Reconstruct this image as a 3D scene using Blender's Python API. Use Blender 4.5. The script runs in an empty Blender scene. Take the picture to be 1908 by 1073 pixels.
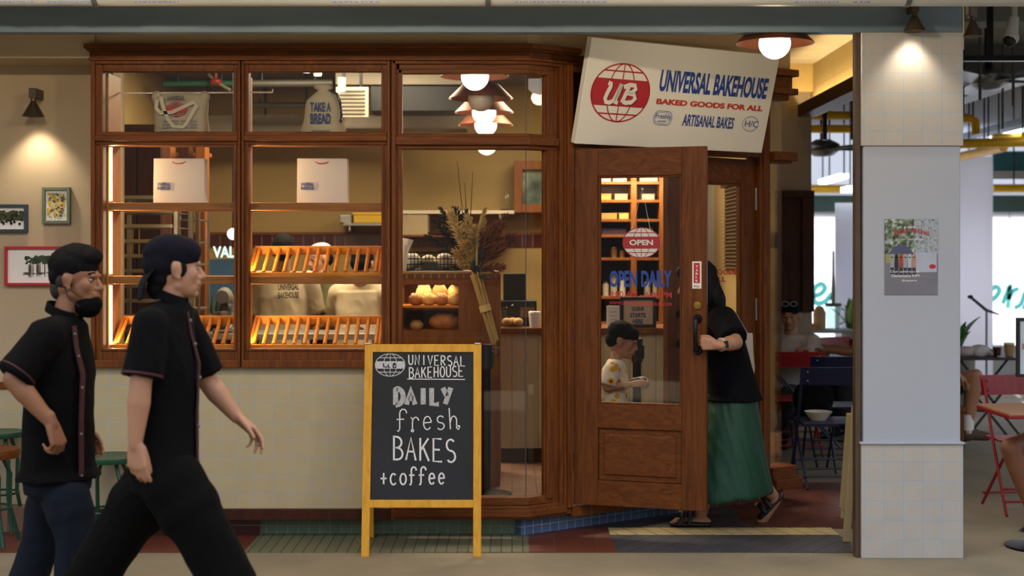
import bpy, math, random
from mathutils import Vector, Matrix, noise
random.seed(7)
S = bpy.context.scene
COL = S.collection
PI = math.pi
R = math.radians
# ------------------------------------------------------------------ camera, world, light, exposure
F, CX, CY, DC, HC = 2650.0, 954.0, 475.0, 7.84, 1.57
cam = bpy.data.cameras.new('camera')
cam.sensor_width = 36.0
cam.lens = 36.0 * F / 1908.0
cam.shift_y = -(536.5 - CY) / 1908.0
cam.clip_end = 200
cam.dof.use_dof = True
cam.dof.focus_distance = 7.75
cam.dof.aperture_fstop = 2.0
co = bpy.data.objects.new('camera', cam)
COL.objects.link(co)
co.location = (0, -DC, HC)
co.rotation_euler = (PI / 2, 0, 0)
S.camera = co
S.view_settings.view_transform = 'Standard'
S.view_settings.look = 'None'
S.view_settings.gamma = 1.0
S.view_settings.exposure = 0.0
S.view_settings.use_curve_mapping = False
S.cycles.use_denoising = True
S.cycles.max_bounces = 10
S.cycles.transparent_max_bounces = 16
S.cycles.sample_clamp_indirect = 4.0
S.cycles.caustics_reflective = False
S.cycles.caustics_refractive = False

w = bpy.data.worlds.new('daylight'); S.world = w
w.use_nodes = True
nt = w.node_tree; nt.nodes.clear()
wo = nt.nodes.new('ShaderNodeOutputWorld'); bg = nt.nodes.new('ShaderNodeBackground')
tc = nt.nodes.new('ShaderNodeTexCoord'); sx = nt.nodes.new('ShaderNodeSeparateXYZ'); rp = nt.nodes.new('ShaderNodeValToRGB')
mr = nt.nodes.new('ShaderNodeMapRange'); mr.inputs[1].default_value = -1; mr.inputs[2].default_value = 1
nt.links.new(tc.outputs['Generated'], sx.inputs[0]); nt.links.new(sx.outputs[2], mr.inputs[0]); nt.links.new(mr.outputs[0], rp.inputs[0])
rp.color_ramp.elements[0].position = .47; rp.color_ramp.elements[0].color = (.06, .06, .055, 1)
rp.color_ramp.elements[1].position = .70; rp.color_ramp.elements[1].color = (.82, .88, 1.0, 1)
e_ = rp.color_ramp.elements.new(.57); e_.color = (.15, .155, .165, 1)
nt.links.new(rp.outputs[0], bg.inputs[0]); bg.inputs[1].default_value = 2.15
nt.links.new(bg.outputs[0], wo.inputs[0])

sun = bpy.data.lights.new('sun', 'SUN'); sun.energy = 22.0; sun.angle = R(2); sun.color = (1, .96, .9)
so = bpy.data.objects.new('sun', sun); COL.objects.link(so); so.location = (4, 16, 12)
so.rotation_euler = (R(-52), 0, R(-14))

def area(name, loc, size, power, color, rot=(0, 0, 0), size_y=None):
    l = bpy.data.lights.new(name, 'AREA'); l.energy = power; l.color = color; l.size = size
    if size_y: l.shape = 'RECTANGLE'; l.size_y = size_y
    o = bpy.data.objects.new(name, l); COL.objects.link(o); o.location = loc; o.rotation_euler = rot
    return o
def point(name, loc, power, color, radius=.05):
    l = bpy.data.lights.new(name, 'POINT'); l.energy = power; l.color = color; l.shadow_soft_size = radius
    o = bpy.data.objects.new(name, l); COL.objects.link(o); o.location = loc
    return o
def spot(name, loc, power, color, angle, target, blend=.5, radius=.03):
    l = bpy.data.lights.new(name, 'SPOT'); l.energy = power; l.color = color; l.spot_size = R(angle); l.spot_blend = blend; l.shadow_soft_size = radius
    o = bpy.data.objects.new(name, l); COL.objects.link(o); o.location = loc
    d = Vector(target) - Vector(loc); o.rotation_euler = d.to_track_quat('-Z', 'Y').to_euler()
    return o
WARM = (1.0, .74, .45)
# kitchen ceiling lamps as bare area lights, without fixtures of their own
area('kitchen_lamp', (-1.4, 2.5, 3.08), 1.6, 140, (1, .80, .55), size_y=1.0)
area('counter_lamp', (.7, 2.9, 3.08), 1.2, 95, (1, .80, .55), size_y=1.0)

# ------------------------------------------------------------------ picture -> place helpers (metres on a plane at depth Y)
def px(x, Y): return (x - CX) * (DC + Y) / F
def pz(y, Y): return HC - (y - CY) * (DC + Y) / F
def P(x, y, Y): return Vector((px(x, Y), Y, pz(y, Y)))

# ------------------------------------------------------------------ materials
def lin(h):
    h = h.lstrip('#'); v = [int(h[i:i + 2], 16) / 255 for i in (0, 2, 4)]
    return tuple(((c / 12.92) if c <= .04045 else ((c + .055) / 1.055) ** 2.4) for c in v) + (1,)
def _base(name):
    m = bpy.data.materials.new(name); m.use_nodes = True
    return m, m.node_tree, m.node_tree.nodes['Principled BSDF']
def mat(name, hexc, rough=.6, metal=0., var=.08, vscale=8., bump=0., bscale=60., spec=.5, coat=0., stretch=(1, 1, 1)):
    m, t, b = _base(name); c = lin(hexc); n = t.nodes; l = t.links
    b.inputs['Roughness'].default_value = rough; b.inputs['Metallic'].default_value = metal
    b.inputs['Specular IOR Level'].default_value = spec; b.inputs['Coat Weight'].default_value = coat
    tc = n.new('ShaderNodeTexCoord'); mp = n.new('ShaderNodeMapping'); mp.inputs['Scale'].default_value = stretch
    l.new(tc.outputs['Object'], mp.inputs[0])
    nz = n.new('ShaderNodeTexNoise'); nz.inputs['Scale'].default_value = vscale; nz.inputs['Detail'].default_value = 5
    l.new(mp.outputs[0], nz.inputs['Vector'])
    rp = n.new('ShaderNodeValToRGB')
    rp.color_ramp.elements[0].position = .3; rp.color_ramp.elements[1].position = .7
    rp.color_ramp.elements[0].color = tuple(x * (1 - var) for x in c[:3]) + (1,)
    rp.color_ramp.elements[1].color = tuple(min(1, x * (1 + var)) for x in c[:3]) + (1,)
    l.new(nz.outputs[0], rp.inputs[0]); l.new(rp.outputs[0], b.inputs['Base Color'])
    if bump:
        n2 = n.new('ShaderNodeTexNoise'); n2.inputs['Scale'].default_value = bscale; n2.inputs['Detail'].default_value = 4
        l.new(mp.outputs[0], n2.inputs['Vector'])
        bp = n.new('ShaderNodeBump'); bp.inputs['Strength'].default_value = bump; bp.inputs['Distance'].default_value = .01
        l.new(n2.outputs[0], bp.inputs['Height']); l.new(bp.outputs[0], b.inputs['Normal'])
    return m
def wood(name, dark, light, scale=1.0, axis='z', rough=.5, coat=0.):
    m, t, b = _base(name); n = t.nodes; l = t.links
    tc = n.new('ShaderNodeTexCoord'); mp = n.new('ShaderNodeMapping')
    st = {'x': (1.2, 14, 14), 'y': (14, 1.2, 14), 'z': (14, 14, 1.2)}[axis]
    mp.inputs['Scale'].default_value = tuple(s * scale for s in st)
    l.new(tc.outputs['Object'], mp.inputs[0])
    nz = n.new('ShaderNodeTexNoise'); nz.inputs['Scale'].default_value = 2.2; nz.inputs['Detail'].default_value = 8; nz.inputs['Distortion'].default_value = 1.4
    l.new(mp.outputs[0], nz.inputs['Vector'])
    n2 = n.new('ShaderNodeTexNoise'); n2.inputs['Scale'].default_value = 14; n2.inputs['Detail'].default_value = 3
    l.new(mp.outputs[0], n2.inputs['Vector'])
    mx = n.new('ShaderNodeMath'); mx.operation = 'MULTIPLY_ADD'; mx.inputs[1].default_value = .3
    l.new(n2.outputs[0], mx.inputs[0]); l.new(nz.outputs[0], mx.inputs[2])
    rp = n.new('ShaderNodeValToRGB'); rp.color_ramp.elements[0].position = .34; rp.color_ramp.elements[1].position = .98
    rp.color_ramp.elements[0].color = lin(dark); rp.color_ramp.elements[1].color = lin(light)
    l.new(mx.outputs[0], rp.inputs[0]); l.new(rp.outputs[0], b.inputs['Base Color'])
    b.inputs['Roughness'].default_value = rough; b.inputs['Coat Weight'].default_value = coat; b.inputs['Specular IOR Level'].default_value = .22
    bp = n.new('ShaderNodeBump'); bp.inputs['Strength'].default_value = .12; bp.inputs['Distance'].default_value = .003
    l.new(mx.outputs[0], bp.inputs['Height']); l.new(bp.outputs[0], b.inputs['Normal'])
    return m
def tile(name, c1, c2, grout, size=(.1, .1), mortar=.0022, u=(1, 0, 0), v=(0, 0, 1), off=(0, 0), offset=0., rough=.25, rot=0., bump=.4, skew=0.):
    """grid of tiles on the plane spanned by u and v"""
    m, t, b = _base(name); n = t.nodes; l = t.links
    g = n.new('ShaderNodeNewGeometry')
    def dot(vec, o):
        d = n.new('ShaderNodeVectorMath'); d.operation = 'DOT_PRODUCT'; d.inputs[1].default_value = vec; l.new(g.outputs['Position'], d.inputs[0])
        a = n.new('ShaderNodeMath'); a.operation = 'ADD'; a.inputs[1].default_value = o; l.new(d.outputs['Value'], a.inputs[0]); return a
    a, bb = dot(u, off[0]), dot(v, off[1])
    cb = n.new('ShaderNodeCombineXYZ'); l.new(a.outputs[0], cb.inputs[0]); l.new(bb.outputs[0], cb.inputs[1])
    src = cb.outputs[0]
    if rot:
        vr = n.new('ShaderNodeVectorRotate'); vr.rotation_type = 'Z_AXIS'; vr.inputs['Angle'].default_value = R(rot); l.new(src, vr.inputs['Vector']); src = vr.outputs[0]
    br = n.new('ShaderNodeTexBrick'); br.offset = offset; br.squash = 1
    br.inputs['Scale'].default_value = 1; br.inputs['Brick Width'].default_value = size[0]; br.inputs['Row Height'].default_value = size[1]
    br.inputs['Mortar Size'].default_value = mortar; br.inputs['Mortar Smooth'].default_value = .15
    br.inputs['Color1'].default_value = lin(c1); br.inputs['Color2'].default_value = lin(c2); br.inputs['Mortar'].default_value = lin(grout)
    l.new(src, br.inputs['Vector'])
    nz = n.new('ShaderNodeTexNoise'); nz.inputs['Scale'].default_value = 9; nz.inputs['Detail'].default_value = 6; l.new(g.outputs['Position'], nz.inputs['Vector'])
    mx = n.new('ShaderNodeMix'); mx.data_type = 'RGBA'; mx.blend_type = 'MULTIPLY'; mx.inputs[0].default_value = .12
    l.new(br.outputs['Color'], mx.inputs[6]); l.new(nz.outputs[0], mx.inputs[7]); l.new(mx.outputs[2], b.inputs['Base Color'])
    rr = n.new('ShaderNodeMapRange'); rr.inputs[3].default_value = rough; rr.inputs[4].default_value = .85; l.new(br.outputs['Fac'], rr.inputs[0]); l.new(rr.outputs[0], b.inputs['Roughness'])
    bp = n.new('ShaderNodeBump'); bp.invert = True; bp.inputs['Strength'].default_value = bump; bp.inputs['Distance'].default_value = .004
    l.new(br.outputs['Fac'], bp.inputs['Height']); l.new(bp.outputs[0], b.inputs['Normal'])
    return m
def glow(name, rgb, strength):
    m, t, b = _base(name)
    b.inputs['Base Color'].default_value = tuple(rgb) + (1,); b.inputs['Emission Color'].default_value = tuple(rgb) + (1,); b.inputs['Emission Strength'].default_value = strength
    return m
def glass(name, tint=(.96, .97, .96), ior=1.45, gain=.6):
    m = bpy.data.materials.new(name); m.use_nodes = True; t = m.node_tree; n = t.nodes; l = t.links; n.clear()
    o = n.new('ShaderNodeOutputMaterial'); mx = n.new('ShaderNodeMixShader'); tr = n.new('ShaderNodeBsdfTransparent'); gl = n.new('ShaderNodeBsdfGlossy'); fr = n.new('ShaderNodeFresnel')
    tr.inputs[0].default_value = tuple(tint) + (1,); gl.inputs['Roughness'].default_value = .01
    ge = n.new('ShaderNodeNewGeometry'); io = n.new('ShaderNodeMapRange'); io.inputs[3].default_value = ior; io.inputs[4].default_value = 1 / ior
    l.new(ge.outputs['Backfacing'], io.inputs[0]); l.new(io.outputs[0], fr.inputs[0])
    mu = n.new('ShaderNodeMath'); mu.operation = 'MULTIPLY'; mu.inputs[1].default_value = gain
    l.new(fr.outputs[0], mu.inputs[0]); l.new(mu.outputs[0], mx.inputs[0]); l.new(tr.outputs[0], mx.inputs[1]); l.new(gl.outputs[0], mx.inputs[2]); l.new(mx.outputs[0], o.inputs[0])
    return m

WOOD = wood('oak_stain', '#44210a', '#7d4517'); WOODX = wood('oak_stain_across', '#44210a', '#7d4517', axis='x')
WOOD_DK = wood('dark_stained_wood', '#2a130a', '#4a2412'); WOOD_DOOR = wood('door_wood', '#432008', '#744015'); WOOD_DOORX = wood('door_wood_across', '#432008', '#744015', axis='x')
WOOD_OR = wood('beech_dowel', '#b0600f', '#dc8c25', axis='x'); WOOD_ORZ = wood('beech_dowel_upright', '#b0600f', '#dc8c25')
WOOD_INT = wood('counter_wood', '#5c3112', '#85501f'); WOOD_YEL = wood('pine_yellow', '#b9801c', '#dca53a', rough=.5)
PLASTER = mat('cream_plaster', '#b5a184', .85, var=.04, vscale=3, bump=.05, bscale=40)
WHITE_PAINT = mat('white_paint', '#a6a9b1', .75, var=.02, vscale=2, bump=.03, bscale=30)
BLACK = mat('black_satin', '#101012', .5, var=.1); BLACKM = mat('black_metal', '#17171a', .35, metal=.6)
STEEL = mat('brushed_steel', '#a8a8a6', .32, metal=1., var=.08, vscale=20, stretch=(1, 20, 20))
BRASS = mat('brass', '#a8843c', .32, metal=1.)
COPPER = mat('copper_shade', '#7d4a33', .45, metal=.7, var=.12); BRONZE = mat('bronze_cone', '#5d5346', .42, metal=.8)
CHALK = mat('chalk', '#d4d4d2', .95, var=.18, vscale=160)
GLASS = glass('window_glass'); GLASS_S = glass('shelf_glass', (.97, .98, .97))
PAPER = mat('white_paper', '#e9e4df', .8, var=.02); SIGNW = mat('sign_cream', '#ebe7dd', .6, var=.015, vscale=2)
BLUE_T = mat('sign_blue', '#1a3f8f', .6, var=.04); RED_T = mat('sign_red', '#b3202c', .6, var=.04); REDOR_T = mat('sign_orange_red', '#c0331f', .6, var=.04)
LAMPGLOW = glow('lamp_glow', (1, .93, .82), 6.0); LEDGLOW = glow('led_glow', (1, .82, .52), 9.0)

# ------------------------------------------------------------------ mesh builder
class MB:
    def __init__(s): s.v = []; s.f = []; s.m = []; s.cur = 0
    def add(s, vs, fs):
        b = len(s.v); s.v += [Vector(v) for v in vs]; s.f += [tuple(b + i for i in f) for f in fs]; s.m += [s.cur] * len(fs); return s
    def box(s, x0, x1, y0, y1, z0, z1):
        vs = [(x, y, z) for z in (z0, z1) for y in (y0, y1) for x in (x0, x1)]
        return s.add(vs, [(0, 2, 3, 1), (4, 5, 7, 6), (0, 1, 5, 4), (2, 6, 7, 3), (0, 4, 6, 2), (1, 3, 7, 5)])
    def obox(s, o, u, v, w_):
        """box from corner o along the three edge vectors"""
        o, u, v, w_ = Vector(o), Vector(u), Vector(v), Vector(w_)
        vs = [o + a * u + b * v + c * w_ for c in (0, 1) for b in (0, 1) for a in (0, 1)]
        fs = [(0, 2, 3, 1), (4, 5, 7, 6), (0, 1, 5, 4), (2, 6, 7, 3), (0, 4, 6, 2), (1, 3, 7, 5)]
        if u.cross(v).dot(w_) < 0: fs = [tuple(reversed(f)) for f in fs]
        return s.add(vs, fs)
    def prism(s, pts, ext):
        """closed polygon pts (3D) pushed along ext"""
        n = len(pts); ext = Vector(ext); a = [Vector(p) for p in pts]; b = [p + ext for p in a]
        nrm = Vector((0, 0, 0))
        for i in range(n): nrm += a[i].cross(a[(i + 1) % n])
        fs = [tuple(range(n)), tuple(range(2 * n - 1, n - 1, -1))] + [(i + n, (i + 1) % n + n, (i + 1) % n, i) for i in range(n)]
        if nrm.dot(ext) > 0: fs = [tuple(reversed(f)) for f in fs]
        return s.add(a + b, fs)
    def cyl(s, p0, p1, r0, r1=None, seg=14, caps=True):
        p0, p1 = Vector(p0), Vector(p1); r1 = r0 if r1 is None else r1
        d = (p1 - p0); q = d.to_track_quat('Z', 'Y'); x = q @ Vector((1, 0, 0)); y = q @ Vector((0, 1, 0)); vs = []
        for p, r in ((p0, r0), (p1, r1)):
            for i in range(seg):
                a = 2 * PI * i / seg; vs.append(p + (x * math.cos(a) + y * math.sin(a)) * r)
        fs = [(i, (i + 1) % seg, (i + 1) % seg + seg, i + seg) for i in range(seg)]
        if caps: fs += [tuple(range(seg - 1, -1, -1)), tuple(range(seg, 2 * seg))]
        return s.add(vs, fs)
    def tube(s, pts, r, seg=8, closed=False):
        pts = [Vector(p) for p in pts]; n = len(pts); rr = r if isinstance(r, (list, tuple)) else [r] * n; vs = []; fs = []
        prev = None
        for i, p in enumerate(pts):
            if closed: d = pts[(i + 1) % n] - pts[i - 1]
            else: d = pts[min(i + 1, n - 1)] - pts[max(i - 1, 0)]
            if d.length < 1e-9: d = Vector((0, 0, 1))
            d.normalize()
            if prev is None: x = d.orthogonal().normalized()
            else:
                x = prev - d * prev.dot(d)
                x = x.normalized() if x.length > 1e-6 else d.orthogonal().normalized()
            prev = x; y = d.cross(x)
            for k in range(seg):
                a = 2 * PI * k / seg; vs.append(p + (x * math.cos(a) + y * math.sin(a)) * rr[i])
        m = n if closed else n - 1
        for i in range(m):
            j = (i + 1) % n
            for k in range(seg): fs.append((i * seg + k, i * seg + (k + 1) % seg, j * seg + (k + 1) % seg, j * seg + k))
        if not closed: fs += [tuple(range(seg - 1, -1, -1)), tuple((n - 1) * seg + k for k in range(seg))]
        return s.add(vs, fs)
    def lathe(s, prof, c=(0, 0, 0), seg=28, close=False):
        """profile of (radius, z) turned about the upright axis through c"""
        c = Vector(c); vs = []; fs = []; n = len(prof)
        for r, z in prof:
            for i in range(seg):
                a = 2 * PI * i / seg; vs.append(c + Vector((r * math.cos(a), r * math.sin(a), z)))
        for j in range(n - 1 if not close else n):
            k = (j + 1) % n
            for i in range(seg): fs.append((j * seg + i, j * seg + (i + 1) % seg, k * seg + (i + 1) % seg, k * seg + i))
        return s.add(vs, fs)
    def ball(s, c, r, seg=14, rings=9, rot=None):
        c = Vector(c); r = (r, r, r) if not isinstance(r, (tuple, list, Vector)) else r; vs = []; fs = []
        for j in range(1, rings):
            t = PI * j / rings
            for i in range(seg):
                a = 2 * PI * i / seg; vs.append(Vector((r[0] * math.sin(t) * math.cos(a), r[1] * math.sin(t) * math.sin(a), r[2] * math.cos(t))))
        vs += [Vector((0, 0, r[2])), Vector((0, 0, -r[2]))]; T = len(vs) - 2
        for j in range(rings - 2):
            for i in range(seg): fs.append((j * seg + i, (j + 1) * seg + i, (j + 1) * seg + (i + 1) % seg, j * seg + (i + 1) % seg))
        for i in range(seg):
            fs.append((T, i, (i + 1) % seg)); q = (rings - 2) * seg; fs.append((T + 1, q + (i + 1) % seg, q + i))
        if rot is not None: vs = [rot @ v for v in vs]
        return s.add([c + v for v in vs], fs)
    def text(s, body, o, u, v, w_, h, n, bold=0., depth=.0015, shear=0., spacing=1.0):
        """lettering fitted to a w_ x h rectangle whose lower left corner is o"""
        vs, fs = text_mesh(body, bold, spacing); o, u, v, n = Vector(o), Vector(u).normalized(), Vector(v).normalized(), Vector(n).normalized()
        top = [o + u * (a * w_ + shear * b * h) + v * (b * h) + n * (depth if c > .5 else 0) for a, b, c in vs]
        return s.add(top, fs)
    def build(s, name, m, parent=None, local=False, bevel=0., smooth=False, seg=2):
        off = Vector((0, 0, 0))
        if parent is not None and not local:
            p = parent
            while p is not None: off += p.location; p = p.parent
        me = bpy.data.meshes.new(name); me.from_pydata([v - off for v in s.v], [], s.f)
        for mm in (m if isinstance(m, (list, tuple)) else [m]): me.materials.append(mm)
        if isinstance(m, (list, tuple)): me.polygons.foreach_set('material_index', s.m)
        if smooth:
            me.polygons.foreach_set('use_smooth', [True] * len(me.polygons)); me.set_sharp_from_angle(angle=R(40))
        me.update()
        o = bpy.data.objects.new(name, me); COL.objects.link(o); o.parent = parent
        if bevel:
            b = o.modifiers.new('bevel', 'BEVEL'); b.width = bevel; b.segments = seg; b.limit_method = 'ANGLE'; b.angle_limit = R(35); b.harden_normals = False
        return o
_tc = {}
def text_mesh(body, bold, spacing):
    k = (body, bold, spacing)
    if k in _tc: return _tc[k]
    cu = bpy.data.curves.new('lettering', 'FONT'); cu.body = body; cu.size = 1; cu.offset = bold; cu.extrude = .5; cu.space_character = spacing; cu.resolution_u = 4
    ob = bpy.data.objects.new('lettering', cu); COL.objects.link(ob)
    dg = bpy.context.evaluated_depsgraph_get(); dg.update()
    me = bpy.data.meshes.new_from_object(ob.evaluated_get(dg))
    vs = [tuple(v.co) for v in me.vertices]; fs = [tuple(p.vertices) for p in me.polygons]
    bpy.data.objects.remove(ob); bpy.data.curves.remove(cu); bpy.data.meshes.remove(me)
    xs = [v[0] for v in vs]; ys = [v[1] for v in vs]; x0, x1, y0, y1 = min(xs), max(xs), min(ys), max(ys)
    r = ([((v[0] - x0) / (x1 - x0), (v[1] - y0) / (y1 - y0), v[2] + .5) for v in vs], fs)
    _tc[k] = r
    return r
def thing(name, label, cat, loc=(0, 0, 0), rz=0., group=None):
    o = bpy.data.objects.new(name, None); o.empty_display_size = .1; COL.objects.link(o); o.location = loc; o.rotation_euler = (0, 0, rz)
    o['label'] = label; o['category'] = cat
    if group: o['group'] = group
    return o
def tag(o, label, cat, group=None, kind=None):
    o['label'] = label; o['category'] = cat
    if group: o['group'] = group
    if kind: o['kind'] = kind
    return o
def struct(o, label=None, cat=None):
    o['kind'] = 'structure'
    if label: o['label'] = label
    if cat: o['category'] = cat
    return o
def sthing(name, label=None, cat=None, loc=(0, 0, 0)):
    o = bpy.data.objects.new(name, None); o.empty_display_size = .1; COL.objects.link(o); o.location = loc
    return struct(o, label, cat)
KIDS = {}
def kids(o): return [c for c in bpy.data.objects if c.parent is o]
def dup(o, loc=None, rz=None, label=None, group=None):
    def cp(a, par):
        c = a.copy(); COL.objects.link(c); c.parent = par
        for k in kids(a): cp(k, c)
        return c
    c = cp(o, None)
    if loc is not None: c.location = loc
    if rz is not None: c.rotation_euler = (0, 0, rz)
    if label: c['label'] = label
    if group: c['group'] = group
    return c
def hang(o, pts, top=3.1, r=.012, m_=None):
    for x, y, z in pts: MB().cyl((x, y, z), (x, y, top), r, seg=8).build('hanger', m_ or BLACKM, o)
    return o
UX, UZ, NF = Vector((1, 0, 0)), Vector((0, 0, 1)), Vector((0, -1, 0))
# chamfered corner of the shop: starts at C0, runs along CD, faces CN
C0 = Vector((.092, 0, 0)); CD = Vector((.811, .585, 0)); CN = Vector((.585, -.811, 0))
def C(t, z, out=0.): return C0 + CD * t + CN * out + UZ * z
# ================================================================== the setting
CONC = mat('worn_concrete', '#7f745e', .8, var=.16, vscale=2.2, bump=.25, bscale=45)
def floorbox(name, m, *b):
    return struct(MB().box(*b).build(name, m))
floorbox('floor', CONC, -7, 9, -8.5, 12, -.12, 0)
FT = .006
GREEN_F = tile('olive_floor_tile', '#60614a', '#6a6a50', '#33342a', (.058, .52), .003, (1, 0, 0), (0, 1, 0), (0, .36), rough=.45)
GREY_F = tile('slate_floor_tile', '#3d3d42', '#46464b', '#2a2a2d', (.1, .21), .0025, (1, 0, 0), (.0, 1, 0), rough=.4, rot=35)
RED_F = tile('quarry_floor_tile', '#4f261a', '#5d2f20', '#38201a', (.1, .2), .003, (1, 0, 0), (0, 1, 0), offset=.5, rough=.4, rot=38)
REDP_F = tile('red_floor_tile', '#5a2a1b', '#633020', '#4a3a30', (.23, .26), .002, (1, 0, 0), (0, 1, 0), rough=.45)
CREAM_F = tile('cream_floor_tile', '#c9b37c', '#d0bb86', '#5a5040', (.1, .2), .003, (.94, .34, 0), (0, 1, 0), (.0, .04), rough=.35)
floorbox('floor', REDP_F, -4.2, -1.414, -.343, .42, -.05, FT)
floorbox('floor', GREEN_F, -1.414, .09, -.343, .3, -.05, FT)
floorbox('floor', REDP_F, .09, .55, -.343, .6, -.05, FT)
floorbox('floor', GREY_F, .55, 1.83, -.343, .116, -.05, FT)
floorbox('floor', CREAM_F, .55, 1.83, .116, .318, -.05, FT + .001)
floorbox('floor', GREY_F, .55, 1.36, .318, 1.2, -.05, FT)
floorbox('floor', RED_F, 1.36, 2.35, .318, 1.95, -.05, FT)

def corner(o): return Vector((C0.x + .323 * o, -o, 0))
def plan(xs, te, oo, oi):
    return [Vector((xs, -oo, 0)), corner(oo), C(te, 0, oo), C(te, 0, oi), corner(oi), Vector((xs, -oi, 0))]
def strip(mb, xs, te, oo, oi, z0, z1):
    return mb.prism([p + UZ * z0 for p in plan(xs, te, oo, oi)], UZ * (z1 - z0))
# raised shop floor and its tiled step
INFLOOR = tile('shop_floor_tile', '#7d5a4a', '#8a6553', '#5a4238', (.15, .15), .003, (1, 0, 0), (0, 1, 0), rough=.4)
b = MB(); b.prism([Vector(p) for p in ((-3.1, .2, .0), (.04, .2, .0), C(2.05, 0, -.17), (1.76, 5.1, 0), (-3.1, 5.1, 0))], UZ * .14)
struct(b.build('floor', INFLOOR))
GREEN_S = tile('green_skirting_tile', '#5f7058', '#687a60', '#8a9682', (.06, .052), .0025, (1, 0, 0), (0, 0, 1), (0, 0.001), rough=.2)
REDB_S = tile('oxblood_skirting_tile', '#4c1f19', '#552620', '#8f8378', (.2, .052), .003, (1, 0, 0), (0, 0, 1), rough=.25)
BLUE_S = tile('blue_skirting_tile', '#4f6382', '#5c7190', '#97a5b5', (.06, .052), .0025, tuple(CD), (0, 0, 1), rough=.2)
RED_S = tile('red_skirting_tile', '#5a2417', '#67301f', '#8f7a6a', (.2, .075), .003, tuple(CD), (0, 0, 1), rough=.3)
struct(MB().box(-2.33, -1.414, .15, .2, 0, .112).build('baseboard_front', REDB_S))
b = MB(); b.prism([Vector(p) for p in ((-1.414, .15, 0), (.04, .15, 0), (.04, .2, 0), (-1.414, .2, 0))], UZ * .112); struct(b.build('baseboard_front', GREEN_S))
b = MB(); b.obox(C(.02, 0, -.1), CD * 1.35, -CN * .05, UZ * .112); struct(b.build('baseboard_chamfer', BLUE_S))
b = MB(); b.obox(C(1.37, 0, -.1), CD * .74, -CN * .05, UZ * .112); struct(b.build('baseboard_chamfer', RED_S))

# tiled wall under the display windows
WTILE = tile('cream_wall_tile', '#b4a480', '#b7a783', '#a0a9ae', (.1, .1), .0022, (1, 0, 0), (0, 0, 1), (.02, .05), rough=.42)
struct(MB().box(-2.325, -.618, .03, .2, .165, .949).build('wall_front', WTILE))
# recessed wall on the left with its dado
struct(MB().box(-7, -2.3, .36, .56, .0, 3.2).build('wall_left', PLASTER))
b = MB().box(-7, -2.33, .335, .362, .006, .80)
struct(b.build('wall_left', WTILE))
struct(MB().box(-7, -2.33, .322, .362, .80, .84).build('trim_1', WOODX, bevel=.004))
# fascia above the shopfront, following the chamfer
FASC = PLASTER
b = MB(); b.box(-7, -2.3, .0, .5, 2.656, 3.2); struct(b.build('wall_fascia', FASC))
b = MB(); strip(b, -2.3, 2.09, -.02, -.12, 2.70, 3.2); struct(b.build('wall_fascia', FASC))
# shop walls and ceiling inside
KWALL = mat('kitchen_plaster', '#957d4c', .85, var=.04, vscale=2)
KTILE = tile('kitchen_tile_band', '#3f1614', '#4a1c19', '#7a6a5c', (.094, .2), .003, (1, 0, 0), (0, 0, 1), (0, -.012), rough=.2)
struct(MB().box(-3.2, 2.0, 5.0, 5.15, .0, 3.2).build('wall_back', KWALL))
struct(MB().box(-3.0, 1.75, 4.985, 5.0, 1.64, 1.76).build('wall_back', KTILE))
struct(MB().box(-3.0, 1.75, 4.97, 5.0, 1.75, 1.775).build('trim_2', WOODX))
struct(MB().box(-3.2, -3.0, .56, 5.1, .0, 3.2).build('wall_kitchen_left', KWALL))
struct(MB().box(-3.0, -2.3, .56, .6, .14, 3.2).build('wall_kitchen_front', KWALL))
GREYWALL = mat('grey_plaster', '#a1968c', .85, var=.03)
struct(MB().box(1.74, 1.79, 1.85, 4.4, 0, 3.2).build('wall_right', KWALL))
struct(MB().box(1.74, 2.577, 4.4, 5.1, 0, 3.6).build('wall_right', GREYWALL))
struct(MB().box(1.79, 2.58, 4.385, 4.4, 0, 1.085).build('wall_right', tile('cream_tile_far', '#a99b85', '#b0a28c', '#989890', (.1, .1), .002)))
# wooden door case let into that wall
b = MB(); b.box(1.79, 2.54, 4.35, 4.4, 1.085, 2.1); b.box(2.48, 2.585, 4.32, 4.4, 1.085, 2.12); b.box(1.79, 2.585, 4.31, 4.4, 2.06, 2.12); b.box(2.26, 2.30, 4.33, 4.4, 1.085, 2.08)
struct(b.build('trim_3', WOOD_DK, bevel=.004))
KCEIL = mat('kitchen_ceiling', '#6f675b', .9, var=.05)
b = MB(); b.prism([Vector(p) for p in ((-3.1, .1, 3.1), (.06, .1, 3.1), C(2.05, 3.1, -.12), (1.76, 1.9, 3.1), (1.76, 5.1, 3.1), (-3.1, 5.1, 3.1))], UZ * .1)
struct(b.build('ceiling', KCEIL))
SLAB = mat('raw_ceiling', '#6d7072', .9, var=.1, vscale=2)
b = MB(); b.box(-7, 2.62, -2.3, 5.2, 3.2, 3.35); struct(b.build('ceiling', mat('walkway_ceiling', '#b5ab99', .9)))
struct(MB().box(2.62, 9, -1.6, 9.6, 3.55, 3.7).build('ceiling', SLAB))
struct(MB().box(-7, 2.62, 5.15, 9.6, 3.55, 3.7).build('ceiling', SLAB))
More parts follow.
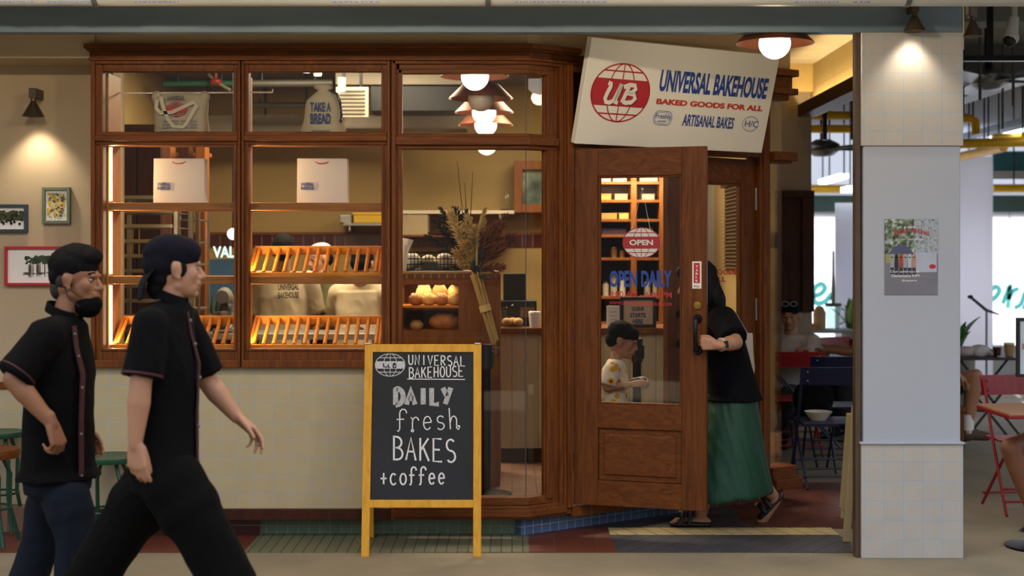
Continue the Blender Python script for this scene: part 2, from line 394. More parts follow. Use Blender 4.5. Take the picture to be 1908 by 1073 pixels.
# grey lintel beam, pillar with tiled foot and head
BEAM = mat('grey_beam', '#66798a', .6, var=.16, vscale=3, stretch=(.5, 1, 2.5))
struct(MB().box(-7, 2.336, -.48, -.40, 2.722, 2.90).build('trim_4', BEAM, bevel=.004))
PT = tile('pillar_tile', '#b3aca3', '#b6afa6', '#98abbc', (.1005, .1005), .0022, (1, 0, 0), (0, 0, 1), (-.015, .005), rough=.22)
X0, X1 = px(1605, -.48), px(1795, -.48)
struct(MB().box(X0 + .012, X1 - .012, -.472, -.36, .596, 2.135).build('pillar', WHITE_PAINT, bevel=.006))
struct(MB().box(X0, X1, -.48, -.35, 0, .596).build('pillar', PT, bevel=.003))
struct(MB().box(X0, X1, -.48, -.35, 2.135, 2.722).build('pillar', PT, bevel=.003))
struct(MB().box(X0 - .008, X1 + .005, -.492, -.35, .592, .602).build('trim_5', WHITE_PAINT, bevel=.002))
struct(MB().box(X0 - .026, X0 - .001, -.46, -.40, 0, 2.722).build('trim_6', mat('door_track', '#5a4a3c', .4, metal=.5)))
# lit cove on the right of the entrance
SLAT = tile('cream_slat', '#c9b27c', '#cdb783', '#a58e5c', (.09, 3), .002, (0, 1, 0), (0, 0, 1), rough=.6)
struct(MB().box(2.57, 2.62, .4, 4.4, 2.76, 3.55).build('wall_cove', SLAT))
struct(MB().box(2.25, 2.57, 4.3, 4.4, 2.97, 3.2).build('wall_cove', mat('cove_plaster', '#cbb27a', .8)))
b = MB(); b.box(2.455, 2.475, .4, 4.38, 2.765, 2.86); b.box(2.455, 2.60, .4, 4.38, 2.755, 2.77)
struct(b.build('trim_7', WOOD_DK, bevel=.003))
led = struct(MB().box(2.50, 2.515, .3, 4.3, 2.78, 2.795).build('trim_8', glow('cove_led', (1, .72, .3), 7.0)))
area('cove_light', (2.508, 2.3, 2.81), .03, 18, (1, .74, .36), size_y=3.9).rotation_euler = (PI, 0, 0)
# ================================================================== the shopfront
class Face:
    """bars on an upright plane: u along it, z up, d inward from its face"""
    def __init__(s, o, u, n): s.o, s.u, s.n = Vector(o), Vector(u), Vector(n)
    def bar(s, mb, u0, u1, z0, z1, d0, d1):
        mb.obox(s.o + s.u * u0 + UZ * z0 - s.n * d0, s.u * (u1 - u0), -s.n * (d1 - d0), UZ * (z1 - z0)); return mb
    def p(s, u, z, d=0.): return s.o + s.u * u + UZ * z - s.n * d
FRONT = Face((0, 0, 0), UX, NF)
CHAM = Face(C0, CD, CN)
def ring(fc, mb, u0, u1, z0, z1, t, d0, d1):
    fc.bar(mb, u0, u0 + t, z0, z1, d0, d1); fc.bar(mb, u1 - t, u1, z0, z1, d0, d1)
    fc.bar(mb, u0 + t, u1 - t, z0, z0 + t, d0, d1); fc.bar(mb, u0 + t, u1 - t, z1 - t, z1, d0, d1)
ZT, ZG1, ZTR1, ZTR0, ZG0, ZB = 2.65, 2.585, 2.25, 2.176, 1.052, .949
def flat_window(n, ua, ub, ga, gb):
    """bay from ua to ub with glass from ga to gb"""
    wn = sthing('window_%d' % n, loc=((ua + ub) / 2, 0, ZB))
    m = MB()
    FRONT.bar(m, ua, ga, ZB, ZT, .012, .09); FRONT.bar(m, gb, ub, ZB, ZT, .012, .09)
    FRONT.bar(m, ga, gb, ZG1, ZT, .012, .09); FRONT.bar(m, ga, gb, ZB, ZG0, .012, .09)
    FRONT.bar(m, ua + .004, ua + (ga - ua) * .42, ZB, ZT, -.008, .03); FRONT.bar(m, ub - (ub - gb) * .42, ub - .004, ZB, ZT, -.008, .03)
    FRONT.bar(m, ua + (ga - ua) * .42, ub - (ub - gb) * .42, ZT - .028, ZT, -.008, .03)
    FRONT.bar(m, ua + .004, ub - .004, ZB, ZB + .042, -.012, .03)
    ring(FRONT, m, ga - .012, gb + .012, ZG0 - .012, ZG1 + .012, .014, .004, .06)
    m.build('frame', WOOD, wn, bevel=.004)
    m = MB(); FRONT.bar(m, ua + (ga - ua) * .4, ub - (ub - gb) * .4, ZTR0, ZTR1, .002, .085); FRONT.bar(m, ua + (ga - ua) * .4, ub - (ub - gb) * .4, ZTR0 + .02, ZTR1 - .018, -.018, .03)
    m.build('transom_rail', WOODX, wn, bevel=.007)
    m = MB(); FRONT.bar(m, ga, gb, ZTR1, ZG1, .035, .041); m.build('pane', GLASS, wn)
    m = MB(); FRONT.bar(m, ga, gb, ZG0, ZTR0, .035, .041); m.build('pane', GLASS, wn)
    return wn
flat_window(1, -2.325, -1.494, -2.26, -1.5325)
flat_window(2, -1.494, -.668, -1.4556, -.719)
# corner bay with the glass-to-glass corner and the chamfered return
w3 = sthing('window_3', loc=(-.3, 0, .11))
m = MB()
FRONT.bar(m, -.668, -.618, .111, ZT, .012, .09); FRONT.bar(m, -.664, -.640, .111, ZT, -.008, .03)
CHAM.bar(m, .175, .243, .15, ZT, .012, .09); CHAM.bar(m, .213, .240, .15, ZT, -.006, .03); CHAM.bar(m, .132, .18, .21, ZG1 + .02, .006, .06); CHAM.bar(m, .125, .15, .22, ZG1, .022, .05)
FRONT.bar(m, -.63, -.606, .22, ZG1 + .012, .004, .06)
m.build('frame', WOOD, w3, bevel=.004)
m = MB(); strip(m, -.64, .20, -.012, -.09, ZG1, ZT); strip(m, -.66, .24, .008, -.03, ZT - .028, ZT)
strip(m, -.64, .18, -.004, -.06, ZG1 - .014, ZG1 + .01)
m.build('head_rail', WOODX, w3, bevel=.004)
m = MB(); strip(m, -.64, .20, -.002, -.085, 2.153, 2.24); strip(m, -.64, .2, .02, -.03, 2.175, 2.222); m.build('transom_rail', WOODX, w3, bevel=.006)
m = MB(); strip(m, -.668, .3, .0, -.10, .111, .185); strip(m, -.64, .24, -.014, -.09, .185, .232); strip(m, -.668, .26, .014, -.04, .125, .165); m.build('sill', WOODX, w3, bevel=.005)
for za, zb in ((2.24, ZG1), (.23, 2.153)):
    m = MB(); FRONT.bar(m, -.618, .075, za, zb, .035, .041); m.build('pane', GLASS, w3)
    m = MB(); CHAM.bar(m, .022, .132, za, zb, .032, .038); m.build('pane', GLASS, w3)
m = MB(); m.box(.0745, .0795, .034, .042, .23, ZG1); m.build('glass_joint', mat('grey_silicone', '#3b3a38', .4), w3)
# crown moulding over the whole front, base rail under the tiled wall
m = MB(); strip(m, -2.345, .33, .062, -.12, 2.700, 2.728); strip(m, -2.335, .33, .04, -.12, 2.69, 2.702); strip(m, -2.325, .33, .015, -.12, 2.65, 2.692); strip(m, -2.33, .33, .028, -.1, 2.64, 2.654)
struct(m.build('trim_9', WOODX, bevel=.004))
m = MB(); FRONT.bar(m, -2.325, -.668, .105, .168, .01, .2); struct(m.build('trim_10', WOOD_DK, bevel=.004))
# door frame in the chamfer
m = MB(); CHAM.bar(m, .245, .312, .15, 2.7, -.004, .13); CHAM.bar(m, .262, .300, .15, 2.65, -.02, .03); CHAM.bar(m, 1.794, 1.888, .15, 2.7, -.004, .12); CHAM.bar(m, 1.82, 1.87, .15, 2.6, -.014, .03)
struct(m.build('trim_11', WOOD, bevel=.004))
m = MB(); CHAM.bar(m, .312, 1.794, 2.178, 2.24, .0, .12); CHAM.bar(m, .312, 1.794, 2.24, 2.70, .09, .12); CHAM.bar(m, .312, 1.794, 2.60, 2.70, .0, .12)
struct(m.build('trim_12', WOODX, bevel=.004))
m = MB(); CHAM.bar(m, .3, 2.12, .095, .155, -.01, .16); struct(m.build('trim_13', WOOD, bevel=.004))
# narrow glass return right of the doors, with its cornices
w4 = sthing('window_4', loc=tuple(C(1.95, .15)))
m = MB(); CHAM.bar(m, 1.888, 2.10, .15, .235, -.03, .12); CHAM.bar(m, 1.888, 2.12, .095, .16, -.06, .12); m.build('sill', WOODX, w4, bevel=.006)
m = MB(); CHAM.bar(m, 1.888, 2.10, 2.165, 2.222, -.045, .09); CHAM.bar(m, 1.888, 2.07, 2.15, 2.17, -.02, .07); m.build('transom_rail', WOODX, w4, bevel=.006)
m = MB(); CHAM.bar(m, 1.86, 2.10, 2.70, 2.745, -.05, .12); CHAM.bar(m, 1.86, 2.07, 2.62, 2.70, -.02, .12); CHAM.bar(m, 1.86, 2.10, 2.585, 2.625, -.045, .12); CHAM.bar(m, 1.888, 2.05, 2.55, 2.59, -.01, .09); m.build('cornice', WOODX, w4, bevel=.006)
for za, zb in ((2.222, 2.55), (.235, 2.15)):
    m = MB(); CHAM.bar(m, 1.888, 2.024, za, zb, .03, .037); m.build('pane', GLASS, w4)
m = MB(); a = C(2.024, .235, -.037); m.obox(a, Vector((0, .62, 0)), Vector((.006, 0, 0)), UZ * 2.3); m.build('pane', GLASS, w4)

# display case: sides, shelves, LED strips
CASEW = wood('case_maple', '#a4692f', '#c98d49'); CASEX = wood('case_maple_across', '#7d4a1e', '#a56a31', axis='x')
dc = thing('display_case', 'built-in wooden display case with lit shelves behind the two left windows', 'display case', (-1.49, .2, 1.0))
for xa, n in ((-2.262, 0), (-1.505, 1), (-.715, 2)):
    MB().box(xa - .012 if n else xa, xa + .012, .092, .34, 1.03, 2.585).build('side_panel', CASEW, dc, bevel=.002)
for k, (z0, z1) in enumerate(((1.82, 1.862), (1.408, 1.452), (1.0, 1.05), (2.19, 2.24))):
    for xa, xb in ((-2.25, -1.517), (-1.493, -.727)):
        MB().box(xa, xb, .092, .345, z0, z1).build('shelf', CASEX, dc, bevel=.003)
for xa in (-2.245, -1.488):
    for za, zb in ((1.07, 1.40), (1.465, 1.812), (1.872, 2.17)):
        MB().box(xa, xa + .011, .100, .112, za, zb).build('light_strip', LEDGLOW, dc)
        area('strip_light', (xa + .016, .115, (za + zb) / 2), .012, 4.0, (1, .66, .28), size_y=zb - za).rotation_euler = (PI / 2, 0, PI / 2 + PI)
# ================================================================== drawing on planes
EYE = Vector((0, -DC, HC))
class PL:
    """a flat face: corner o, directions u (right) and v (up); at() finds the point of the face seen at a picture position"""
    def __init__(s, o, u, v):
        s.o = Vector(o); s.u = Vector(u).normalized(); v = Vector(v); s.v = (v - s.u * v.dot(s.u)).normalized(); s.n = s.u.cross(s.v)
    def at(s, x, y):
        d = Vector(((x - CX) / F, 1, -(y - CY) / F)); k = (s.o - EYE).dot(s.n) / d.dot(s.n); q = EYE + d * k - s.o
        return q.dot(s.u), q.dot(s.v)
    def p(s, a, b, d=0.): return s.o + s.u * a + s.v * b + s.n * d
def ribbon(mb, pl, pts, wd, d=.0012, closed=False):
    n = len(pts); vs = []; fs = []
    for i in range(n):
        a = Vector(pts[i - 1] if (i or closed) else pts[0]).to_2d(); c = Vector(pts[(i + 1) % n] if (i < n - 1 or closed) else pts[-1]).to_2d()
        t = (c - a); t = t.normalized() if t.length > 1e-9 else Vector((1, 0)); s_ = Vector((-t.y, t.x)) * (wd / 2); q = Vector(pts[i]).to_2d()
        vs += [pl.p(*(q + s_), d), pl.p(*(q - s_), d)]
    for i in range(n if closed else n - 1):
        j = (i + 1) % n; fs.append((2 * i, 2 * i + 1, 2 * j + 1, 2 * j))
    mb.add(vs, fs)
def patch(mb, pl, pts, d=.0012): mb.add([pl.p(a, b, d) for a, b in pts], [tuple(range(len(pts)))])
def ell(cx, cy, rx, ry, a0=0, a1=360, n=36, rot=0.):
    r = []
    for i in range(n + (0 if a1 - a0 == 360 else 1)):
        a = R(a0 + (a1 - a0) * i / n); x, y = rx * math.cos(a), ry * math.sin(a); c, s_ = math.cos(R(rot)), math.sin(R(rot)); r.append((cx + x * c - y * s_, cy + x * s_ + y * c))
    return r
def globe(mb, pl, cx, cy, rx, ry, wd, d=.0012, band=.33, rot=0., lat=.62):
    def T(x, y):
        c, s_ = math.cos(R(rot)), math.sin(R(rot)); x *= rx; y *= ry; return (cx + x * c - y * s_, cy + x * s_ + y * c)
    ribbon(mb, pl, [T(math.cos(2 * PI * i / 48), math.sin(2 * PI * i / 48)) for i in range(48)], wd, d, True)
    a0 = math.asin(band); N = 10
    pts = [T(math.cos(-a0 + 2 * a0 * i / N), math.sin(-a0 + 2 * a0 * i / N)) for i in range(N + 1)] + [T(-math.cos(a0 - 2 * a0 * i / N), math.sin(a0 - 2 * a0 * i / N)) for i in range(N + 1)]
    patch(mb, pl, pts, d)
    for sgn in (1, -1):
        x = math.sqrt(1 - lat * lat); ribbon(mb, pl, [T(-x, sgn * lat), T(x, sgn * lat)], wd, d)
        for k in (-.42, 0, .42):
            ribbon(mb, pl, [T(k * math.cos(t) * 1.05 if k else 0, sgn * math.sin(t)) for t in [a0 * .9 + (PI / 2 - a0 * .9) * i / 10 for i in range(11)]], wd * .8, d)
# single-line hand lettering in a unit box
def arc(cx, cy, rx, ry, a0, a1, n=9): return [(cx + rx * math.cos(R(a0 + (a1 - a0) * i / n)), cy + ry * math.sin(R(a0 + (a1 - a0) * i / n))) for i in range(n + 1)]
HAND = {
 'A': [[(0, 0), (.45, 1), (.9, 0)], [(.18, .38), (.75, .38)]], 'B': [[(.1, 0), (.1, 1)], [(.0, 1)] + arc(.35, .76, .45, .24, 90, -90) + [(.1, .52)], [(.1, .52)] + arc(.4, .26, .5, .26, 90, -90) + [(.0, 0)]],
 'D': [[(.1, 0), (.1, 1)] + arc(.2, .5, .72, .5, 90, -90, 12) + [(.1, 0)]], 'E': [[(.85, 1), (.1, 1), (.1, 0), (.9, 0)], [(.1, .52), (.7, .52)]], 'H': [[(.1, 0), (.1, 1)], [(.85, 0), (.85, 1)], [(.1, .5), (.85, .5)]],
 'I': [[(.5, 0), (.5, 1)]], 'K': [[(.1, 0), (.1, 1)], [(.85, 1), (.12, .45)], [(.35, .62), (.9, 0)]], 'L': [[(.12, 1), (.12, 0), (.9, 0)]], 'N': [[(.1, 0), (.1, 1), (.85, 0), (.85, 1)]],
 'O': [arc(.5, .5, .42, .5, 90, 450, 16)], 'R': [[(.1, 0), (.1, 1)] + arc(.35, .75, .48, .25, 90, -90) + [(.1, .5)], [(.3, .5), (.9, 0)]],
 'S': [arc(.48, .75, .38, .25, 40, 260, 8) + arc(.5, .25, .4, .25, 80, -140, 8)], 'U': [[(.1, 1), (.1, .4)] + arc(.48, .32, .38, .32, 180, 360, 8) + [(.86, 1)]], 'V': [[(.05, 1), (.48, 0), (.9, 1)]], 'Y': [[(.05, 1), (.45, .5)], [(.9, 1), (.3, 0)]],
 'f': [arc(.62, .82, .3, .2, 0, 180, 8) + [(.32, .1), (.2, -.02), (.1, .03)], [(.05, .55), (.7, .55)]], 'r': [[(.15, .62), (.3, .55), (.3, .0)], [(.3, .4)] + arc(.58, .42, .26, .2, 160, 10, 6), arc(.3, -.0, .1, .06, 0, 360, 8)],
 'e': [[(.15, .34), (.78, .36)] + arc(.47, .33, .33, .31, 5, 320, 14)], 's': [arc(.48, .48, .28, .16, 30, 260, 8) + arc(.5, .16, .3, .16, 90, -150, 8)],
 'h': [[(.1, 1), (.22, .0)], [(.2, .3)] + arc(.5, .36, .26, .25, 150, 0, 7) + [(.76, .05), (.9, -.03), (1.0, .05)] + arc(.95, .1, .06, .06, -60, 180, 6)], 'c': [arc(.5, .33, .36, .32, 45, 320, 12)], 'o': [arc(.5, .33, .36, .32, 90, 450, 14)], '+': [[(.1, .38), (.85, .38)], [(.48, .7), (.48, .05)]], ' ': []}
def hand(mb, pl, body, x0, y0, x1, y1, h, wd, gap=.22, d=.0015):
    """hand lettering along the picture line (x0,y0)-(x1,y1), h picture-high"""
    n = len(body); cw = 1 / (n + (n - 1) * gap)
    for i, ch in enumerate(body):
        for st in HAND[ch]:
            q = []
            for a, b in st:
                f = (i * (1 + gap) + a) * cw; q.append(pl.at(x0 + (x1 - x0) * f, y0 + (y1 - y0) * f - b * h))
            ribbon(mb, pl, q, wd, d)

# ================================================================== open door leaf
dh = C(.314, 0); du = Vector((.950, -.312, 0)).normalized(); dn = Vector((du.y, -du.x, 0))
DOOR = Face(dh + dn * .0, du, dn); DW = .755
DPL = PL(dh + UZ * 0, du, UZ)
d1 = sthing('door_1', loc=(dh.x, dh.y, .165))
m = MB()
DOOR.bar(m, 0, .142, .165, 2.167, 0, .045); DOOR.bar(m, .618, DW, .165, 2.167, 0, .045)
m.build('stile', WOOD_DOOR, d1, bevel=.003)
m = MB(); DOOR.bar(m, .142, .618, 2.012, 2.167, 0, .045); DOOR.bar(m, .142, .618, .60, .735, 0, .045); DOOR.bar(m, .142, .618, .165, .305, 0, .045)
m.build('rail', WOOD_DOORX, d1, bevel=.003)
m = MB(); DOOR.bar(m, .142, .618, .305, .60, .014, .03); DOOR.bar(m, .175, .585, .338, .567, .006, .03); m.build('raised_panel', WOOD_DOORX, d1, bevel=.006)
m = MB(); ring(DOOR, m, .142, .618, .735, 2.012, .012, .006, .036); m.build('glazing_bead', WOOD_DOOR, d1, bevel=.003)
pane = MB(); DOOR.bar(pane, .150, .612, .74, 2.006, .020, .026); pane = pane.build('pane', GLASS, d1)
def lettering(pl, parent, body, x0, y0, x1, y1, h, m_, bold=.02, name='lettering', d=.002, spacing=1.0):
    """a printed line whose baseline runs between two picture positions, h picture-high at its left end"""
    a0, b0 = pl.at(x0, y0); a1, b1 = pl.at(x1, y1); a2, b2 = pl.at(x0, y0 - h); a3, b3 = pl.at(x1, y1 - h)
    o = pl.p(a0, b0, d); u = pl.p(a1, b1, d) - o; v = pl.p(a2, b2, d) - o
    mb = MB(); vn = pl.v * (v.dot(pl.v)); sh = v.dot(pl.u) / u.length
    mb.text(body, o, u, pl.v, u.length, vn.length, pl.n, bold=bold, depth=.0008, spacing=spacing)
    return mb.build(name, m_, parent)
GPL = PL(dh - dn * .0195 + UZ * 0, du, UZ)
lettering(GPL, pane, 'OPEN DAILY', 1136, 535, 1252, 535, 31, BLUE_T, .035)
lettering(GPL, pane, '8:00 AM - 6:00 PM', 1136, 553, 1252, 555, 11, RED_T, .01)
lettering(GPL, pane, 'WWW.UNIVERSALBAKEHOUSE.COM', 1135, 567, 1252, 570, 6, RED_T, .01)
# pull handle, lock, pull label, hinges
def handle(parent, pl, n, ua, z0, z1, reach=.055, m_=BLACKM):
    h = MB()
    for z in (z0, z1):
        q = pl.p(ua, z); h.cyl(q, q + n * .012, .026, .022, 18); h.cyl(q + n * .008, q + n * (reach - .01), .011, .010, 10)
    top = pl.p(ua, z1) + n * reach; bot = pl.p(ua, z0) + n * reach
    pts = [pl.p(ua, z1) + n * (reach - .03)] + [pl.p(ua, z1 - .01 - (z1 - z0 - .02) * i / 8) + n * (reach + .012 * math.sin(PI * i / 8)) for i in range(9)] + [pl.p(ua, z0) + n * (reach - .03)]
    h.tube(pts, [.011] + [.0125] * 9 + [.011], 10)
    return h.build('pull_handle', m_, parent, smooth=True)
hu, hz1 = DPL.at(1300, 594); hu2, hz0 = DPL.at(1300, 653)
handle(d1, DPL, dn, hu, hz0, hz1)
m = MB(); q = DPL.p(*DPL.at(1300, 569)); m.cyl(q, q + dn * .010, .024, .021, 24); m.cyl(q + dn * .01, q + dn * .016, .013, .012, 18); m.build('lock_cylinder', BRASS, d1, bevel=.0015)
a0, b0 = DPL.at(1290, 537.5); a1, b1 = DPL.at(1307, 487)
m = MB(); DOOR.bar(m, a0, a1, b0, b1, -.002, 0); pst = m.build('pull_label', PAPER, d1)
pst['label'] = 'small white and red vertical pull label'
m = MB(); DOOR.bar(m, a0 + .008, a1 - .008, b0 + .03, b1 - .008, -.003, -.001); m.build('red_field', RED_T, pst)
for k, ch in enumerate('TARIK'): lettering(DPL, pst, ch, 1296.5, 499 + k * 6.6, 1301 if ch != 'I' else 1298, 499 + k * 6.6, 4.6, PAPER, .02, d=.0035)
lettering(DPL, pst, 'PULL', 1293, 535.2, 1304, 535.2, 3.6, BLACK, .01, d=.0025)
for z in (.45, 1.05, 1.95):
    m = MB(); m.cyl(dh + UZ * z + dn * .004 - du * .004, dh + UZ * (z + .12) + dn * .004 - du * .004, .008, seg=10); m.build('hinge', STEEL, d1)
# closed right leaf in the chamfer
RF = Face(C(0, 0, -.03), CD, CN); d2 = sthing('door_2', loc=tuple(C(1.42, .165)))
ra, rb = 1.056, 1.792
m = MB(); RF.bar(m, ra, ra + .125, .165, 2.167, 0, .045); RF.bar(m, rb - .125, rb, .165, 2.167, 0, .045); m.build('stile', WOOD_DOOR, d2, bevel=.003)
m = MB(); RF.bar(m, ra + .125, rb - .125, 2.012, 2.167, 0, .045); RF.bar(m, ra + .125, rb - .125, .60, .735, 0, .045); RF.bar(m, ra + .125, rb - .125, .165, .305, 0, .045); m.build('rail', WOOD_DOORX, d2, bevel=.003)
m = MB(); RF.bar(m, ra + .125, rb - .125, .305, .60, .014, .03); m.build('raised_panel', WOOD_DOORX, d2, bevel=.006)
m = MB(); ring(RF, m, ra + .125, rb - .125, .735, 2.012, .012, .006, .036); m.build('glazing_bead', WOOD_DOOR, d2, bevel=.003)
m = MB(); RF.bar(m, ra + .13, rb - .13, .74, 2.006, .02, .026); p2 = m.build('pane', GLASS, d2)
RPL = PL(C(0, 0, -.0495), CD, UZ); RP0 = PL(C(0, 0, -.03), CD, UZ)
lettering(RPL, p2, 'BAKED GOODS', 1282, 510, 1372, 512, 10, REDOR_T, .03)
lettering(RPL, p2, 'FOR ALL', 1296, 523, 1352, 525, 9, REDOR_T, .03)
ha, hz = RP0.at(1266, 585); ha2, hzz = RP0.at(1266, 640)
handle(d2, RP0, CN, ha, hzz, hz)
for z in (.45, 1.16, 1.85):
    q = RP0.p(rb - .004, z) + CN * .006; m = MB(); m.cyl(q, q + UZ * .14, .009, seg=10); m.build('hinge', STEEL, d2)

# hanging OPEN sign inside the door glass
OPL = PL(dh - dn * .034, du, UZ); oa, ob = OPL.at(1195, 452)
so_ = thing('open_sign', 'oval red and white globe sign reading OPEN hung by a cord in the door glass', 'sign', tuple(OPL.p(oa, ob)))
m = MB(); pts = [OPL.p(a, b) for a, b in ell(oa, ob, .108, .086, n=40)]; m.prism(pts, -OPL.n * .004); m.build('board', PAPER, so_)
m = MB(); globe(m, OPL, oa, ob, .106, .084, .0045, .0012, .40, lat=.66); m.build('globe_print', RED_T, so_)
lettering(OPL, so_, 'OPEN', 1173, 457, 1217, 457, 10.5, PAPER, .035, d=.0025)
m = MB(); t_ = OPL.p(*OPL.at(1197, 352)); m.tube([OPL.p(oa - .055, ob + .072), t_, OPL.p(oa + .05, ob + .075)], .0016, 5); m.ball(t_, .007, 8, 6); m.build('cord', PAPER, so_)

# ================================================================== tilted shop sign
BL, BR, TL = Vector((.352, .115, 2.192)), Vector((1.526, .850, 2.192)), Vector((.452, -.015, 2.767))
SPL = PL(BL, BR - BL, TL - BL)
SW = (BR - BL).length; SH = (TL - BL).dot(SPL.v)
sg = thing('shop_sign', 'large cream shop sign with red globe logo tilted above the doors', 'sign', tuple(BL))
m = MB(); m.obox(BL - SPL.n * .045, SPL.u * SW, SPL.v * SH, SPL.n * .045); m.build('board', SIGNW, sg, bevel=.004)
gx, gy = SPL.at(1156.3, 173); rx = (SPL.at(1210, 178)[0] - SPL.at(1102.5, 169)[0]) / 2; ry = (SPL.at(1161, 119)[1] - SPL.at(1150, 227)[1]) / 2
m = MB(); globe(m, SPL, gx, gy, rx, ry, .0085, .0014, .47, rot=0, lat=.74); gl = m.build('globe_logo', RED_T, sg)
gl['label'] = 'red globe logo'
def sgs(pts): return [SPL.at(1040 + a / 3.975, 40 + b / 3.975) for a, b in pts]
UBU = [[(372, 452), (392, 462), (388, 480), (362, 530), (346, 568), (352, 596), (378, 600), (408, 585), (432, 540), (452, 500), (470, 462)], [(470, 462), (448, 520), (424, 570), (420, 596), (440, 602)]]
UBB = [[(530, 470), (500, 535), (470, 600)], [(485, 485), (530, 470), (568, 474), (574, 500), (545, 526), (512, 532)], [(520, 532), (560, 540), (568, 572), (540, 598), (500, 602), (478, 594)]]
m = MB()
for st in UBU + UBB: ribbon(m, SPL, [(a + .006, b - .004) for a, b in sgs(st)], .030, .0019)
m.build('monogram_shade', mat('logo_dark_red', '#7a141d', .6), sg)
m = MB()
for st in UBU + UBB: ribbon(m, SPL, sgs(st), .0255, .0024)
m.build('monogram', SIGNW, sg)
lettering(SPL, sg, 'UNIVERSAL BAKEHOUSE', 1226.5, 169.8, 1426, 185, 41.5, BLUE_T, .034)
lettering(SPL, sg, 'BAKED GOODS FOR ALL', 1222, 193.8, 1420, 207.5, 10.8, REDOR_T, .045)
lettering(SPL, sg, 'ARTISANAL BAKES', 1270, 234, 1365, 240.5, 22, BLUE_T, .02)
m = MB(); a, b = SPL.at(1234.7, 220); wx = .112; hy = .040
def capsule(cx, cy, hw, hh, n=10): return ell(cx + hw - hh * .8, cy, hh * .8, hh, -90, 90, n) + ell(cx - hw + hh * .8, cy, hh * .8, hh, 90, 270, n)
ribbon(m, SPL, capsule(a, b, .067, .041), .0032, .0014, True); ribbon(m, SPL, capsule(a, b, .058, .033), .0024, .0014, True); m.build('badge', BLUE_T, sg)
lettering(SPL, sg, 'Freshly', 1220.5, 222.5, 1249, 225, 12, BLUE_T, .0)
lettering(SPL, sg, 'BAKERY', 1224.5, 226.6, 1242, 227.8, 2.6, BLUE_T, .0)
m = MB(); a, b = SPL.at(1398, 231); ribbon(m, SPL, ell(a, b, .063, .044), .0032, .0014, True); m.build('badge', BLUE_T, sg)
lettering(SPL, sg, 'H/C', 1387, 235.5, 1411, 237.5, 11.5, BLUE_T, .0)

# ================================================================== lamps
def pendant(name, label, x, y, Y, lit=True, group=None, stem=.35):
    """copper cone shade with a white globe; y is where the shade's lower rim meets the globe in the picture"""
    c = Vector((px(x, Y), Y, pz(y, Y)))
    t = thing(name, label, 'lamp', tuple(c), group=group)
    m = MB(); m.lathe([(.05, .112), (.118, .090), (.205, .004), (.209, 0), (.204, -.001), (.115, .082), (.05, .104)], (0, 0, 0), 40, True); m.build('shade', COPPER, t, local=True, smooth=True)
    m = MB(); m.ball((0, 0, .0), (.084, .084, .082), 28, 18); m.build('globe', LAMPGLOW if lit else mat('opal_unlit', '#a8a19a', .4), t, local=True, smooth=True)
    m = MB(); m.cyl((0, 0, .1), (0, 0, .15), .03, .02, 16); m.cyl((0, 0, .14), (0, 0, .14 + stem), .006, seg=8); m.build('stem', BRONZE, t, local=True, smooth=True)
    if lit: point('pendant_light', c + Vector((0, 0, -.10)), 5.0, (1, .80, .55), .05)
    return t
PEND = pendant('pendant_lamp', 'copper cone pendant lamp with glowing globe in front of the shop sign', 1443.5, 81, -.30, stem=.38)
GP = 'copper pendant lamps in a row inside the shop'
pendant('pendant_lamp', 'lit copper pendant nearest the window, topmost of the row inside', 885, 143, .75, group=GP, stem=.32)
pendant('pendant_lamp', 'dark pendant modelled for a reflection in the glass between the lit ones', 896, 184, 1.25, lit=False, group=GP, stem=.40)  # solid stand-in for a lamp reflected in the window glass
pendant('pendant_lamp', 'lit copper pendant just below the unlit one inside the shop', 902, 210, 2.1, group=GP, stem=.44)
pendant('pendant_lamp', 'lit copper pendant whose shade touches the transom rail inside', 905, 233, 2.95, group=GP, stem=.44)
pendant('pendant_lamp', 'farthest lit pendant with its globe showing below the transom', 907, 270, 4.2, group=GP, stem=.5)
def cone_lamp(label, c, r, h, back, power, tgt, ang=95):
    t = thing('cone_lamp', label, 'lamp', tuple(c), group=None)
    m = MB(); m.lathe([(.012, h), (r, 0), (r - .003, 0), (.010, h - .006)], (0, 0, 0), 28, True); m.cyl((0, 0, h - .004), (0, 0, h + .02), .014, seg=14); m.build('shade', BRONZE, t, local=True, smooth=True)
    m = MB(); m.box(-.02, .02, -.02, back, h + .015, h + .07); m.build('bracket', BRONZE, t, local=True, bevel=.003)
    m = MB(); m.ball((0, 0, h * .35), .016, 12, 8); m.build('bulb', LAMPGLOW, t, local=True, smooth=True)
    spot('cone_light', Vector(c) + Vector((0, 0, h * .3)), power, (1, .86, .64), ang, tgt, .75, .02)
    return t
c = Vector((px(62, .24), .24, pz(217, .24))); cone_lamp('bronze cone sconce lighting the cream wall above the pictures', c, .062, .09, .12, 42, c + Vector((0, .055, -1)))
c = Vector((px(1704, -.56), -.56, pz(59, -.56))); cone_lamp('bronze cone lamp under the beam lighting the tiled pillar', c, .058, .085, .08, 28, c + Vector((0, .06, -1)))
c = Vector((px(1812, -.30), -.30, pz(68, -.30))); t = cone_lamp('bronze cone lamp hanging just right of the tiled pillar', c, .05, .09, .05, 6, c + Vector((0, .0, -1)))
MB().cyl((0, .02, .12), (0, .02, 3.2 - c.z), .028, seg=14).build('drop_rod', PVC if 'PVC' in globals() else WHITE_PAINT, t, local=True)

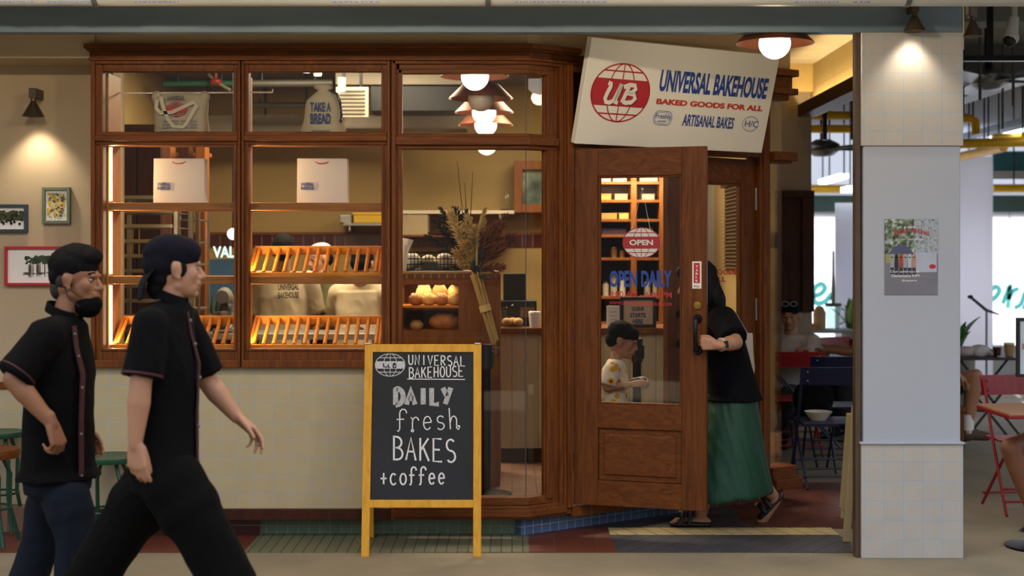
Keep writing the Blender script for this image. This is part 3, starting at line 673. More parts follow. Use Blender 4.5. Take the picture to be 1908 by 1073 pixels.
# white drain pipe along the top of the picture
PVC = mat('pvc', '#b9bcbf', .45, var=.03, vscale=3)
Yp, zc = -.85, 2.868
pp = thing('drain_pipe', 'white plastic drain pipe clipped along the grey beam', 'pipe', (0, Yp, zc))
m = MB(); m.cyl((-4, 0, 0), (4, 0, 0), .075, seg=36, caps=True); m.build('barrel', PVC, pp, local=True, smooth=True)
for x in (172, 909, 1697):
    X = px(x, Yp - .07); m = MB(); m.cyl((X - .013, 0, 0), (X + .013, 0, 0), .079, seg=36); m.box(X - .012, X + .012, .0, .48, .07, .09); m.build('clip', mat('pipe_clip', '#55585a', .5), pp, local=True, smooth=True)
PPL = PL((0, Yp - .0752, zc - .01), UX, UZ)
for x0, x1 in ((0, 62), (88, 168), (250, 330), (620, 700), (960, 1130), (1480, 1560), (1590, 1618)):
    m = MB(); k = x0
    while k < x1:
        wd = random.uniform(3, 9); a, b_ = PPL.at(k, 5); a2, _ = PPL.at(k + wd, 5); patch(m, PPL, [(a, b_), (a2, b_), (a2, b_ + .006), (a, b_ + .006)], .001); k += wd + random.uniform(1.5, 4)
    m.build('printed_mark', mat('pipe_ink', '#5a6fa8', .7), pp)

# ================================================================== chalk board on the pavement
ab = thing('sandwich_board', 'folding chalkboard in a yellow wooden frame standing on the tiled kerb', 'sandwich board', (-.0, -.3, 0))
Fl, Fr = Vector((px(679.5, -.45), -.45, 0.0)), Vector((px(890.5, -.45), -.45, 0.0)); Tl, Tr = Vector((px(687, -.24), -.24, 1.10)), Vector((px(890, -.24), -.24, 1.10))
APL = PL((Fl.x, -.45, 0), UX, Vector((0, .21, 1.10)))
for x0, x1, xb0, xb1 in ((680, 695, 672.5, 687.5), (882, 897, 881.5, 896.5)):
    m = MB(); a0, b0 = APL.at(x0, 641); a1, _ = APL.at(x1, 641); c0, e0 = APL.at(xb0, 1038); c1, _ = APL.at(xb1, 1038)
    m.prism([APL.p(c0, e0), APL.p(c1, e0), APL.p(a1, b0), APL.p(a0, b0)], -APL.n * .028); m.build('post', WOOD_YEL, ab, bevel=.003)
def aq(*ps): return [APL.p(*APL.at(x, y)) for x, y in ps]
m = MB(); m.prism(aq((694, 656), (883, 656), (883, 641), (694, 641)), -APL.n * .024); m.build('rail', WOOD_YEL, ab, bevel=.003)
m = MB(); m.prism(aq((687, 946), (882, 946), (882, 931), (687, 931)), -APL.n * .024); m.build('rail', WOOD_YEL, ab, bevel=.003)
SLATE = mat('chalkboard', '#1b1d21', .8, var=.22, vscale=5)
m = MB(); m.prism([p - APL.n * .008 for p in aq((687, 934), (883, 934), (883.5, 653), (692, 653))], -APL.n * .008); brd = m.build('blackboard', SLATE, ab)
m = MB()
for x in (690, 889):
    q0 = Vector((px(x, -.18), -.20, 1.08)); q1 = Vector((px(x, .02), .03, .0065)); m = MB(); m.obox(q1 - UX * .018, UX * .036, Vector((0, .024, 0)), q0 - q1); m.build('rear_leg', WOOD_YEL, ab, bevel=.003)
m = MB(); q = aq((692, 641), (885, 641)); m.box(Fl.x + .02, Fr.x - .02, -.078, -.066, .45, .50); m.build('rear_rail', WOOD_YEL, ab, bevel=.003)
m = MB(); m.prism([Vector((q[0].x, -.20, .30)), Vector((q[1].x, -.20, .30)), Vector((q[1].x, -.20, 1.0)), Vector((q[0].x, -.20, 1.0))], Vector((0, .0, 0.001)))
for x in (685, 890):
    m = MB(); a, b_ = APL.at(x, 641); m.obox(APL.p(a - .016, b_, -.03), APL.u * .032, APL.v * .006, APL.n * .035); m.build('hinge', STEEL, ab)
BPL = PL(APL.o - APL.n * .0075, APL.u, APL.v)
def bz(x, y): return 640 + x / 2.369, 620 + y / 2.369
def bhand(mb, body, x0, y0, x1, y1, h, wd, gap=.22):
    a, b_ = bz(x0, y0); c_, d_ = bz(x1, y1); hand(mb, BPL, body, a, b_, c_, d_, h / 2.369, wd, gap)
m = MB()
bhand(m, 'UNIVERSAL', 286, 140, 538, 147, 43, .0062, .25); bhand(m, 'BAKEHOUSE', 289, 200, 530, 192, 46, .0062, .2)
a, b_ = bz(282, 204); c_, d_ = bz(536, 206); ribbon(m, BPL, [BPL.at(a, b_), BPL.at(c_, d_)], .0045, .0015)
bhand(m, 'fresh', 232, 434, 512, 424, 94, .0062, .12)
bhand(m, 'BAKES', 218, 558, 498, 572, 100, .0098, .22)
bhand(m, '+coffee', 160, 672, 452, 668, 76, .0085, .18)
m.build('chalk_writing', CHALK, brd)
m = MB(); bhand(m, 'DAILY', 226, 318, 478, 314, 72, .027, .28); m.build('chalk_writing', mat('soft_chalk', '#a4a4a4', .95, var=.25, vscale=120), brd)
m = MB(); a, b_ = BPL.at(*bz(206, 142)); globe(m, BPL, a, b_, .079, .060, .0042, .0015, .33, lat=.64); m.build('chalk_globe', mat('soft_chalk_globe', '#b9b9b9', .95, var=.2, vscale=120), brd)
m = MB()
for st in ([(176, 134), (178, 150), (192, 152), (198, 138), (199, 154), (206, 152)], [(222, 133), (219, 154)], [(219, 145), (232, 138), (231, 153), (219, 154)], [(228, 133), (220, 144)]):
    ribbon(m, BPL, [BPL.at(*bz(*p_)) for p_ in st], .0075, .0022)
m.build('chalk_monogram', SLATE, brd)

# ================================================================== pictures, poster, furniture on the left
WPL = PL((0, .36, 0), UX, UZ)
def picture(label, x0, y0, x1, y1, hexc, bw, art):
    a0, b0 = WPL.at(x0, y1); a1, b1 = WPL.at(x1, y0)
    t = thing('framed_picture', label, 'picture', ((a0 + a1) / 2, .36, b0), group=None)
    fc = Face((0, .357, 0), UX, NF); m = MB(); ring(fc, m, a0, a1, b0, b1, bw, -.028, 0); m.build('frame', mat('frame_' + hexc[1:], hexc, .5), t, bevel=.002)
    m = MB(); fc.bar(m, a0 + bw, a1 - bw, b0 + bw, b1 - bw, -.012, 0); m.build('sheet', PAPER, t)
    art(PL((a0, .357 - .0135, b0), UX, UZ), a1 - a0, b1 - b0, t)
    return t
def blobs(pl, t, spec, name='drawing'):
    for hx, lst in spec.items():
        m = MB()
        for (a, b, rx_, ry_) in lst: patch(m, pl, ell(a, b, rx_, ry_, n=10), .0004 + random.random() * .001)
        m.build(name, mat('ink_' + hx[1:], hx, .8), t)
def art_trees(pl, w_, h, t):
    rnd = random.Random(3); g = []; d = []; tr = []
    for k in range(60): g.append((w_ * (.28 + .44 * rnd.random()), h * (.58 + .16 * rnd.random()), .011, .009))
    for k in range(60): d.append((w_ * (.28 + .44 * rnd.random()), h * (.56 + .16 * rnd.random()), .007, .006))
    for k in range(14): x = w_ * (.3 + .4 * rnd.random()); tr.append((x, h * (.36 + .1 * rnd.random()), .003, .04))
    for k in range(26): tr.append((w_ * (.26 + .48 * rnd.random()), h * (.28 + .06 * rnd.random()), .012, .003))
    blobs(pl, t, {'#3f4f38': g, '#26332a': d, '#4d463a': tr})
def art_dark(pl, w_, h, t):
    rnd = random.Random(5); g = [(w_ * (.12 + .76 * rnd.random()), h * (.45 + .28 * rnd.random()), .012, .011) for k in range(70)]; d = [(w_ * (.12 + .76 * rnd.random()), h * (.3 + .4 * rnd.random()), .008, .009) for k in range(55)]
    blobs(pl, t, {'#4a4d2c': g, '#20241a': d})
def art_yellow(pl, w_, h, t):
    rnd = random.Random(8); f = lambda n, r: [(w_ * (.2 + .6 * rnd.random()), h * (.17 + .66 * rnd.random()), r * rnd.uniform(.6, 1.2), r * rnd.uniform(.6, 1.2)) for k in range(n)]
    blobs(pl, t, {'#c9a437': f(38, .010), '#4f4b2c': f(40, .006), '#8a8a80': f(26, .006), '#d9c067': f(18, .009)})
picture('dark blue framed drawing of dense trees, cut off at the picture edge', -22, 381, 53.5, 433, '#26394a', .018, art_dark)
picture('small upright green framed yellow print under the sconce', 81, 349, 133, 417, '#66735a', .018, art_yellow)
picture('wide red framed drawing of a tree row beside the masked man', 11, 459, 150, 532, '#a81d22', .016, art_trees)
# hiring poster on the pillar
QPL = PL((0, -.472, 0), UX, UZ); a0, b0 = QPL.at(1648, 549.5); a1, b1 = QPL.at(1747, 408)
po = thing('poster', 'grey photo poster with red hiring headline taped to the white pillar', 'poster', ((a0 + a1) / 2, -.472, b0))
m = MB(); m.box(a0, a1, -.475, -.472, b0, b1)
def photo_mat(name, pal, scale):
    mm, t, b = _base(name); n = t.nodes; l = t.links; g = n.new('ShaderNodeTexCoord'); nz = n.new('ShaderNodeTexNoise'); nz.inputs['Scale'].default_value = scale; nz.inputs['Detail'].default_value = 7
    rp_ = n.new('ShaderNodeValToRGB'); rp_.color_ramp.interpolation = 'LINEAR'
    while len(rp_.color_ramp.elements) < len(pal): rp_.color_ramp.elements.new(.5)
    for i, hx in enumerate(pal): rp_.color_ramp.elements[i].position = .32 + .36 * i / (len(pal) - 1); rp_.color_ramp.elements[i].color = lin(hx)
    l.new(g.outputs['Object'], nz.inputs['Vector']); l.new(nz.outputs[0], rp_.inputs[0]); l.new(rp_.outputs[0], b.inputs['Base Color']); b.inputs['Roughness'].default_value = .35
    return mm
m.build('sheet', mat('poster_ground', '#74727a', .35, var=.1, vscale=10), po)
Q2 = PL((a0, -.4752, b0), UX, UZ); pw, ph = a1 - a0, b1 - b0
def pf(u0, v0, u1, v1): return [(pw * u0, ph * v0), (pw * u1, ph * v0), (pw * u1, ph * v1), (pw * u0, ph * v1)]
m = MB(); patch(m, Q2, pf(.0, .52, .62, 1.0), .0004); m.build('photo_trees', photo_mat('poster_leaves', ('#23302a', '#46523f', '#7d8a72', '#c3c7c4'), 38), po)
m = MB(); patch(m, Q2, pf(.55, .54, 1.0, 1.0), .0005); m.build('photo_branches', photo_mat('poster_branches', ('#5d6468', '#8c9498', '#a9b0b3', '#6b7470'), 45), po)
m = MB(); patch(m, Q2, [(pw * (.06 + .5 * i / 12), ph * (.54 + .13 * math.sin(PI * i / 12))) for i in range(13)], .0008); m.build('photo_umbrella', mat('poster_umbrella', '#4d4f6b', .4), po)
m = MB(); patch(m, Q2, pf(.58, .30, .98, .56), .0008); m.build('photo_van', mat('poster_van', '#a9aebb', .4), po)
m = MB(); patch(m, Q2, pf(.02, .42, .58, .54), .0006); m.build('photo_meadow', mat('poster_meadow', '#8c8f52', .4), po)
for k, hx in enumerate(('#8f9099', '#2a2528', '#a03a34', '#9a9aa5', '#b0b2bd', '#b5827e')):
    m = MB(); x = .14 + k * .083; patch(m, Q2, pf(x - .035, .36, x + .035, .5), .001); patch(m, Q2, ell(pw * x, ph * .515, .009, .011, n=10), .001); m.build('photo_figure', mat('poster_fig%d' % k, hx, .4), po)
    m = MB(); patch(m, Q2, pf(x - .03, .27, x + .03, .36), .001); m.build('photo_figure', mat('poster_leg%d' % k, '#2c2c36', .4), po)
m = MB(); patch(m, Q2, ell(pw * .9, ph * .375, .018, .012, n=14), .0012); m.build('photo_van_mark', RED_T, po)
def qtext(body, u0, v0, wd, hh, m_, bold=.02):
    mb = MB(); mb.text(body, Q2.p(pw * u0, ph * v0, .0014), UX, UZ, pw * wd, ph * hh, NF, bold=bold, depth=.0006); mb.build('lettering', m_, po)
qtext('ALWAYS', .36, .87, .22, .035, PAPER, .01)
m_ = mat('poster_red', '#a5332c', .5)
for i, ch in enumerate("WE'RE HIRING"):
    if ch == ' ': continue
    f = i / 11; qtext(ch, .17 + .62 * f, .775 + .045 * math.sin(PI * f), .03 if ch in "I'" else .048, .062, m_, .03)
qtext('for everything', .32, .72, .4, .028, PAPER, .0)
qtext('Our address is', .1, .295, .55, .03, PAPER, .0); qtext('Damansara KIM', .13, .235, .52, .034, PAPER, .01); qtext('Enquire', .33, .17, .27, .034, PAPER, .01)
# ================================================================== inside the shop
FLZ = .14
def pbox(mb, x0, y0, x1, y1, Y, dep): return mb.box(px(x0, Y), px(x1, Y), Y, Y + dep, pz(y1, Y), pz(y0, Y))
CANVAS = mat('natural_canvas', '#b5a68e', .9, var=.06, vscale=6, bump=.3, bscale=200); CANVAS2 = mat('bread_bag_cotton', '#c2b499', .9, var=.05, bump=.25, bscale=120)
KRAFTW = mat('bag_paper', '#cfc2be', .7, var=.015); NAVY = mat('navy_print', '#2a3a78', .7); REDC = mat('red_cord', '#b3261f', .6)
# dowel racks
def dowel_rack(label, xa, xb, z0, z1, n, group=None):
    t = thing('dowel_rack', label, 'rack', ((xa + xb) / 2, .2, z0), group='slanted dowel bread racks'); yb, yf = .325, .112
    m = MB(); m.box(xa, xb, yb - .012, yb + .012, z1 - .05, z1); m.build('back_rail', WOOD_OR, t, bevel=.003)
    m = MB(); m.box(xa, xb, yf - .010, yf + .012, z0, z0 + .02); m.build('front_rail', WOOD_OR, t, bevel=.003)
    for x in (xa, xb - .016):
        m = MB(); m.prism([(x, yf, z0), (x, yf, z0 + .026), (x, yb, z1), (x, yb, z1 - .05), (x, yb, z1 - .05 - .0)][:4], (.016, 0, 0)); m.build('end_panel', WOOD_ORZ, t, bevel=.002)
    base = None
    for k in range(n):
        x = xa + .028 + (xb - xa - .056) * k / (n - 1)
        if base is None:
            m = MB(); m.cyl((0, yf, z0 + .018 ), (0, yb - .008, z1 - .018), .0115, seg=10); base = m.build('dowel', WOOD_ORZ, None, local=True, smooth=True)
            base.parent = t; o = base
        else: o = base.copy(); COL.objects.link(o); o.parent = t
        o.location = (x - t.location.x, -t.location.y, -t.location.z)
    return t
dowel_rack('slanted beech dowel rack in the left window behind the men', -2.235, -1.535, 1.051, 1.222, 13)
dowel_rack('slanted beech dowel rack on the lowest shelf of the second window', -1.475, -.735, 1.051, 1.222, 13)
dowel_rack('slanted beech dowel rack on the middle shelf above the lower rack', -1.475, -.735, 1.453, 1.622, 13)
# paper carrier bags
def paper_bag(label, x0, x1, group='white paper carrier bags in the window'):
    Yb = .17; xa, xb, z0, z1 = px(x0, Yb), px(x1, Yb), 1.863, pz(295, Yb)
    t = thing('paper_bag', label, 'bag', ((xa + xb) / 2, Yb, z0), group=group)
    m = MB(); a = [(xa, Yb, z0), (xb, Yb, z0), (xb, Yb + .10, z0), (xa, Yb + .10, z0)]; b_ = [(xa + .002, Yb + .004, z1), (xb - .002, Yb + .004, z1), (xb - .002, Yb + .088, z1), (xa + .002, Yb + .088, z1)]
    mid = [(xb - .004, Yb + .05, z0 + .09), (xb - .012, Yb + .046, z1)]
    m.add(a + b_ + [(xb - .012, Yb + .05, z0 + .08), (xb - .016, Yb + .046, z1), (xa + .012, Yb + .05, z0 + .08), (xa + .016, Yb + .046, z1), (xb, Yb + .05, z0), (xa, Yb + .05, z0)],
          [(0, 1, 5, 4), (2, 3, 7, 6), (0, 3, 2, 1), (1, 12, 8), (12, 2, 8), (1, 8, 9, 5), (8, 2, 6, 9), (3, 13, 10), (13, 0, 10), (0, 4, 11, 10), (10, 11, 7, 3)])
    m.build('body', KRAFTW, t)
    for dy, dz in ((.002, 0), (.09, -.0)):
        m = MB(); c = (xa + xb) / 2; m.tube([(c + .036 * s_, Yb + dy - .004 + (.0 if abs(s_) > .9 else -.004), z1 - .018 + (0 if abs(s_) > .8 else -.008 * (1 - s_ * s_) - .003)) for s_ in [-1 + 2 * i / 10 for i in range(11)]], .0026, 6); m.build('cord_handle', REDC, t)
    fp = PL((xa, Yb, z0), UX, UZ); w_ = xb - xa
    for k, tx in enumerate(('UNIVERSAL', 'BAKEHOUSE')):
        m = MB(); m.text(tx, fp.p(w_ * .085, .096 - k * .022, .0024), UX, UZ, .072, .019, NF, bold=.03, depth=.0006); m.build('lettering', NAVY, t)
    return t
paper_bag('white paper carrier bag with red cord in the left window', 285.5, 381)
paper_bag('white paper carrier bag with red cord in the second window', 553, 647)
# tote bag and bread bag on top of the case
def soft_bag(name, label, cx_, Yb, z0, prof, m_, sq=2.6, ph=.0):
    """prof: rows of (half width, half depth, z, x shift)"""
    t = thing(name, label, 'bag', (cx_, Yb, z0)); m = MB(); seg = 40; vs = []; fs = []
    for j, (hw, hd, z, sh) in enumerate(prof):
        for i in range(seg):
            a = 2 * PI * i / seg; c, s_ = math.cos(a), math.sin(a); e = 2 / sq
            x = hw * math.copysign(abs(c) ** e, c); y = hd * math.copysign(abs(s_) ** e, s_)
            wv = noise.noise(Vector((x * 14 + ph, z * 18, y * 14))) * .008
            vs.append((x + sh + wv, y + wv, z + wv * .6 * (j > 0)))
    n = len(prof)
    for j in range(n - 1):
        for i in range(seg): fs.append((j * seg + i, j * seg + (i + 1) % seg, (j + 1) * seg + (i + 1) % seg, (j + 1) * seg + i))
    fs += [tuple(range(seg - 1, -1, -1)), tuple((n - 1) * seg + i for i in range(seg))]
    m.add(vs, fs); m.build('body', m_, t, local=True, smooth=True); return t
tb = soft_bag('tote_bag', 'printed canvas tote bag slumped on top of the display case', px(338, .2), .2, 2.241, [(.148, .055, 0, 0), (.155, .062, .03, 0), (.150, .06, .10, 0), (.150, .052, .16, 0), (.155, .044, .195, 0), (.150, .034, .222, .0), (.11, .022, .240, 0), (.05, .012, .246, 0)], CANVAS)
for x0, dx in ((-.145, .03), (.14, -.035)):
    m = MB(); m.ball((x0 + dx * .2, .0, .222), (.030, .028, .034), 12, 8); m.build('corner_fold', CANVAS, tb, local=True, smooth=True)
TP = PL((tb.location.x, tb.location.y - .064, tb.location.z), UX, UZ)
m = MB(); globe(m, TP, -.012, .145, .058, .040, .004, .0, .4); m.build('globe_print', RED_T, tb)
def ptext(pl, par, body, cx_, b, wd, h, m_, bold=.02, d=.001):
    mb = MB(); mb.text(body, pl.p(cx_ - wd / 2, b, d), pl.u, pl.v, wd, h, pl.n, bold=bold, depth=.0006); return mb.build('lettering', m_, par)
ptext(TP, tb, 'UNIVERSAL', -.015, .196, .10, .026, BLACK, .03)
ptext(TP, tb, 'BAKEHOUSE COFFEE AND BREAD', -.0, .016, .20, .009, BLACK)
m = MB()
for i in range(4):
    for j in range(3): a = -.09 + i * .05; b_ = .04 + j * .018; patch(m, TP, [(a, b_), (a + .04, b_), (a + .04, b_ + .010), (a, b_ + .010)], .0006)
m.build('print_block', mat('tote_grey_print', '#8d8480', .9), tb)
m = MB()
for pts in ([(-.12, .20), (-.125, .15), (-.10, .125), (-.04, .128), (.03, .16), (.085, .185), (.10, .165), (.04, .06), (.02, .045), (-.03, .05), (-.06, .09), (-.075, .13), (-.09, .17), (-.10, .215)],):
    ribbon(m, TP, pts, .020, .006)
m.build('strap', mat('tote_strap', '#cabda6', .9), tb)
bb = soft_bag('bread_bag', 'cotton drawstring bread bag printed TAKE A BREAD on the display case', px(603, .2), .2, 2.241, [(.118, .07, 0, 0), (.122, .085, .04, 0), (.108, .085, .10, 0), (.102, .08, .16, 0), (.094, .07, .20, .0), (.062, .05, .235, .004), (.030, .03, .258, .004), (.052, .045, .276, -.002), (.048, .04, .284, -.004)], CANVAS2, 2.1, 3.3)
TP = PL((bb.location.x, bb.location.y - .092, bb.location.z), UX, UZ)
ptext(TP, bb, 'TAKE A', -.005, .13, .118, .052, NAVY, .035, .0); ptext(TP, bb, 'BREAD', -.005, .062, .116, .058, NAVY, .035, .0); ptext(TP, bb, 'FROM THE BAKEHOUSE', -.005, .018, .10, .010, NAVY, .01, .0)
m = MB(); m.tube([(.034, -.03, .258), (.085, -.055, .235), (.104, -.06, .19), (.106, -.07, .12), (.105, -.075, .08)], .004, 6); m.tube([(.034, -.03, .258), (.08, -.06, .23), (.098, -.065, .18), (.112, -.07, .11), (.100, -.08, .075)], .004, 6); m.ball((.106, -.075, .078), .009, 8, 6); m.build('drawstring', mat('navy_cord', '#1f2747', .8), bb, local=True, smooth=True)
# white rail across the top lights
m = MB(); y0 = .30; m.tube([(px(176, y0), y0, pz(174, y0)), (px(508, y0), y0, pz(172, y0)), (px(508, y0), y0, pz(166, y0))], .005, 8)
tag(m.build('hanging_rail', mat('white_enamel', '#e6e2da', .4), None, smooth=True), 'thin white rail running across the top lights of the two left windows', 'rail')

# baker's rack, cabinet, trolley, post behind the first window
rk = thing('tray_rack', 'tall steel baker rack with sheet trays behind the left window', 'rack', (px(271, 1.1), 1.3, FLZ))
xa, xb = px(204, 1.1), px(331, 1.1)
for x in (xa, xb - .025):
    for y in (1.1, 1.5): MB().box(x, x + .025, y, y + .025, FLZ, 1.93).build('upright', STEEL, rk, bevel=.002)
for k in range(17):
    z = 1.84 - k * .094
    if z < .3: break
    m = MB(); m.box(xa + .026, xb - .026, 1.09, 1.53, z - .006, z); m.box(xa + .026, xb - .026, 1.085, 1.095, z - .006, z + .018); m.build('tray', STEEL, rk, bevel=.002)
MB().box(xa, xb, 1.1, 1.525, 1.92, 1.945).build('top_frame', STEEL, rk, bevel=.002)
tc_ = thing('tall_cabinet', 'tall dark wooden cabinet behind the steel tray rack', 'cabinet', (px(255, 2.3), 2.5, FLZ))
m = MB(); m.box(px(211, 2.3), px(301, 2.3), 2.32, 2.56, FLZ, pz(231, 2.3)); m.build('body', WOOD_DK, tc_, bevel=.004)
for x0, x1 in ((212, 254), (256, 300)):
    m = MB(); m.box(px(x0, 2.3), px(x1, 2.3), 2.295, 2.318, FLZ + .1, pz(236, 2.3)); d_ = m.build('door', WOOD_DK, tc_, bevel=.004)
    m = MB(); m.cyl((px(x1 - 5 if x0 < 220 else x0 + 5, 2.3), 2.28, 1.55), (px(x1 - 5 if x0 < 220 else x0 + 5, 2.3), 2.28, 1.75), .007, seg=8); m.build('handle', BRASS, d_)
cb = thing('open_shelving', 'wooden post and panel shelving right of the dark cabinet', 'shelving', (px(350, 2.6), 2.8, FLZ))
for x0, x1, m_ in ((333, 352, WOOD_DK), (364, 382, WOOD_INT), (312, 318, WOOD_INT)): MB().box(px(x0, 2.6), px(x1, 2.6), 2.6, 2.75, FLZ, pz(272, 2.6)).build('post', m_, cb, bevel=.003)
for z in (.6, 1.1, 1.55, 2.3): MB().box(px(312, 2.6), px(382, 2.6), 2.76, 2.84, z, z + .03).build('shelf', WOOD_INT, cb, bevel=.002)
ut = thing('wire_trolley', 'narrow steel trolley beside the tray rack', 'trolley', (px(353, 1.7), 1.85, FLZ))
for x in (px(335, 1.7), px(352, 1.7), px(371, 1.7)):
    for y in (1.7, 2.0): MB().cyl((x, y, FLZ), (x, y, 1.9), .008, seg=8).build('upright', STEEL, ut)
for z in (.4, .8, 1.2, 1.5, 1.65, 1.8): MB().box(px(335, 1.7), px(371, 1.7), 1.7, 2.0, z, z + .012).build('shelf', STEEL, ut)
lb = thing('reflected_sign', 'glowing letters and blue board modelled for a reflection in the left window', 'sign', (px(412, 3.3), 3.3, 1.3))  # emissive letters and board stand in for a reflection on the pane
BLUEP = mat('reflected_board', '#274a66', .6); GLW = glow('reflection_glow', (.45, .9, 1.0), 1.6)
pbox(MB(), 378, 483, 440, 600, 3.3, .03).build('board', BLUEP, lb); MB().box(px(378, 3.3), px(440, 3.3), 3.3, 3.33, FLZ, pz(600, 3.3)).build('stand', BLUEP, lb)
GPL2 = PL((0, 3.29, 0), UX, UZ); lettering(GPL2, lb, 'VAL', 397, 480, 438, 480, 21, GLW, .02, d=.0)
tag(MB().ball((px(434, 3.2), 3.2, pz(436, 3.2)), .045, 18, 12).build('globe_lamp', glow('globe_cool', (.8, .95, 1), 2.0), None, smooth=True), 'round white globe lamp above the reflected letters', 'lamp')
hang(bpy.data.objects['globe_lamp'], [(px(434, 3.2), 3.2, pz(436, 3.2))], 3.1, .006)
for k in range(6):
    X = px(388 + k * 9, 2.95); zz = 1.075; m = MB(); m.lathe([(.0, 0), (.017, 0), (.018, .02), (.018, .11), (.008, .15), (.008, .185), (0, .185)], (X, 2.95, zz), 12)
    tag(m.build('bottle', mat('bottle_%d' % k, ('#28402f', '#3a4c33', '#20302c')[k % 3], .2), None, smooth=True), 'dark green bottle in the row behind the left window', 'bottle', 'bottles in a row under the blue board')
wt = thing('worktop_table', 'steel kitchen worktop behind the display case', 'table', (-1.6, 1.8, FLZ))
MB().box(-2.05, -.75, 1.55, 2.05, 1.01, 1.05).build('top', STEEL, wt, bevel=.003); MB().box(-2.0, -.8, 1.6, 2.0, .45, .48).build('shelf', STEEL, wt)
for x in (-2.02, -.80):
    for y in (1.58, 2.0): MB().box(x, x + .035, y, y + .035, FLZ, 1.01).build('leg', STEEL, wt)
bc = thing('bottle_counter', 'back counter carrying the dark bottles', 'counter', (px(410, 2.95), 2.95, FLZ)); MB().box(px(384, 2.95), px(470, 2.95), 2.85, 3.1, FLZ, 1.04).build('body', WOOD_DK, bc); MB().box(px(384, 2.95), px(470, 2.95), 2.84, 3.12, 1.04, 1.075).build('top', WOOD_INT, bc, bevel=.003)
mx_ = thing('stand_mixer', 'grey stand mixer on the worktop behind the capped man', 'mixer', (-1.93, 1.75, 1.05))
m = MB(); m.box(-.07, .07, -.1, .1, 0, .03); m.build('base', STEEL, mx_, local=True, bevel=.008); m = MB(); m.tube([(0, .06, .03), (0, .07, .15), (0, .04, .22), (0, -.05, .25), (0, -.12, .24)], [.04, .04, .05, .055, .045], 14); m.build('head', mat('mixer_grey', '#7d7a76', .3), mx_, local=True, smooth=True)
m = MB(); m.lathe([(0, .03), (.05, .03), (.075, .08), (.08, .14), (.076, .14), (.07, .08), (0, .04)], (0, -.06, 0), 20); m.build('bowl', STEEL, mx_, local=True, smooth=True)

# back wall things behind the second and third windows
YB = 4.75
yt = thing('yellow_crate', 'yellow plastic crate high on the back wall shelf', 'crate', (px(688, YB), YB, pz(416, YB)))
m = MB(); pbox(m, 658, 398, 716, 416, YB, .2); m.build('body', mat('yellow_plastic', '#d0a51e', .5), yt, bevel=.01); m = MB(); pbox(m, 656, 396, 718, 400, YB - .01, .22); m.build('rim', mat('yellow_plastic_rim', '#d9ae24', .5), yt, bevel=.004)
sh = thing('wall_shelf', 'long white-edged shelf on the kitchen back wall', 'shelf', (px(780, 4.7), 4.8, pz(418, 4.7)))
MB().box(px(640, 4.7), px(720, 4.7), 4.68, 4.99, pz(420, 4.7), pz(416, 4.7)).build('board', STEEL, sh)
for x in (650, 712): MB().box(px(x, 4.7), px(x + 3, 4.7), 4.7, 4.98, pz(430, 4.7), pz(420, 4.7)).build('bracket', STEEL, sh)
tag(pbox(MB(), 632, 400, 655, 416, 4.72, .2).build('steel_tin', STEEL, None, bevel=.01), 'grey tin beside the yellow crate on the wall shelf', 'tin')
s2 = thing('wall_shelf', 'upper shelf on the back wall behind the dried flowers', 'shelf', (px(850, 4.7), 4.8, pz(396, 4.7)))
MB().box(px(738, 4.7), px(958, 4.7), 4.68, 4.99, pz(398, 4.7), pz(392, 4.7)).build('board', mat('shelf_white', '#c9bfa9', .5), s2)
for x in (760, 930): MB().box(px(x, 4.7), px(x + 3, 4.7), 4.7, 4.98, pz(410, 4.7), pz(398, 4.7)).build('bracket', STEEL, s2)
tag(pbox(MB(), 745, 400, 797, 438, 4.5, .25).build('storage_box', mat('beige_box', '#8f7f60', .7), None, bevel=.006), 'beige storage box on the tiled ledge left of the dark plumes', 'box')
struct(MB().box(px(740, 4.5), px(960, 4.5), 4.45, 4.985, pz(441, 4.5), pz(438, 4.5)).build('trim_25', WOODX))
gd = thing('glass_dome', 'small glass dome on the upper back wall shelf', 'glass dome', (px(945, 4.75), 4.82, pz(392, 4.75)))
m = MB(); m.lathe([(.0, .0), (.06, 0), (.06, .012), (0, .012)], (0, 0, 0), 20); m.build('base', WOOD_DK, gd, local=True); m = MB(); m.lathe([(.055, .012), (.055, .12), (.04, .165), (0, .185)], (0, 0, 0), 20); m.build('dome', GLASS_S, gd, local=True, smooth=True)
hc = thing('hatch_cabinet', 'wooden framed glass cabinet on the back wall seen through the corner glass', 'cabinet', (px(1000, 4.7), 4.8, pz(395, 4.7)))
fc = Face((0, 4.7, 0), UX, NF); m = MB(); ring(fc, m, px(958, 4.7), px(1066, 4.7), pz(396, 4.7), pz(300, 4.7), .075, 0, .28); m.build('frame', WOOD_INT, hc, bevel=.004)
m = MB(); fc.bar(m, px(974, 4.7), px(1050, 4.7), pz(380, 4.7), pz(316, 4.7), .06, .07); m.build('pane', photo_mat('hatch_tree_reflection', ('#1d2622', '#3a4a3e', '#5d6a58', '#8c9080'), 6), hc)  # mottled greens paint a reflection of trees onto the pane
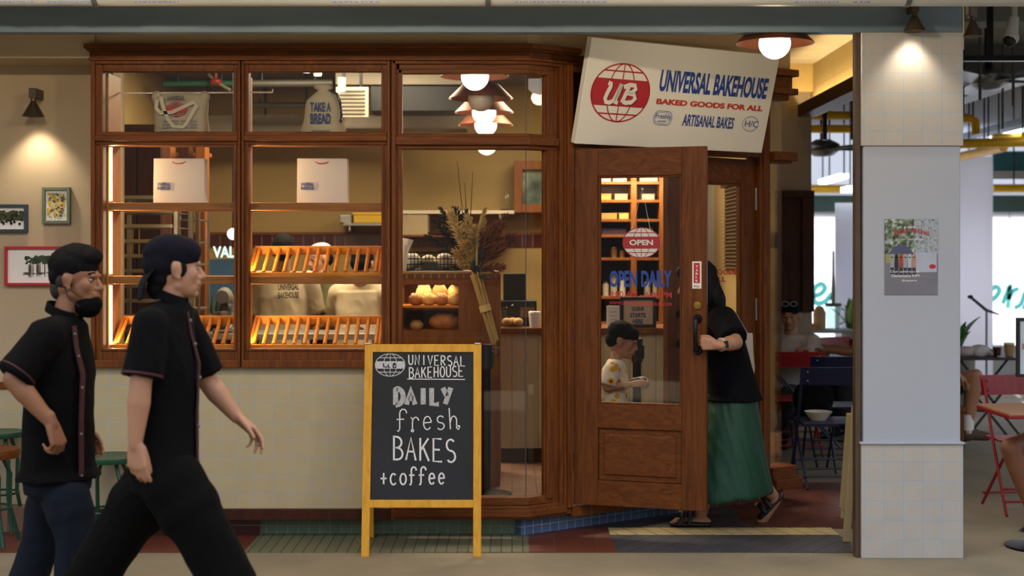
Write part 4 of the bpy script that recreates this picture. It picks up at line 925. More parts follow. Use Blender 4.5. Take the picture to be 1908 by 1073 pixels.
# ceiling kit
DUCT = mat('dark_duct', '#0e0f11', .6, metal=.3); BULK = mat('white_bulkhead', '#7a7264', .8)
def ctag(o, label, cat):
    tag(o, label, cat); xs = [v.co.x for v in o.data.vertices]; ys = [v.co.y for v in o.data.vertices]; zs = [v.co.z for v in o.data.vertices]; a, b_ = min(xs), max(xs)
    return hang(o, [(a + (b_ - a) * f, (min(ys) + max(ys)) / 2, max(zs)) for f in (.15, .85)])
ctag(pbox(MB(), 690, 160, 930, 208, 3.2, .35).build('duct', DUCT, None, bevel=.01), 'black square air duct under the shop ceiling', 'duct')
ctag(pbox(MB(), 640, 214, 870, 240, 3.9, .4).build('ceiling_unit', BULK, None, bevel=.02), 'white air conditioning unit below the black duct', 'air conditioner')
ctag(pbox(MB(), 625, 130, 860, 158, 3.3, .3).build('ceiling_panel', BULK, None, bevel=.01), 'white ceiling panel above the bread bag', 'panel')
ac = thing('vent_grille', 'grey slotted vent grille right of the bread bag', 'vent', (px(655, 3.0), 3.0, pz(218, 3.0))); pbox(MB(), 626, 162, 686, 218, 3.0, .05).build('frame', mat('vent_grey', '#86806f', .6), ac)
m = MB()
for k in range(7): pbox(m, 632, 168 + k * 7, 680, 170.5 + k * 7, 2.99, .012)
m.build('slats', mat('vent_dark', '#3b382f', .7), ac)
hang(ac, [(px(640, 3.0), 3.03, pz(164, 3.0)), (px(672, 3.0), 3.03, pz(164, 3.0))])
def pipe(label, pts, r, m_, name='ceiling_pipe', top=3.1, fr=(.2, .8)):
    o = tag(MB().tube(pts, r, 12).build(name, m_, None, smooth=True), label, 'pipe'); q0, q1 = Vector(pts[0]), Vector(pts[1])
    return hang(o, [tuple(q0.lerp(q1, f)) for f in fr], top, .009)
pipe('pale green pipe under the ceiling behind the tote bag', [P(305, 156, 3.6), P(440, 155, 3.6)], .022, mat('green_pipe', '#2c6a54', .5))
pipe('dark pipe crossing behind the top of the second window', [P(455, 156, 3.4), P(620, 155, 3.4)], .03, mat('grey_pipe', '#3f3c35', .5))
pipe('grey pipe below the dark one in the second top window', [P(455, 196, 3.9), P(600, 196, 3.9)], .025, mat('grey_pipe_b', '#47433a', .5))
rv = thing('sprinkler_valve', 'red valve on the ceiling pipework right of the tote bag', 'valve', tuple(P(402, 152, 3.5))); m = MB(); m.ball((0, 0, 0), (.05, .04, .03), 12, 8); m.cyl((0, 0, 0), (0, 0, .12), .015); m.build('body', mat('valve_red', '#8f2a20', .4), rv, local=True, smooth=True); m = MB(); m.tube([(-.06, 0, .06), (.0, 0, .0), (.12, 0, -.07)], .014, 8); m.build('branch', mat('pipe_light', '#6f6656', .5), rv, local=True)
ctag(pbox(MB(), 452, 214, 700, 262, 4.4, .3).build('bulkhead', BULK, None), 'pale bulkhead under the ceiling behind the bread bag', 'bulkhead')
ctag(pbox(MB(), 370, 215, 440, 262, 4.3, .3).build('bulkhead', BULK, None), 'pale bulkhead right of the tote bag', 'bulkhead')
for k, (x, y, Y) in enumerate(((571, 134, 2.4), (592, 140, 2.4), (637, 169, 2.9))):
    t = thing('ceiling_spot', ('first small ceiling spot over the bread bag', 'second small ceiling spot over the bread bag', 'ceiling spot just right of the bread bag top')[k], 'lamp', tuple(P(x, y, Y)))
    MB().cyl((0, 0, .0), (0, 0, .10), .03, seg=14).build('can', mat('spot_can', '#8d877a', .5), t, local=True); MB().cyl((0, 0, -.004), (0, 0, .001), .026, seg=14).build('lens', LAMPGLOW, t, local=True); MB().cyl((0, 0, .1), (0, 0, 3.1 - t.location.z), .005, seg=6).build('rod', BLACK, t, local=True)

# bread display counter behind the corner bay
YC = .95; xa, xb = px(735, YC), px(858, YC); zt = pz(505, YC)
ct = thing('bread_counter', 'wooden bread counter with a lit glass case behind the corner window', 'counter', ((xa + xb) / 2, YC, FLZ))
xr = px(932, YC)
MB().box(xa, xr, YC - .02, YC + .62, zt - .018, zt).build('worktop', mat('counter_top', '#8f7049', .4), ct, bevel=.004)
EDGE = tile('counter_edge_tile', '#5d3522', '#6a3d28', '#94764f', (.05, .1), .004, (1, 0, 0), (0, 0, 1))
m = MB(); m.box(xa, xr, YC - .012, YC, zt - .045, zt - .018); m.box(xa, xr, YC - .012, YC, pz(660, YC), pz(642, YC)); m.build('tile_edging', EDGE, ct)
zc1, zc0 = pz(530, YC), pz(616, YC)
m = MB(); m.box(xa, xr, YC, YC + .03, zc1, zt - .018); m.box(xa, xr, YC, YC + .03, FLZ, zc0); m.box(xb - .012, xr, YC, YC + .03, zc0, zc1); m.box(xa, xa + .03, YC, YC + .6, zc0, zc1); m.box(xb - .012, xb + .012, YC + .03, YC + .6, zc0, zc1); m.box(xa, xr, YC + .58, YC + .6, FLZ, zt - .02); m.box(xr - .03, xr, YC + .03, YC + .58, FLZ, zt - .018)
m.build('carcass', WOOD_INT, ct, bevel=.002)
zs = pz(570, YC); MB().box(xa + .03, xb - .012, YC + .02, YC + .5, zs - .012, zs).build('shelf', WOOD_OR, ct); MB().box(xa + .03, xb - .012, YC + .02, YC + .58, zc0 - .01, zc0).build('case_floor', WOOD_OR, ct)
MB().box(xa + .03, xb - .012, YC + .005, YC + .012, zc0, zc1).build('case_glass', GLASS_S, ct)
area('case_lamp', ((xa + xb) / 2, YC + .2, zc1 - .01), .3, 2.2, (1, .78, .45), size_y=.25)
BREAD = mat('bread_crust', '#a8652a', .6, var=.35, vscale=22, bump=.3, bscale=60); BREAD2 = mat('bread_pale', '#c99a5a', .65, var=.3, vscale=22, bump=.3, bscale=60)
def loaf(x, y, z, L, wd, h, m_, label, group, rz=0.):
    t = thing('bread_loaf', label, 'bread', (x, y, z), rz, group); m = MB(); m.ball((0, 0, h * .48), (L, wd, h * .52), 18, 12); m.build('crust', m_, t, local=True, smooth=True)
    for k in (-.4, 0., .4):
        m = MB(); m.tube([(L * (k - .1), -wd * .55, h * .88), (L * k, 0, h * 1.0), (L * (k + .1), wd * .55, h * .88)], .004, 6); m.build('score', BREAD2, t, local=True, smooth=True)
    return t
rn = random.Random(4)
for k, x in enumerate((-.60, -.52, -.44, -.36)):
    loaf(x, YC + .12, zs, .05, .055, .075, (BREAD, BREAD2)[k % 2], 'golden loaf in the front row on the upper shelf of the bread case', 'loaves on the upper bread shelf', rn.uniform(-.4, .4))
for k, x in enumerate((-.56, -.46, -.36)):
    loaf(x, YC + .26, zs, .055, .05, .13, (BREAD2, BREAD)[k % 2], 'taller loaf in the back row on the upper shelf of the bread case', 'back loaves on the upper bread shelf', rn.uniform(-.4, .4))
loaf(-.42, YC + .16, zc0, .105, .08, .105, BREAD, 'large round dark loaf on the case floor under the shelf', None)
loaf(-.60, YC + .12, zc0, .045, .05, .06, BREAD2, 'small pale bun on the case floor beside the large loaf', None)
# wire basket and napkins on the counter
wb = thing('wire_basket', 'black wire basket of wrapped bread on the counter top', 'basket', (px(805, 1.1), 1.2, zt))
xa2, xb2 = px(752, 1.1), px(862, 1.1); hb = .115
m = MB()
for z in (.006, .04, .075, hb): m.tube([(xa2, 1.08, zt + z), (xb2, 1.08, zt + z), (xb2, 1.32, zt + z), (xa2, 1.32, zt + z)], .0032 if z < hb else .005, 6, True)
for k in range(17):
    x = xa2 + (xb2 - xa2) * k / 16; m.cyl((x, 1.08, zt), (x, 1.08, zt + hb), .0025, seg=5); m.cyl((x, 1.32, zt), (x, 1.32, zt + hb), .0025, seg=5)
m.build('wires', BLACKM, wb)
m = MB(); m.box(xa2, xb2, 1.08, 1.32, zt + .001, zt + .006); m.build('base', BLACKM, wb)
for k, (x, y, r, hx) in enumerate(((.02, 1.2, .07, '#d8cfb9'), (.13, 1.22, .06, '#cdbf9d'), (.24, 1.18, .07, '#d9d2c2'), (.31, 1.24, .05, '#c9b78e'))):
    m = MB(); m.ball((xa2 + .02 + x, y, zt + .006 + r * .8), (r * .9, r, r * .8), 14, 9); tag(m.build('wrapped_bun', mat('wrap_%d' % k, hx, .6), None, smooth=True), ('white wrapped bun at the left end of the wire basket', 'tan wrapped bun second in the wire basket', 'large white wrapped bun third in the wire basket', 'small brown wrapped bun at the right end of the wire basket')[k], 'bun')
tag(pbox(MB(), 787, 488, 816, 504, 1.02, .01).build('price_card', BLACK, None), 'small black price card in front of the wire basket', 'card')
cl = thing('paper_cone', 'white paper cones standing left of the wire basket', 'paper cone', (px(746, 1.04), 1.05, zt)); MB().cyl((0, 0, 0), (0, 0, .16), .035, .055, 12).build('cup', PAPER, cl, local=True); MB().cyl((.01, .02, .08), (.03, .03, .2), .02, .05, 10).build('napkin', PAPER, cl, local=True)
# dried flower bouquet leaning on the counter
bq = thing('dried_bouquet', 'tall bouquet of dried pampas and brown flowers leaning on the counter', 'bouquet', tuple(P(926, 640, .80)))
STRAW = mat('straw', '#b08f52', .85, var=.2); PAMPAS = mat('pampas', '#b39a66', .95, var=.2); RUST = mat('rust_bloom', '#6b3a1f', .95, var=.3); DKPL = mat('dark_plume', '#1c1a16', .95); SAGE = mat('dark_sage', '#3d4a40', .9)
m = MB(); rn = random.Random(11); neck = P(884, 508, .80)
for k in range(16):
    a = P(924 + rn.uniform(-8, 6), 640 + rn.uniform(-8, 4), .80 + rn.uniform(-.02, .02)); b_ = neck + Vector((rn.uniform(-.03, .03), rn.uniform(-.02, .02), rn.uniform(-.02, .05))); m.tube([a, (a + b_) / 2 + Vector((.006 * rn.uniform(-1, 1), 0, 0)), b_], .005, 6)
m.build('stems', STRAW, bq)
m = MB(); c = (neck + P(924, 640, .8)) / 2; dd = (P(924, 640, .8) - neck).normalized(); m.cyl(c - dd * .02, c + dd * .02, .036, seg=14); m.build('twine', mat('twine', '#c7ab72', .9), bq)
def plume(root, tip, r, n, m_, name='plume', curl=.3):
    mb = MB(); root, tip = Vector(root), Vector(tip); ax = tip - root
    mb.tube([root, (root + tip) / 2, tip], [.003, .003, .001], 5)
    for k in range(n):
        f = .3 + .7 * k / n; p = root + ax * f; rr = r * math.sin(PI * min(1, (1 - f) * 1.25 + .12)); q = Vector((rn.uniform(-1, 1), rn.uniform(-1, 1), rn.uniform(-.2, .5))).normalized()
        e = p + q * rr + ax.normalized() * r * .7; mb.tube([p, (p + e) / 2 + q * .004, e - UZ * rr * curl], [.002, .0055, .001], 4)
    return mb.build(name, m_, bq)
for (x, y, r, mm) in ((842, 398, .06, PAMPAS), (858, 430, .06, PAMPAS), (872, 405, .05, PAMPAS), (884, 425, .05, PAMPAS), (903, 390, .03, PAMPAS), (852, 470, .05, STRAW), (868, 455, .055, STRAW), (862, 490, .04, STRAW)):
    plume(neck, P(x, y, .78 + rn.uniform(-.08, .06)), r, 120, mm)
for (x, y, r) in ((905, 440, .07), (925, 425, .07), (940, 405, .05), (918, 470, .08), (935, 455, .06), (925, 500, .06), (950, 440, .05)):
    plume(neck, P(x, y, .82 + rn.uniform(-.08, .1)), r, 130, RUST, 'bloom', .1)
for (x, y, r) in ((815, 415, .06), (828, 395, .07), (850, 392, .06), (800, 440, .05), (868, 395, .05)):
    plume(neck + Vector((0, .12, 0)), P(x, y, 1.0), r, 80, DKPL, 'dark_plume', .4)
for (x, y) in ((886, 488), (896, 500), (905, 520), (880, 500), (898, 470)): plume(neck, P(x, y, .76), .03, 30, SAGE, 'leaf_sprig', -.2)
for (x, y) in ((852, 302), (866, 340), (881, 320)): 
    m = MB(); m.tube([neck + Vector((0, .05, 0)), P(870 + (x - 866) * .4, 420, .88), P(x, y, .88)], [.004, .003, .0015], 6); m.build('twig', WOOD_DK, bq)
m = MB(); m.tube([P(888, 495, .74), P(889, 440, .74), P(902, 388, .74)], [.006, .010, .004], 8); m.build('reed', STRAW, bq)

# queue posts
def stanchion(label, X, Y):
    t = thing('queue_post', label, 'queue post', (X, Y, FLZ)); m = MB(); m.lathe([(0, 0), (.15, 0), (.15, .015), (.03, .04), (0, .04)], (0, 0, 0), 24); m.build('base', BLACKM, t, local=True, smooth=True)
    MB().cyl((0, 0, .03), (0, 0, .78), .028, seg=18).build('post', BLACKM, t, local=True, smooth=True); m = MB(); m.cyl((0, 0, .75), (0, 0, .9), .036, seg=18); m.box(-.045, .045, -.015, .015, .77, .86); m.build('belt_head', BLACK, t, local=True, bevel=.004)
stanchion('black belt queue post right of the chalkboard inside the glass', px(906, .62), .62)
stanchion('black belt queue post beside the boy inside the door', px(1187, 1.2), 1.2)

# till counter and what stands on it
YT = 1.95; TZ = 1.07; xa, xb = -.12, 1.36
till = thing('till_counter', 'long cream panelled till counter with a wooden top inside the shop', 'counter', ((xa + xb) / 2, YT, FLZ))
CREAMP = tile('cream_boards', '#b3a27c', '#b8a782', '#8f8060', (.09, 3), .003, (1, 0, 0), (0, 0, 1), rough=.5)
MB().box(xa, xb, YT, YT + .5, FLZ + .1, TZ - .04).build('front_panel', CREAMP, till); MB().box(xa - .03, xb + .0, YT - .05, YT + .52, TZ - .04, TZ).build('worktop', WOOD_INT, till, bevel=.005); MB().box(xa, xb, YT + .02, YT + .48, FLZ, FLZ + .1).build('plinth', WOOD_DK, till)
def ontill(name, label, cat, x0, x1, y0, m_, dep=.15, Y=YT + .17, top=None, bevel=.006, parts=()):
    t = thing(name, label, cat, (px((x0 + x1) / 2, Y), Y, TZ)); h = pz(y0, Y) - TZ; w2 = (px(x1, Y) - px(x0, Y)) / 2
    MB().box(-w2, w2, 0, dep, 0, h).build('body', m_, t, local=True, bevel=bevel); return t, w2, h
t, w2, h = ontill('cash_register', 'black till with a screen on the counter behind the bouquet', 'till', 928, 1000, 560, BLACK, .3)
MB().box(-.10, .06, .08, .12, h, h + .19).build('screen', BLACK, t, local=True, bevel=.006); MB().box(.02, .12, -.004, .0, h * .35, h * .75).build('label_panel', mat('till_label', '#7a5644', .6), t, local=True)
t, w2, h = ontill('receipt_printer', 'small black printer at the end of the till counter', 'printer', 1012, 1050, 575, BLACKM, .2)
MB().box(-w2 * .7, w2 * .7, .03, .05, h, h + .03).build('paper_roll', PAPER, t, local=True)
jr = thing('pastry_jar', 'glass jar of pastries on the till counter by the corner glass', 'jar', (px(955, YT - .02), YT + .02, TZ)); m = MB(); m.lathe([(.0, .002), (.085, .002), (.085, .12), (.08, .12), (.08, .008), (0, .008)], (0, 0, 0), 24); m.build('glass', GLASS_S, jr, local=True, smooth=True); m = MB(); m.lathe([(0, .12), (.09, .12), (.09, .135), (.02, .15), (0, .165)], (0, 0, 0), 24); m.build('lid', GLASS_S, jr, local=True, smooth=True)
for k in range(3): tag(MB().ball((jr.location.x - .04 + .04 * k, jr.location.y + (-.02, .03, -.01)[k], TZ + .04), (.034, .034, .028), 12, 8).build('pastry', BREAD2, None, smooth=True), 'pale pastry inside the glass jar on the till counter', 'pastry', 'pastries in the jar')
cu = thing('paper_cup', 'white paper cup on the till counter seen through the corner glass', 'cup', (px(996, YT), YT + .0, TZ)); MB().cyl((0, 0, 0), (0, 0, .1), .032, .042, 18).build('cup', PAPER, cu, local=True, smooth=True); MB().cyl((0, 0, .1), (0, 0, .112), .044, .04, 18).build('lid', PAPER, cu, local=True)
qs = thing('queue_sign', 'black framed cream sign reading QUEUE STARTS HERE on the till counter', 'sign', (px(1188, YT), YT, TZ))
x0, x1, z0, z1 = px(1156, YT), px(1223, YT), TZ, pz(553, YT); fc = Face((0, YT, 0), UX, NF); m = MB(); ring(fc, m, x0, x1, z0, z1, .022, 0, .03); m.build('frame', BLACK, qs, bevel=.003); m = MB(); fc.bar(m, x0 + .02, x1 - .02, z0 + .02, z1 - .02, .012, .02); m.build('sheet', mat('queue_cream', '#c7b08f', .7), qs)
for k, tx in enumerate(('QUEUE', 'STARTS', 'HERE')): lettering(PL((0, YT + .011, 0), UX, UZ), qs, tx, (1177, 1174, 1179)[k], 580 + k * 11.5, (1200, 1203, 1198)[k], 580 + k * 11.5, 8.5, NAVY, .03, d=.001)
ns = thing('notice_card', 'small white handwritten notice left of the queue sign', 'notice', (px(1143, YT), YT + .02, TZ)); a = px(1131, YT); b_ = px(1155, YT); MB().box(a, b_, YT + .01, YT + .03, TZ, pz(570, YT)).build('card', PAPER, ns)
m = MB(); np_ = PL((a, YT + .01, TZ), UX, UZ)
for k in range(4): ribbon(m, np_, [(.02 + .012 * i, .03 + k * .026 + rn.uniform(-.004, .004)) for i in range(5)], .003, .0008)
m.build('scribble', NAVY, ns)

# shelves of goods behind the till
YS = 3.6; bs = thing('back_shelves', 'tall wooden back shelves of goods seen through the door glass', 'shelving', (px(1180, YS), YS + .2, FLZ))
xa, xb = px(1100, YS), px(1236, YS)
for x in (xa, px(1176, YS), xb - .03): MB().box(x, x + .045, YS, YS + .34, FLZ, 2.35).build('upright', WOOD_INT, bs, bevel=.003)
SHZ = [pz(y, YS) for y in (338, 372, 408, 437, 480, 552, 600)]
for z in SHZ: MB().box(xa + .046, xb - .031, YS + .01, YS + .33, z - .022, z).build('shelf', WOOD_INT, bs, bevel=.002)
MB().box(xa, xb, YS + .335, YS + .35, FLZ, 2.35).build('back_panel', WOOD_DK, bs)
area('shelf_lamp', ((xa + xb) / 2, YS - .15, SHZ[4] + .6), .6, 7, (1, .76, .45), rot=(R(60), 0, 0), size_y=.1)
goods = [(0, 1121, 1138, 355, 'tin', '#c9b58c'), (0, 1143, 1168, 360, 'box', '#b8a98c'), (1, 1120, 1139, 390, 'box', '#c9762c'), (1, 1146, 1170, 396, 'box', '#8f8468'), (2, 1121, 1150, 420, 'box', '#a5793b'), (2, 1154, 1172, 424, 'box', '#c8a25a'), (3, 1200, 1216, 425, 'box', '#b89c35'), (3, 1122, 1168, 445, 'tray', '#4a3a52'), (4, 1140, 1152, 460, 'jar', '#b28a52'), (4, 1156, 1166, 466, 'jar', '#a87b46'), (5, 1124, 1136, 525, 'jar', '#d0c6b0'), (5, 1139, 1152, 512, 'jar', '#c3bba5'), (5, 1156, 1168, 516, 'jar', '#d6cfc0'), (5, 1202, 1214, 520, 'jar', '#cbbfa2'), (5, 1218, 1228, 522, 'jar', '#b9ab8a'), (1, 1196, 1220, 385, 'box', '#7a7d74'), (0, 1192, 1226, 345, 'basket', '#8f8f7d')]
for k, (si, x0, x1, yt_, kind, hx) in enumerate(goods):
    z = SHZ[si]; x_0, x_1 = px(x0, YS + .05), px(x1, YS + .05); h = max(.05, min(pz(yt_, YS + .05) - z, (SHZ[si - 1] - z - .04) if si else .1))
    nm = {'tin': 'tea_tin', 'box': 'goods_box', 'jar': 'storage_jar', 'tray': 'shelf_tray', 'basket': 'shelf_basket'}[kind]
    t = thing(nm, 'small %s on the back shelves behind the door glass' % kind, kind, ((x_0 + x_1) / 2, YS + .15, z), group='%ss on the back shelves' % kind); r = (x_1 - x_0) / 2; mm = mat('goods_%d' % k, hx, .5)
    if kind == 'jar': MB().lathe([(0, 0), (r, 0), (r, h * .8), (r * .7, h * .88), (0, h * .88)], (0, 0, 0), 14).build('body', mm, t, local=True, smooth=True); MB().cyl((0, 0, h * .88), (0, 0, h), r * .75, seg=14).build('lid', STEEL, t, local=True)
    else: MB().box(-r, r, -.08, .08, 0, h * .85).build('body', mm, t, local=True, bevel=.004); MB().box(-r - .003, r + .003, -.083, .083, h * .85, h).build('lid', mm, t, local=True, bevel=.003)

wbl = thing('window_blind', 'brown slatted blind on the side wall seen through the right door leaf', 'blind', (1.72, 3.3, pz(505, 3.3)))
for k in range(22):
    z = pz(500 - k * 7, 3.3); m = MB(); m.obox((1.705, 2.85, z), (.028, 0, .012), (0, .9, 0), (0, 0, .004)); m.build('slat', mat('blind_brown', '#5a4526', .5) if k == 0 else bpy.data.materials['blind_brown'], wbl)
MB().box(1.70, 1.738, 2.83, 3.77, pz(346, 3.3), pz(338, 3.3)).build('head_rail', WOOD_DK, wbl)
for y in (3.0, 3.6): MB().cyl((1.715, y, pz(500, 3.3)), (1.715, y, pz(346, 3.3)), .003, seg=5).build('cord', BLACK, wbl)
# ================================================================== people
def skinmat(name, hexc): 
    m = mat(name, hexc, .55, var=.05, vscale=12, bump=.04, bscale=180); b = m.node_tree.nodes['Principled BSDF']; b.inputs['Subsurface Weight'].default_value = .08; b.inputs['Subsurface Radius'].default_value = (.012, .005, .003); return m
SKIN_A, SKIN_B = skinmat('skin_warm', '#8a5b3e'), skinmat('skin_light', '#a97a5e')
HAIR = mat('black_hair', '#0b0909', .85, var=.3, vscale=60, stretch=(1, 1, .15), spec=.15); HAIRL = mat('long_black_hair', '#0c0a0b', .7, spec=.2, var=.3, vscale=60, stretch=(1, 1, .1), bump=.4, bscale=90)
EYEW = mat('eye_white', '#8f8078', .5); EYED = mat('eye_dark', '#1a100c', .2); LIP = mat('lip', '#8f5347', .5)
LAB = bpy.data.scenes.new('workbench')
def cap(mb, p0, r0, p1, r1, flat0=False, flat1=False, seg=14):
    mb.cyl(p0, p1, r0, r1, seg)
    if not flat0: mb.ball(p0, r0, seg, 9)
    if not flat1: mb.ball(p1, r1, seg, 9)
def chain(mb, pts, rs, **k):
    for i in range(len(pts) - 1): cap(mb, pts[i], rs[i], pts[i + 1], rs[i + 1], **k)
def loft(mb, rings, seg=26):
    """rings of (centre, half vector a, half vector b), closed at both ends"""
    vs = []; n = len(rings)
    for c, a, b in rings:
        c, a, b = Vector(c), Vector(a), Vector(b)
        for i in range(seg): t = 2 * PI * i / seg; vs.append(c + a * math.cos(t) + b * math.sin(t))
    fs = [(j * seg + i, j * seg + (i + 1) % seg, (j + 1) * seg + (i + 1) % seg, (j + 1) * seg + i) for j in range(n - 1) for i in range(seg)]
    fs += [tuple(range(seg - 1, -1, -1)), tuple((n - 1) * seg + i for i in range(seg))]
    mb.add(vs, fs)
def fuse(mb, name, m, parent, vox=.006, it=4, folds=0., fscale=(7, 7, 5), seed=0., sharp=False):
    """one continuous surface grown over everything in mb"""
    me = bpy.data.meshes.new('tmp'); me.from_pydata(mb.v, [], mb.f); me.update()
    ob = bpy.data.objects.new('tmp', me); LAB.collection.objects.link(ob)
    r = ob.modifiers.new('r', 'REMESH'); r.mode = 'VOXEL'; r.voxel_size = vox
    if it: s = ob.modifiers.new('s', 'SMOOTH'); s.factor = .5; s.iterations = it
    vl = LAB.view_layers[0]; vl.update(); dg = vl.depsgraph
    me2 = bpy.data.meshes.new_from_object(ob.evaluated_get(dg)); bpy.data.objects.remove(ob); bpy.data.meshes.remove(me)
    if folds:
        nn_ = [v.normal.copy() for v in me2.vertices]; cs_ = [v.co.copy() for v in me2.vertices]
        for v, nv, p in zip(me2.vertices, nn_, cs_):
            q = Vector((p.x * fscale[0] + seed + p.z * 3, p.y * fscale[1], p.z * fscale[2])); d = noise.noise(q) + .5 * (1 - 2 * abs(noise.noise(q * 1.9))) * .8
            v.co = p + nv * d * folds
    off = Vector((0, 0, 0)); p = parent
    while p is not None: off += p.location; p = p.parent
    me2.transform(Matrix.Translation(-off)); me2.name = name; me2.materials.clear(); me2.materials.append(m)
    me2.polygons.foreach_set('use_smooth', [True] * len(me2.polygons)); me2.update()
    o = bpy.data.objects.new(name, me2); COL.objects.link(o); o.parent = parent
    return o
def head_frame(c, yaw, pitch=0., roll=0.):
    M = Matrix.Translation(Vector(c)) @ Matrix.Rotation(R(yaw), 4, 'Z') @ Matrix.Rotation(R(pitch), 4, 'Y') @ Matrix.Rotation(R(roll), 4, 'X')
    return M
def add_head(mb, M, s=1., child=False):
    q = lambda x, y, z: M @ (Vector((x, y, z)) * s); rt = M.to_3x3()
    B = lambda c, r: mb.ball(q(*c), tuple(v * s for v in r), 18, 12, rt)
    B((-.012, 0, .03), (.096, .075, .084)); B((.028, 0, -.028), (.060, .060, .084)); B((.044, 0, -.072), (.042, .046, .040)); B((-.03, 0, -.03), (.06, .06, .06))
    B((.076, 0, -.096), (.018, .02, .016)); cap(mb, q(.060, 0, -.09), .022 * s, q(.0, .04, -.065), .018 * s); cap(mb, q(.060, 0, -.09), .022 * s, q(.0, -.04, -.065), .018 * s)
    n = .75 if child else 1.
    cap(mb, q(.086, 0, .008), .008 * s, q(.088 + .022 * n, 0, -.030), .0115 * s); B((.094, .010, -.034), (.011, .009, .008)); B((.094, -.010, -.034), (.011, .009, .008))
    cap(mb, q(.080, -.034, .020), .011 * s, q(.086, 0, .022), .010 * s); cap(mb, q(.080, .034, .020), .011 * s, q(.086, 0, .022), .010 * s)
    cap(mb, q(.086, -.018, -.056), .008 * s, q(.094, 0, -.056), .009 * s); cap(mb, q(.086, .018, -.056), .008 * s, q(.094, 0, -.056), .009 * s)
    cap(mb, q(.083, -.016, -.069), .008 * s, q(.090, 0, -.070), .0095 * s); cap(mb, q(.083, .016, -.069), .008 * s, q(.090, 0, -.070), .0095 * s)
    for y in (-1, 1):
        B((.052, .042 * y, -.02), (.028, .018, .03)); B((-.008, .077 * y, -.008), (.021, .009, .032)); B((-.016, .084 * y, .004), (.013, .007, .020)); B((.0, .078 * y, -.036), (.010, .008, .010))
def face_bits(M, s, parent):
    rt = M.to_3x3()
    for y in (-1, 1):
        e = MB(); e.ball(M @ (Vector((.0735, .031 * y, .002)) * s), tuple(v * s for v in (.0115, .0135, .0065)), 12, 8, rt); eo = e.build('eye', EYEW, parent, smooth=True)
        e = MB(); e.ball(M @ (Vector((.0805, .031 * y, .002)) * s), tuple(v * s for v in (.0052, .0075, .0060)), 10, 7, rt); e.build('iris', EYED, eo, smooth=True)
        e = MB(); e.tube([M @ (Vector(p) * s) for p in ((.084, .014 * y, .028), (.084, .03 * y, .033), (.070, .05 * y, .027))], .0042 * s, 6); e.build('eyebrow', HAIR, parent, smooth=True)
    e = MB(); e.tube([M @ (Vector(p) * s) for p in ((.088, -.022, -.063), (.0985, -.008, -.062), (.1, 0, -.063), (.0985, .008, -.062), (.088, .022, -.063))], .0042 * s, 6); e.build('lips', LIP, parent, smooth=True)
def add_hand(mb, wrist, d, pn, thumb, curl=.35, s=1., spread=.10, curls=None, tcurl=.3, tsp=.48):
    """wrist point, finger direction d, palm side pn; thumb is +1/-1 along d x pn"""
    w_ = Vector(wrist); d = Vector(d).normalized(); pn = Vector(pn); pn = (pn - d * pn.dot(d)).normalized(); sd = d.cross(pn) * thumb
    cap(mb, w_ - d * .03 * s, .025 * s, w_ + d * .01 * s, .024 * s)
    kn = []
    for k, (o_, L) in enumerate(((.030, .088), (.011, .092), (-.010, .088), (-.029, .079))):
        a = w_ + sd * o_ * .55 * s + d * .012 * s; b = w_ + sd * o_ * s + d * L * s; cap(mb, a, .0165 * s, b, .0120 * s); kn.append(b)
    lens = ((.042, .026, .021), (.046, .029, .022), (.042, .027, .021), (.033, .021, .018))
    for k, b in enumerate(kn):
        dd = (d + sd * spread * (1.5 - k) * .6).normalized(); cu = (curls[k] if curls else curl * (1 + .12 * k)); p = b
        for j, L in enumerate(lens[k]):
            ax = dd.cross(pn).normalized() if j == 0 else ax
            rotm = Matrix.Rotation(cu * (1.0, 1.1, .7)[j], 3, ax); dd = rotm @ dd; e = p + dd * L * s; r = (.0096, .0088, .0078)[j] * s * (.9 if k == 3 else 1); cap(mb, p, r, e, r * .93, seg=10); p = e
    tb = w_ + sd * .024 * s + d * .022 * s + pn * .006 * s; t1 = (d * (1.1 - tsp * .62) + sd * tsp + pn * .30).normalized(); e1 = tb + t1 * .042 * s; t2 = (t1 + d * .5 - sd * tcurl + pn * tcurl * .8).normalized(); e2 = e1 + t2 * .032 * s; t3 = (t2 - sd * tcurl * .5 + pn * tcurl * .5).normalized(); e3 = e2 + t3 * .024 * s
    cap(mb, tb, .0150 * s, e1, .0115 * s); cap(mb, e1, .0112 * s, e2, .0098 * s); cap(mb, e2, .0096 * s, e3, .0082 * s)
def V3(p): return Vector(p)
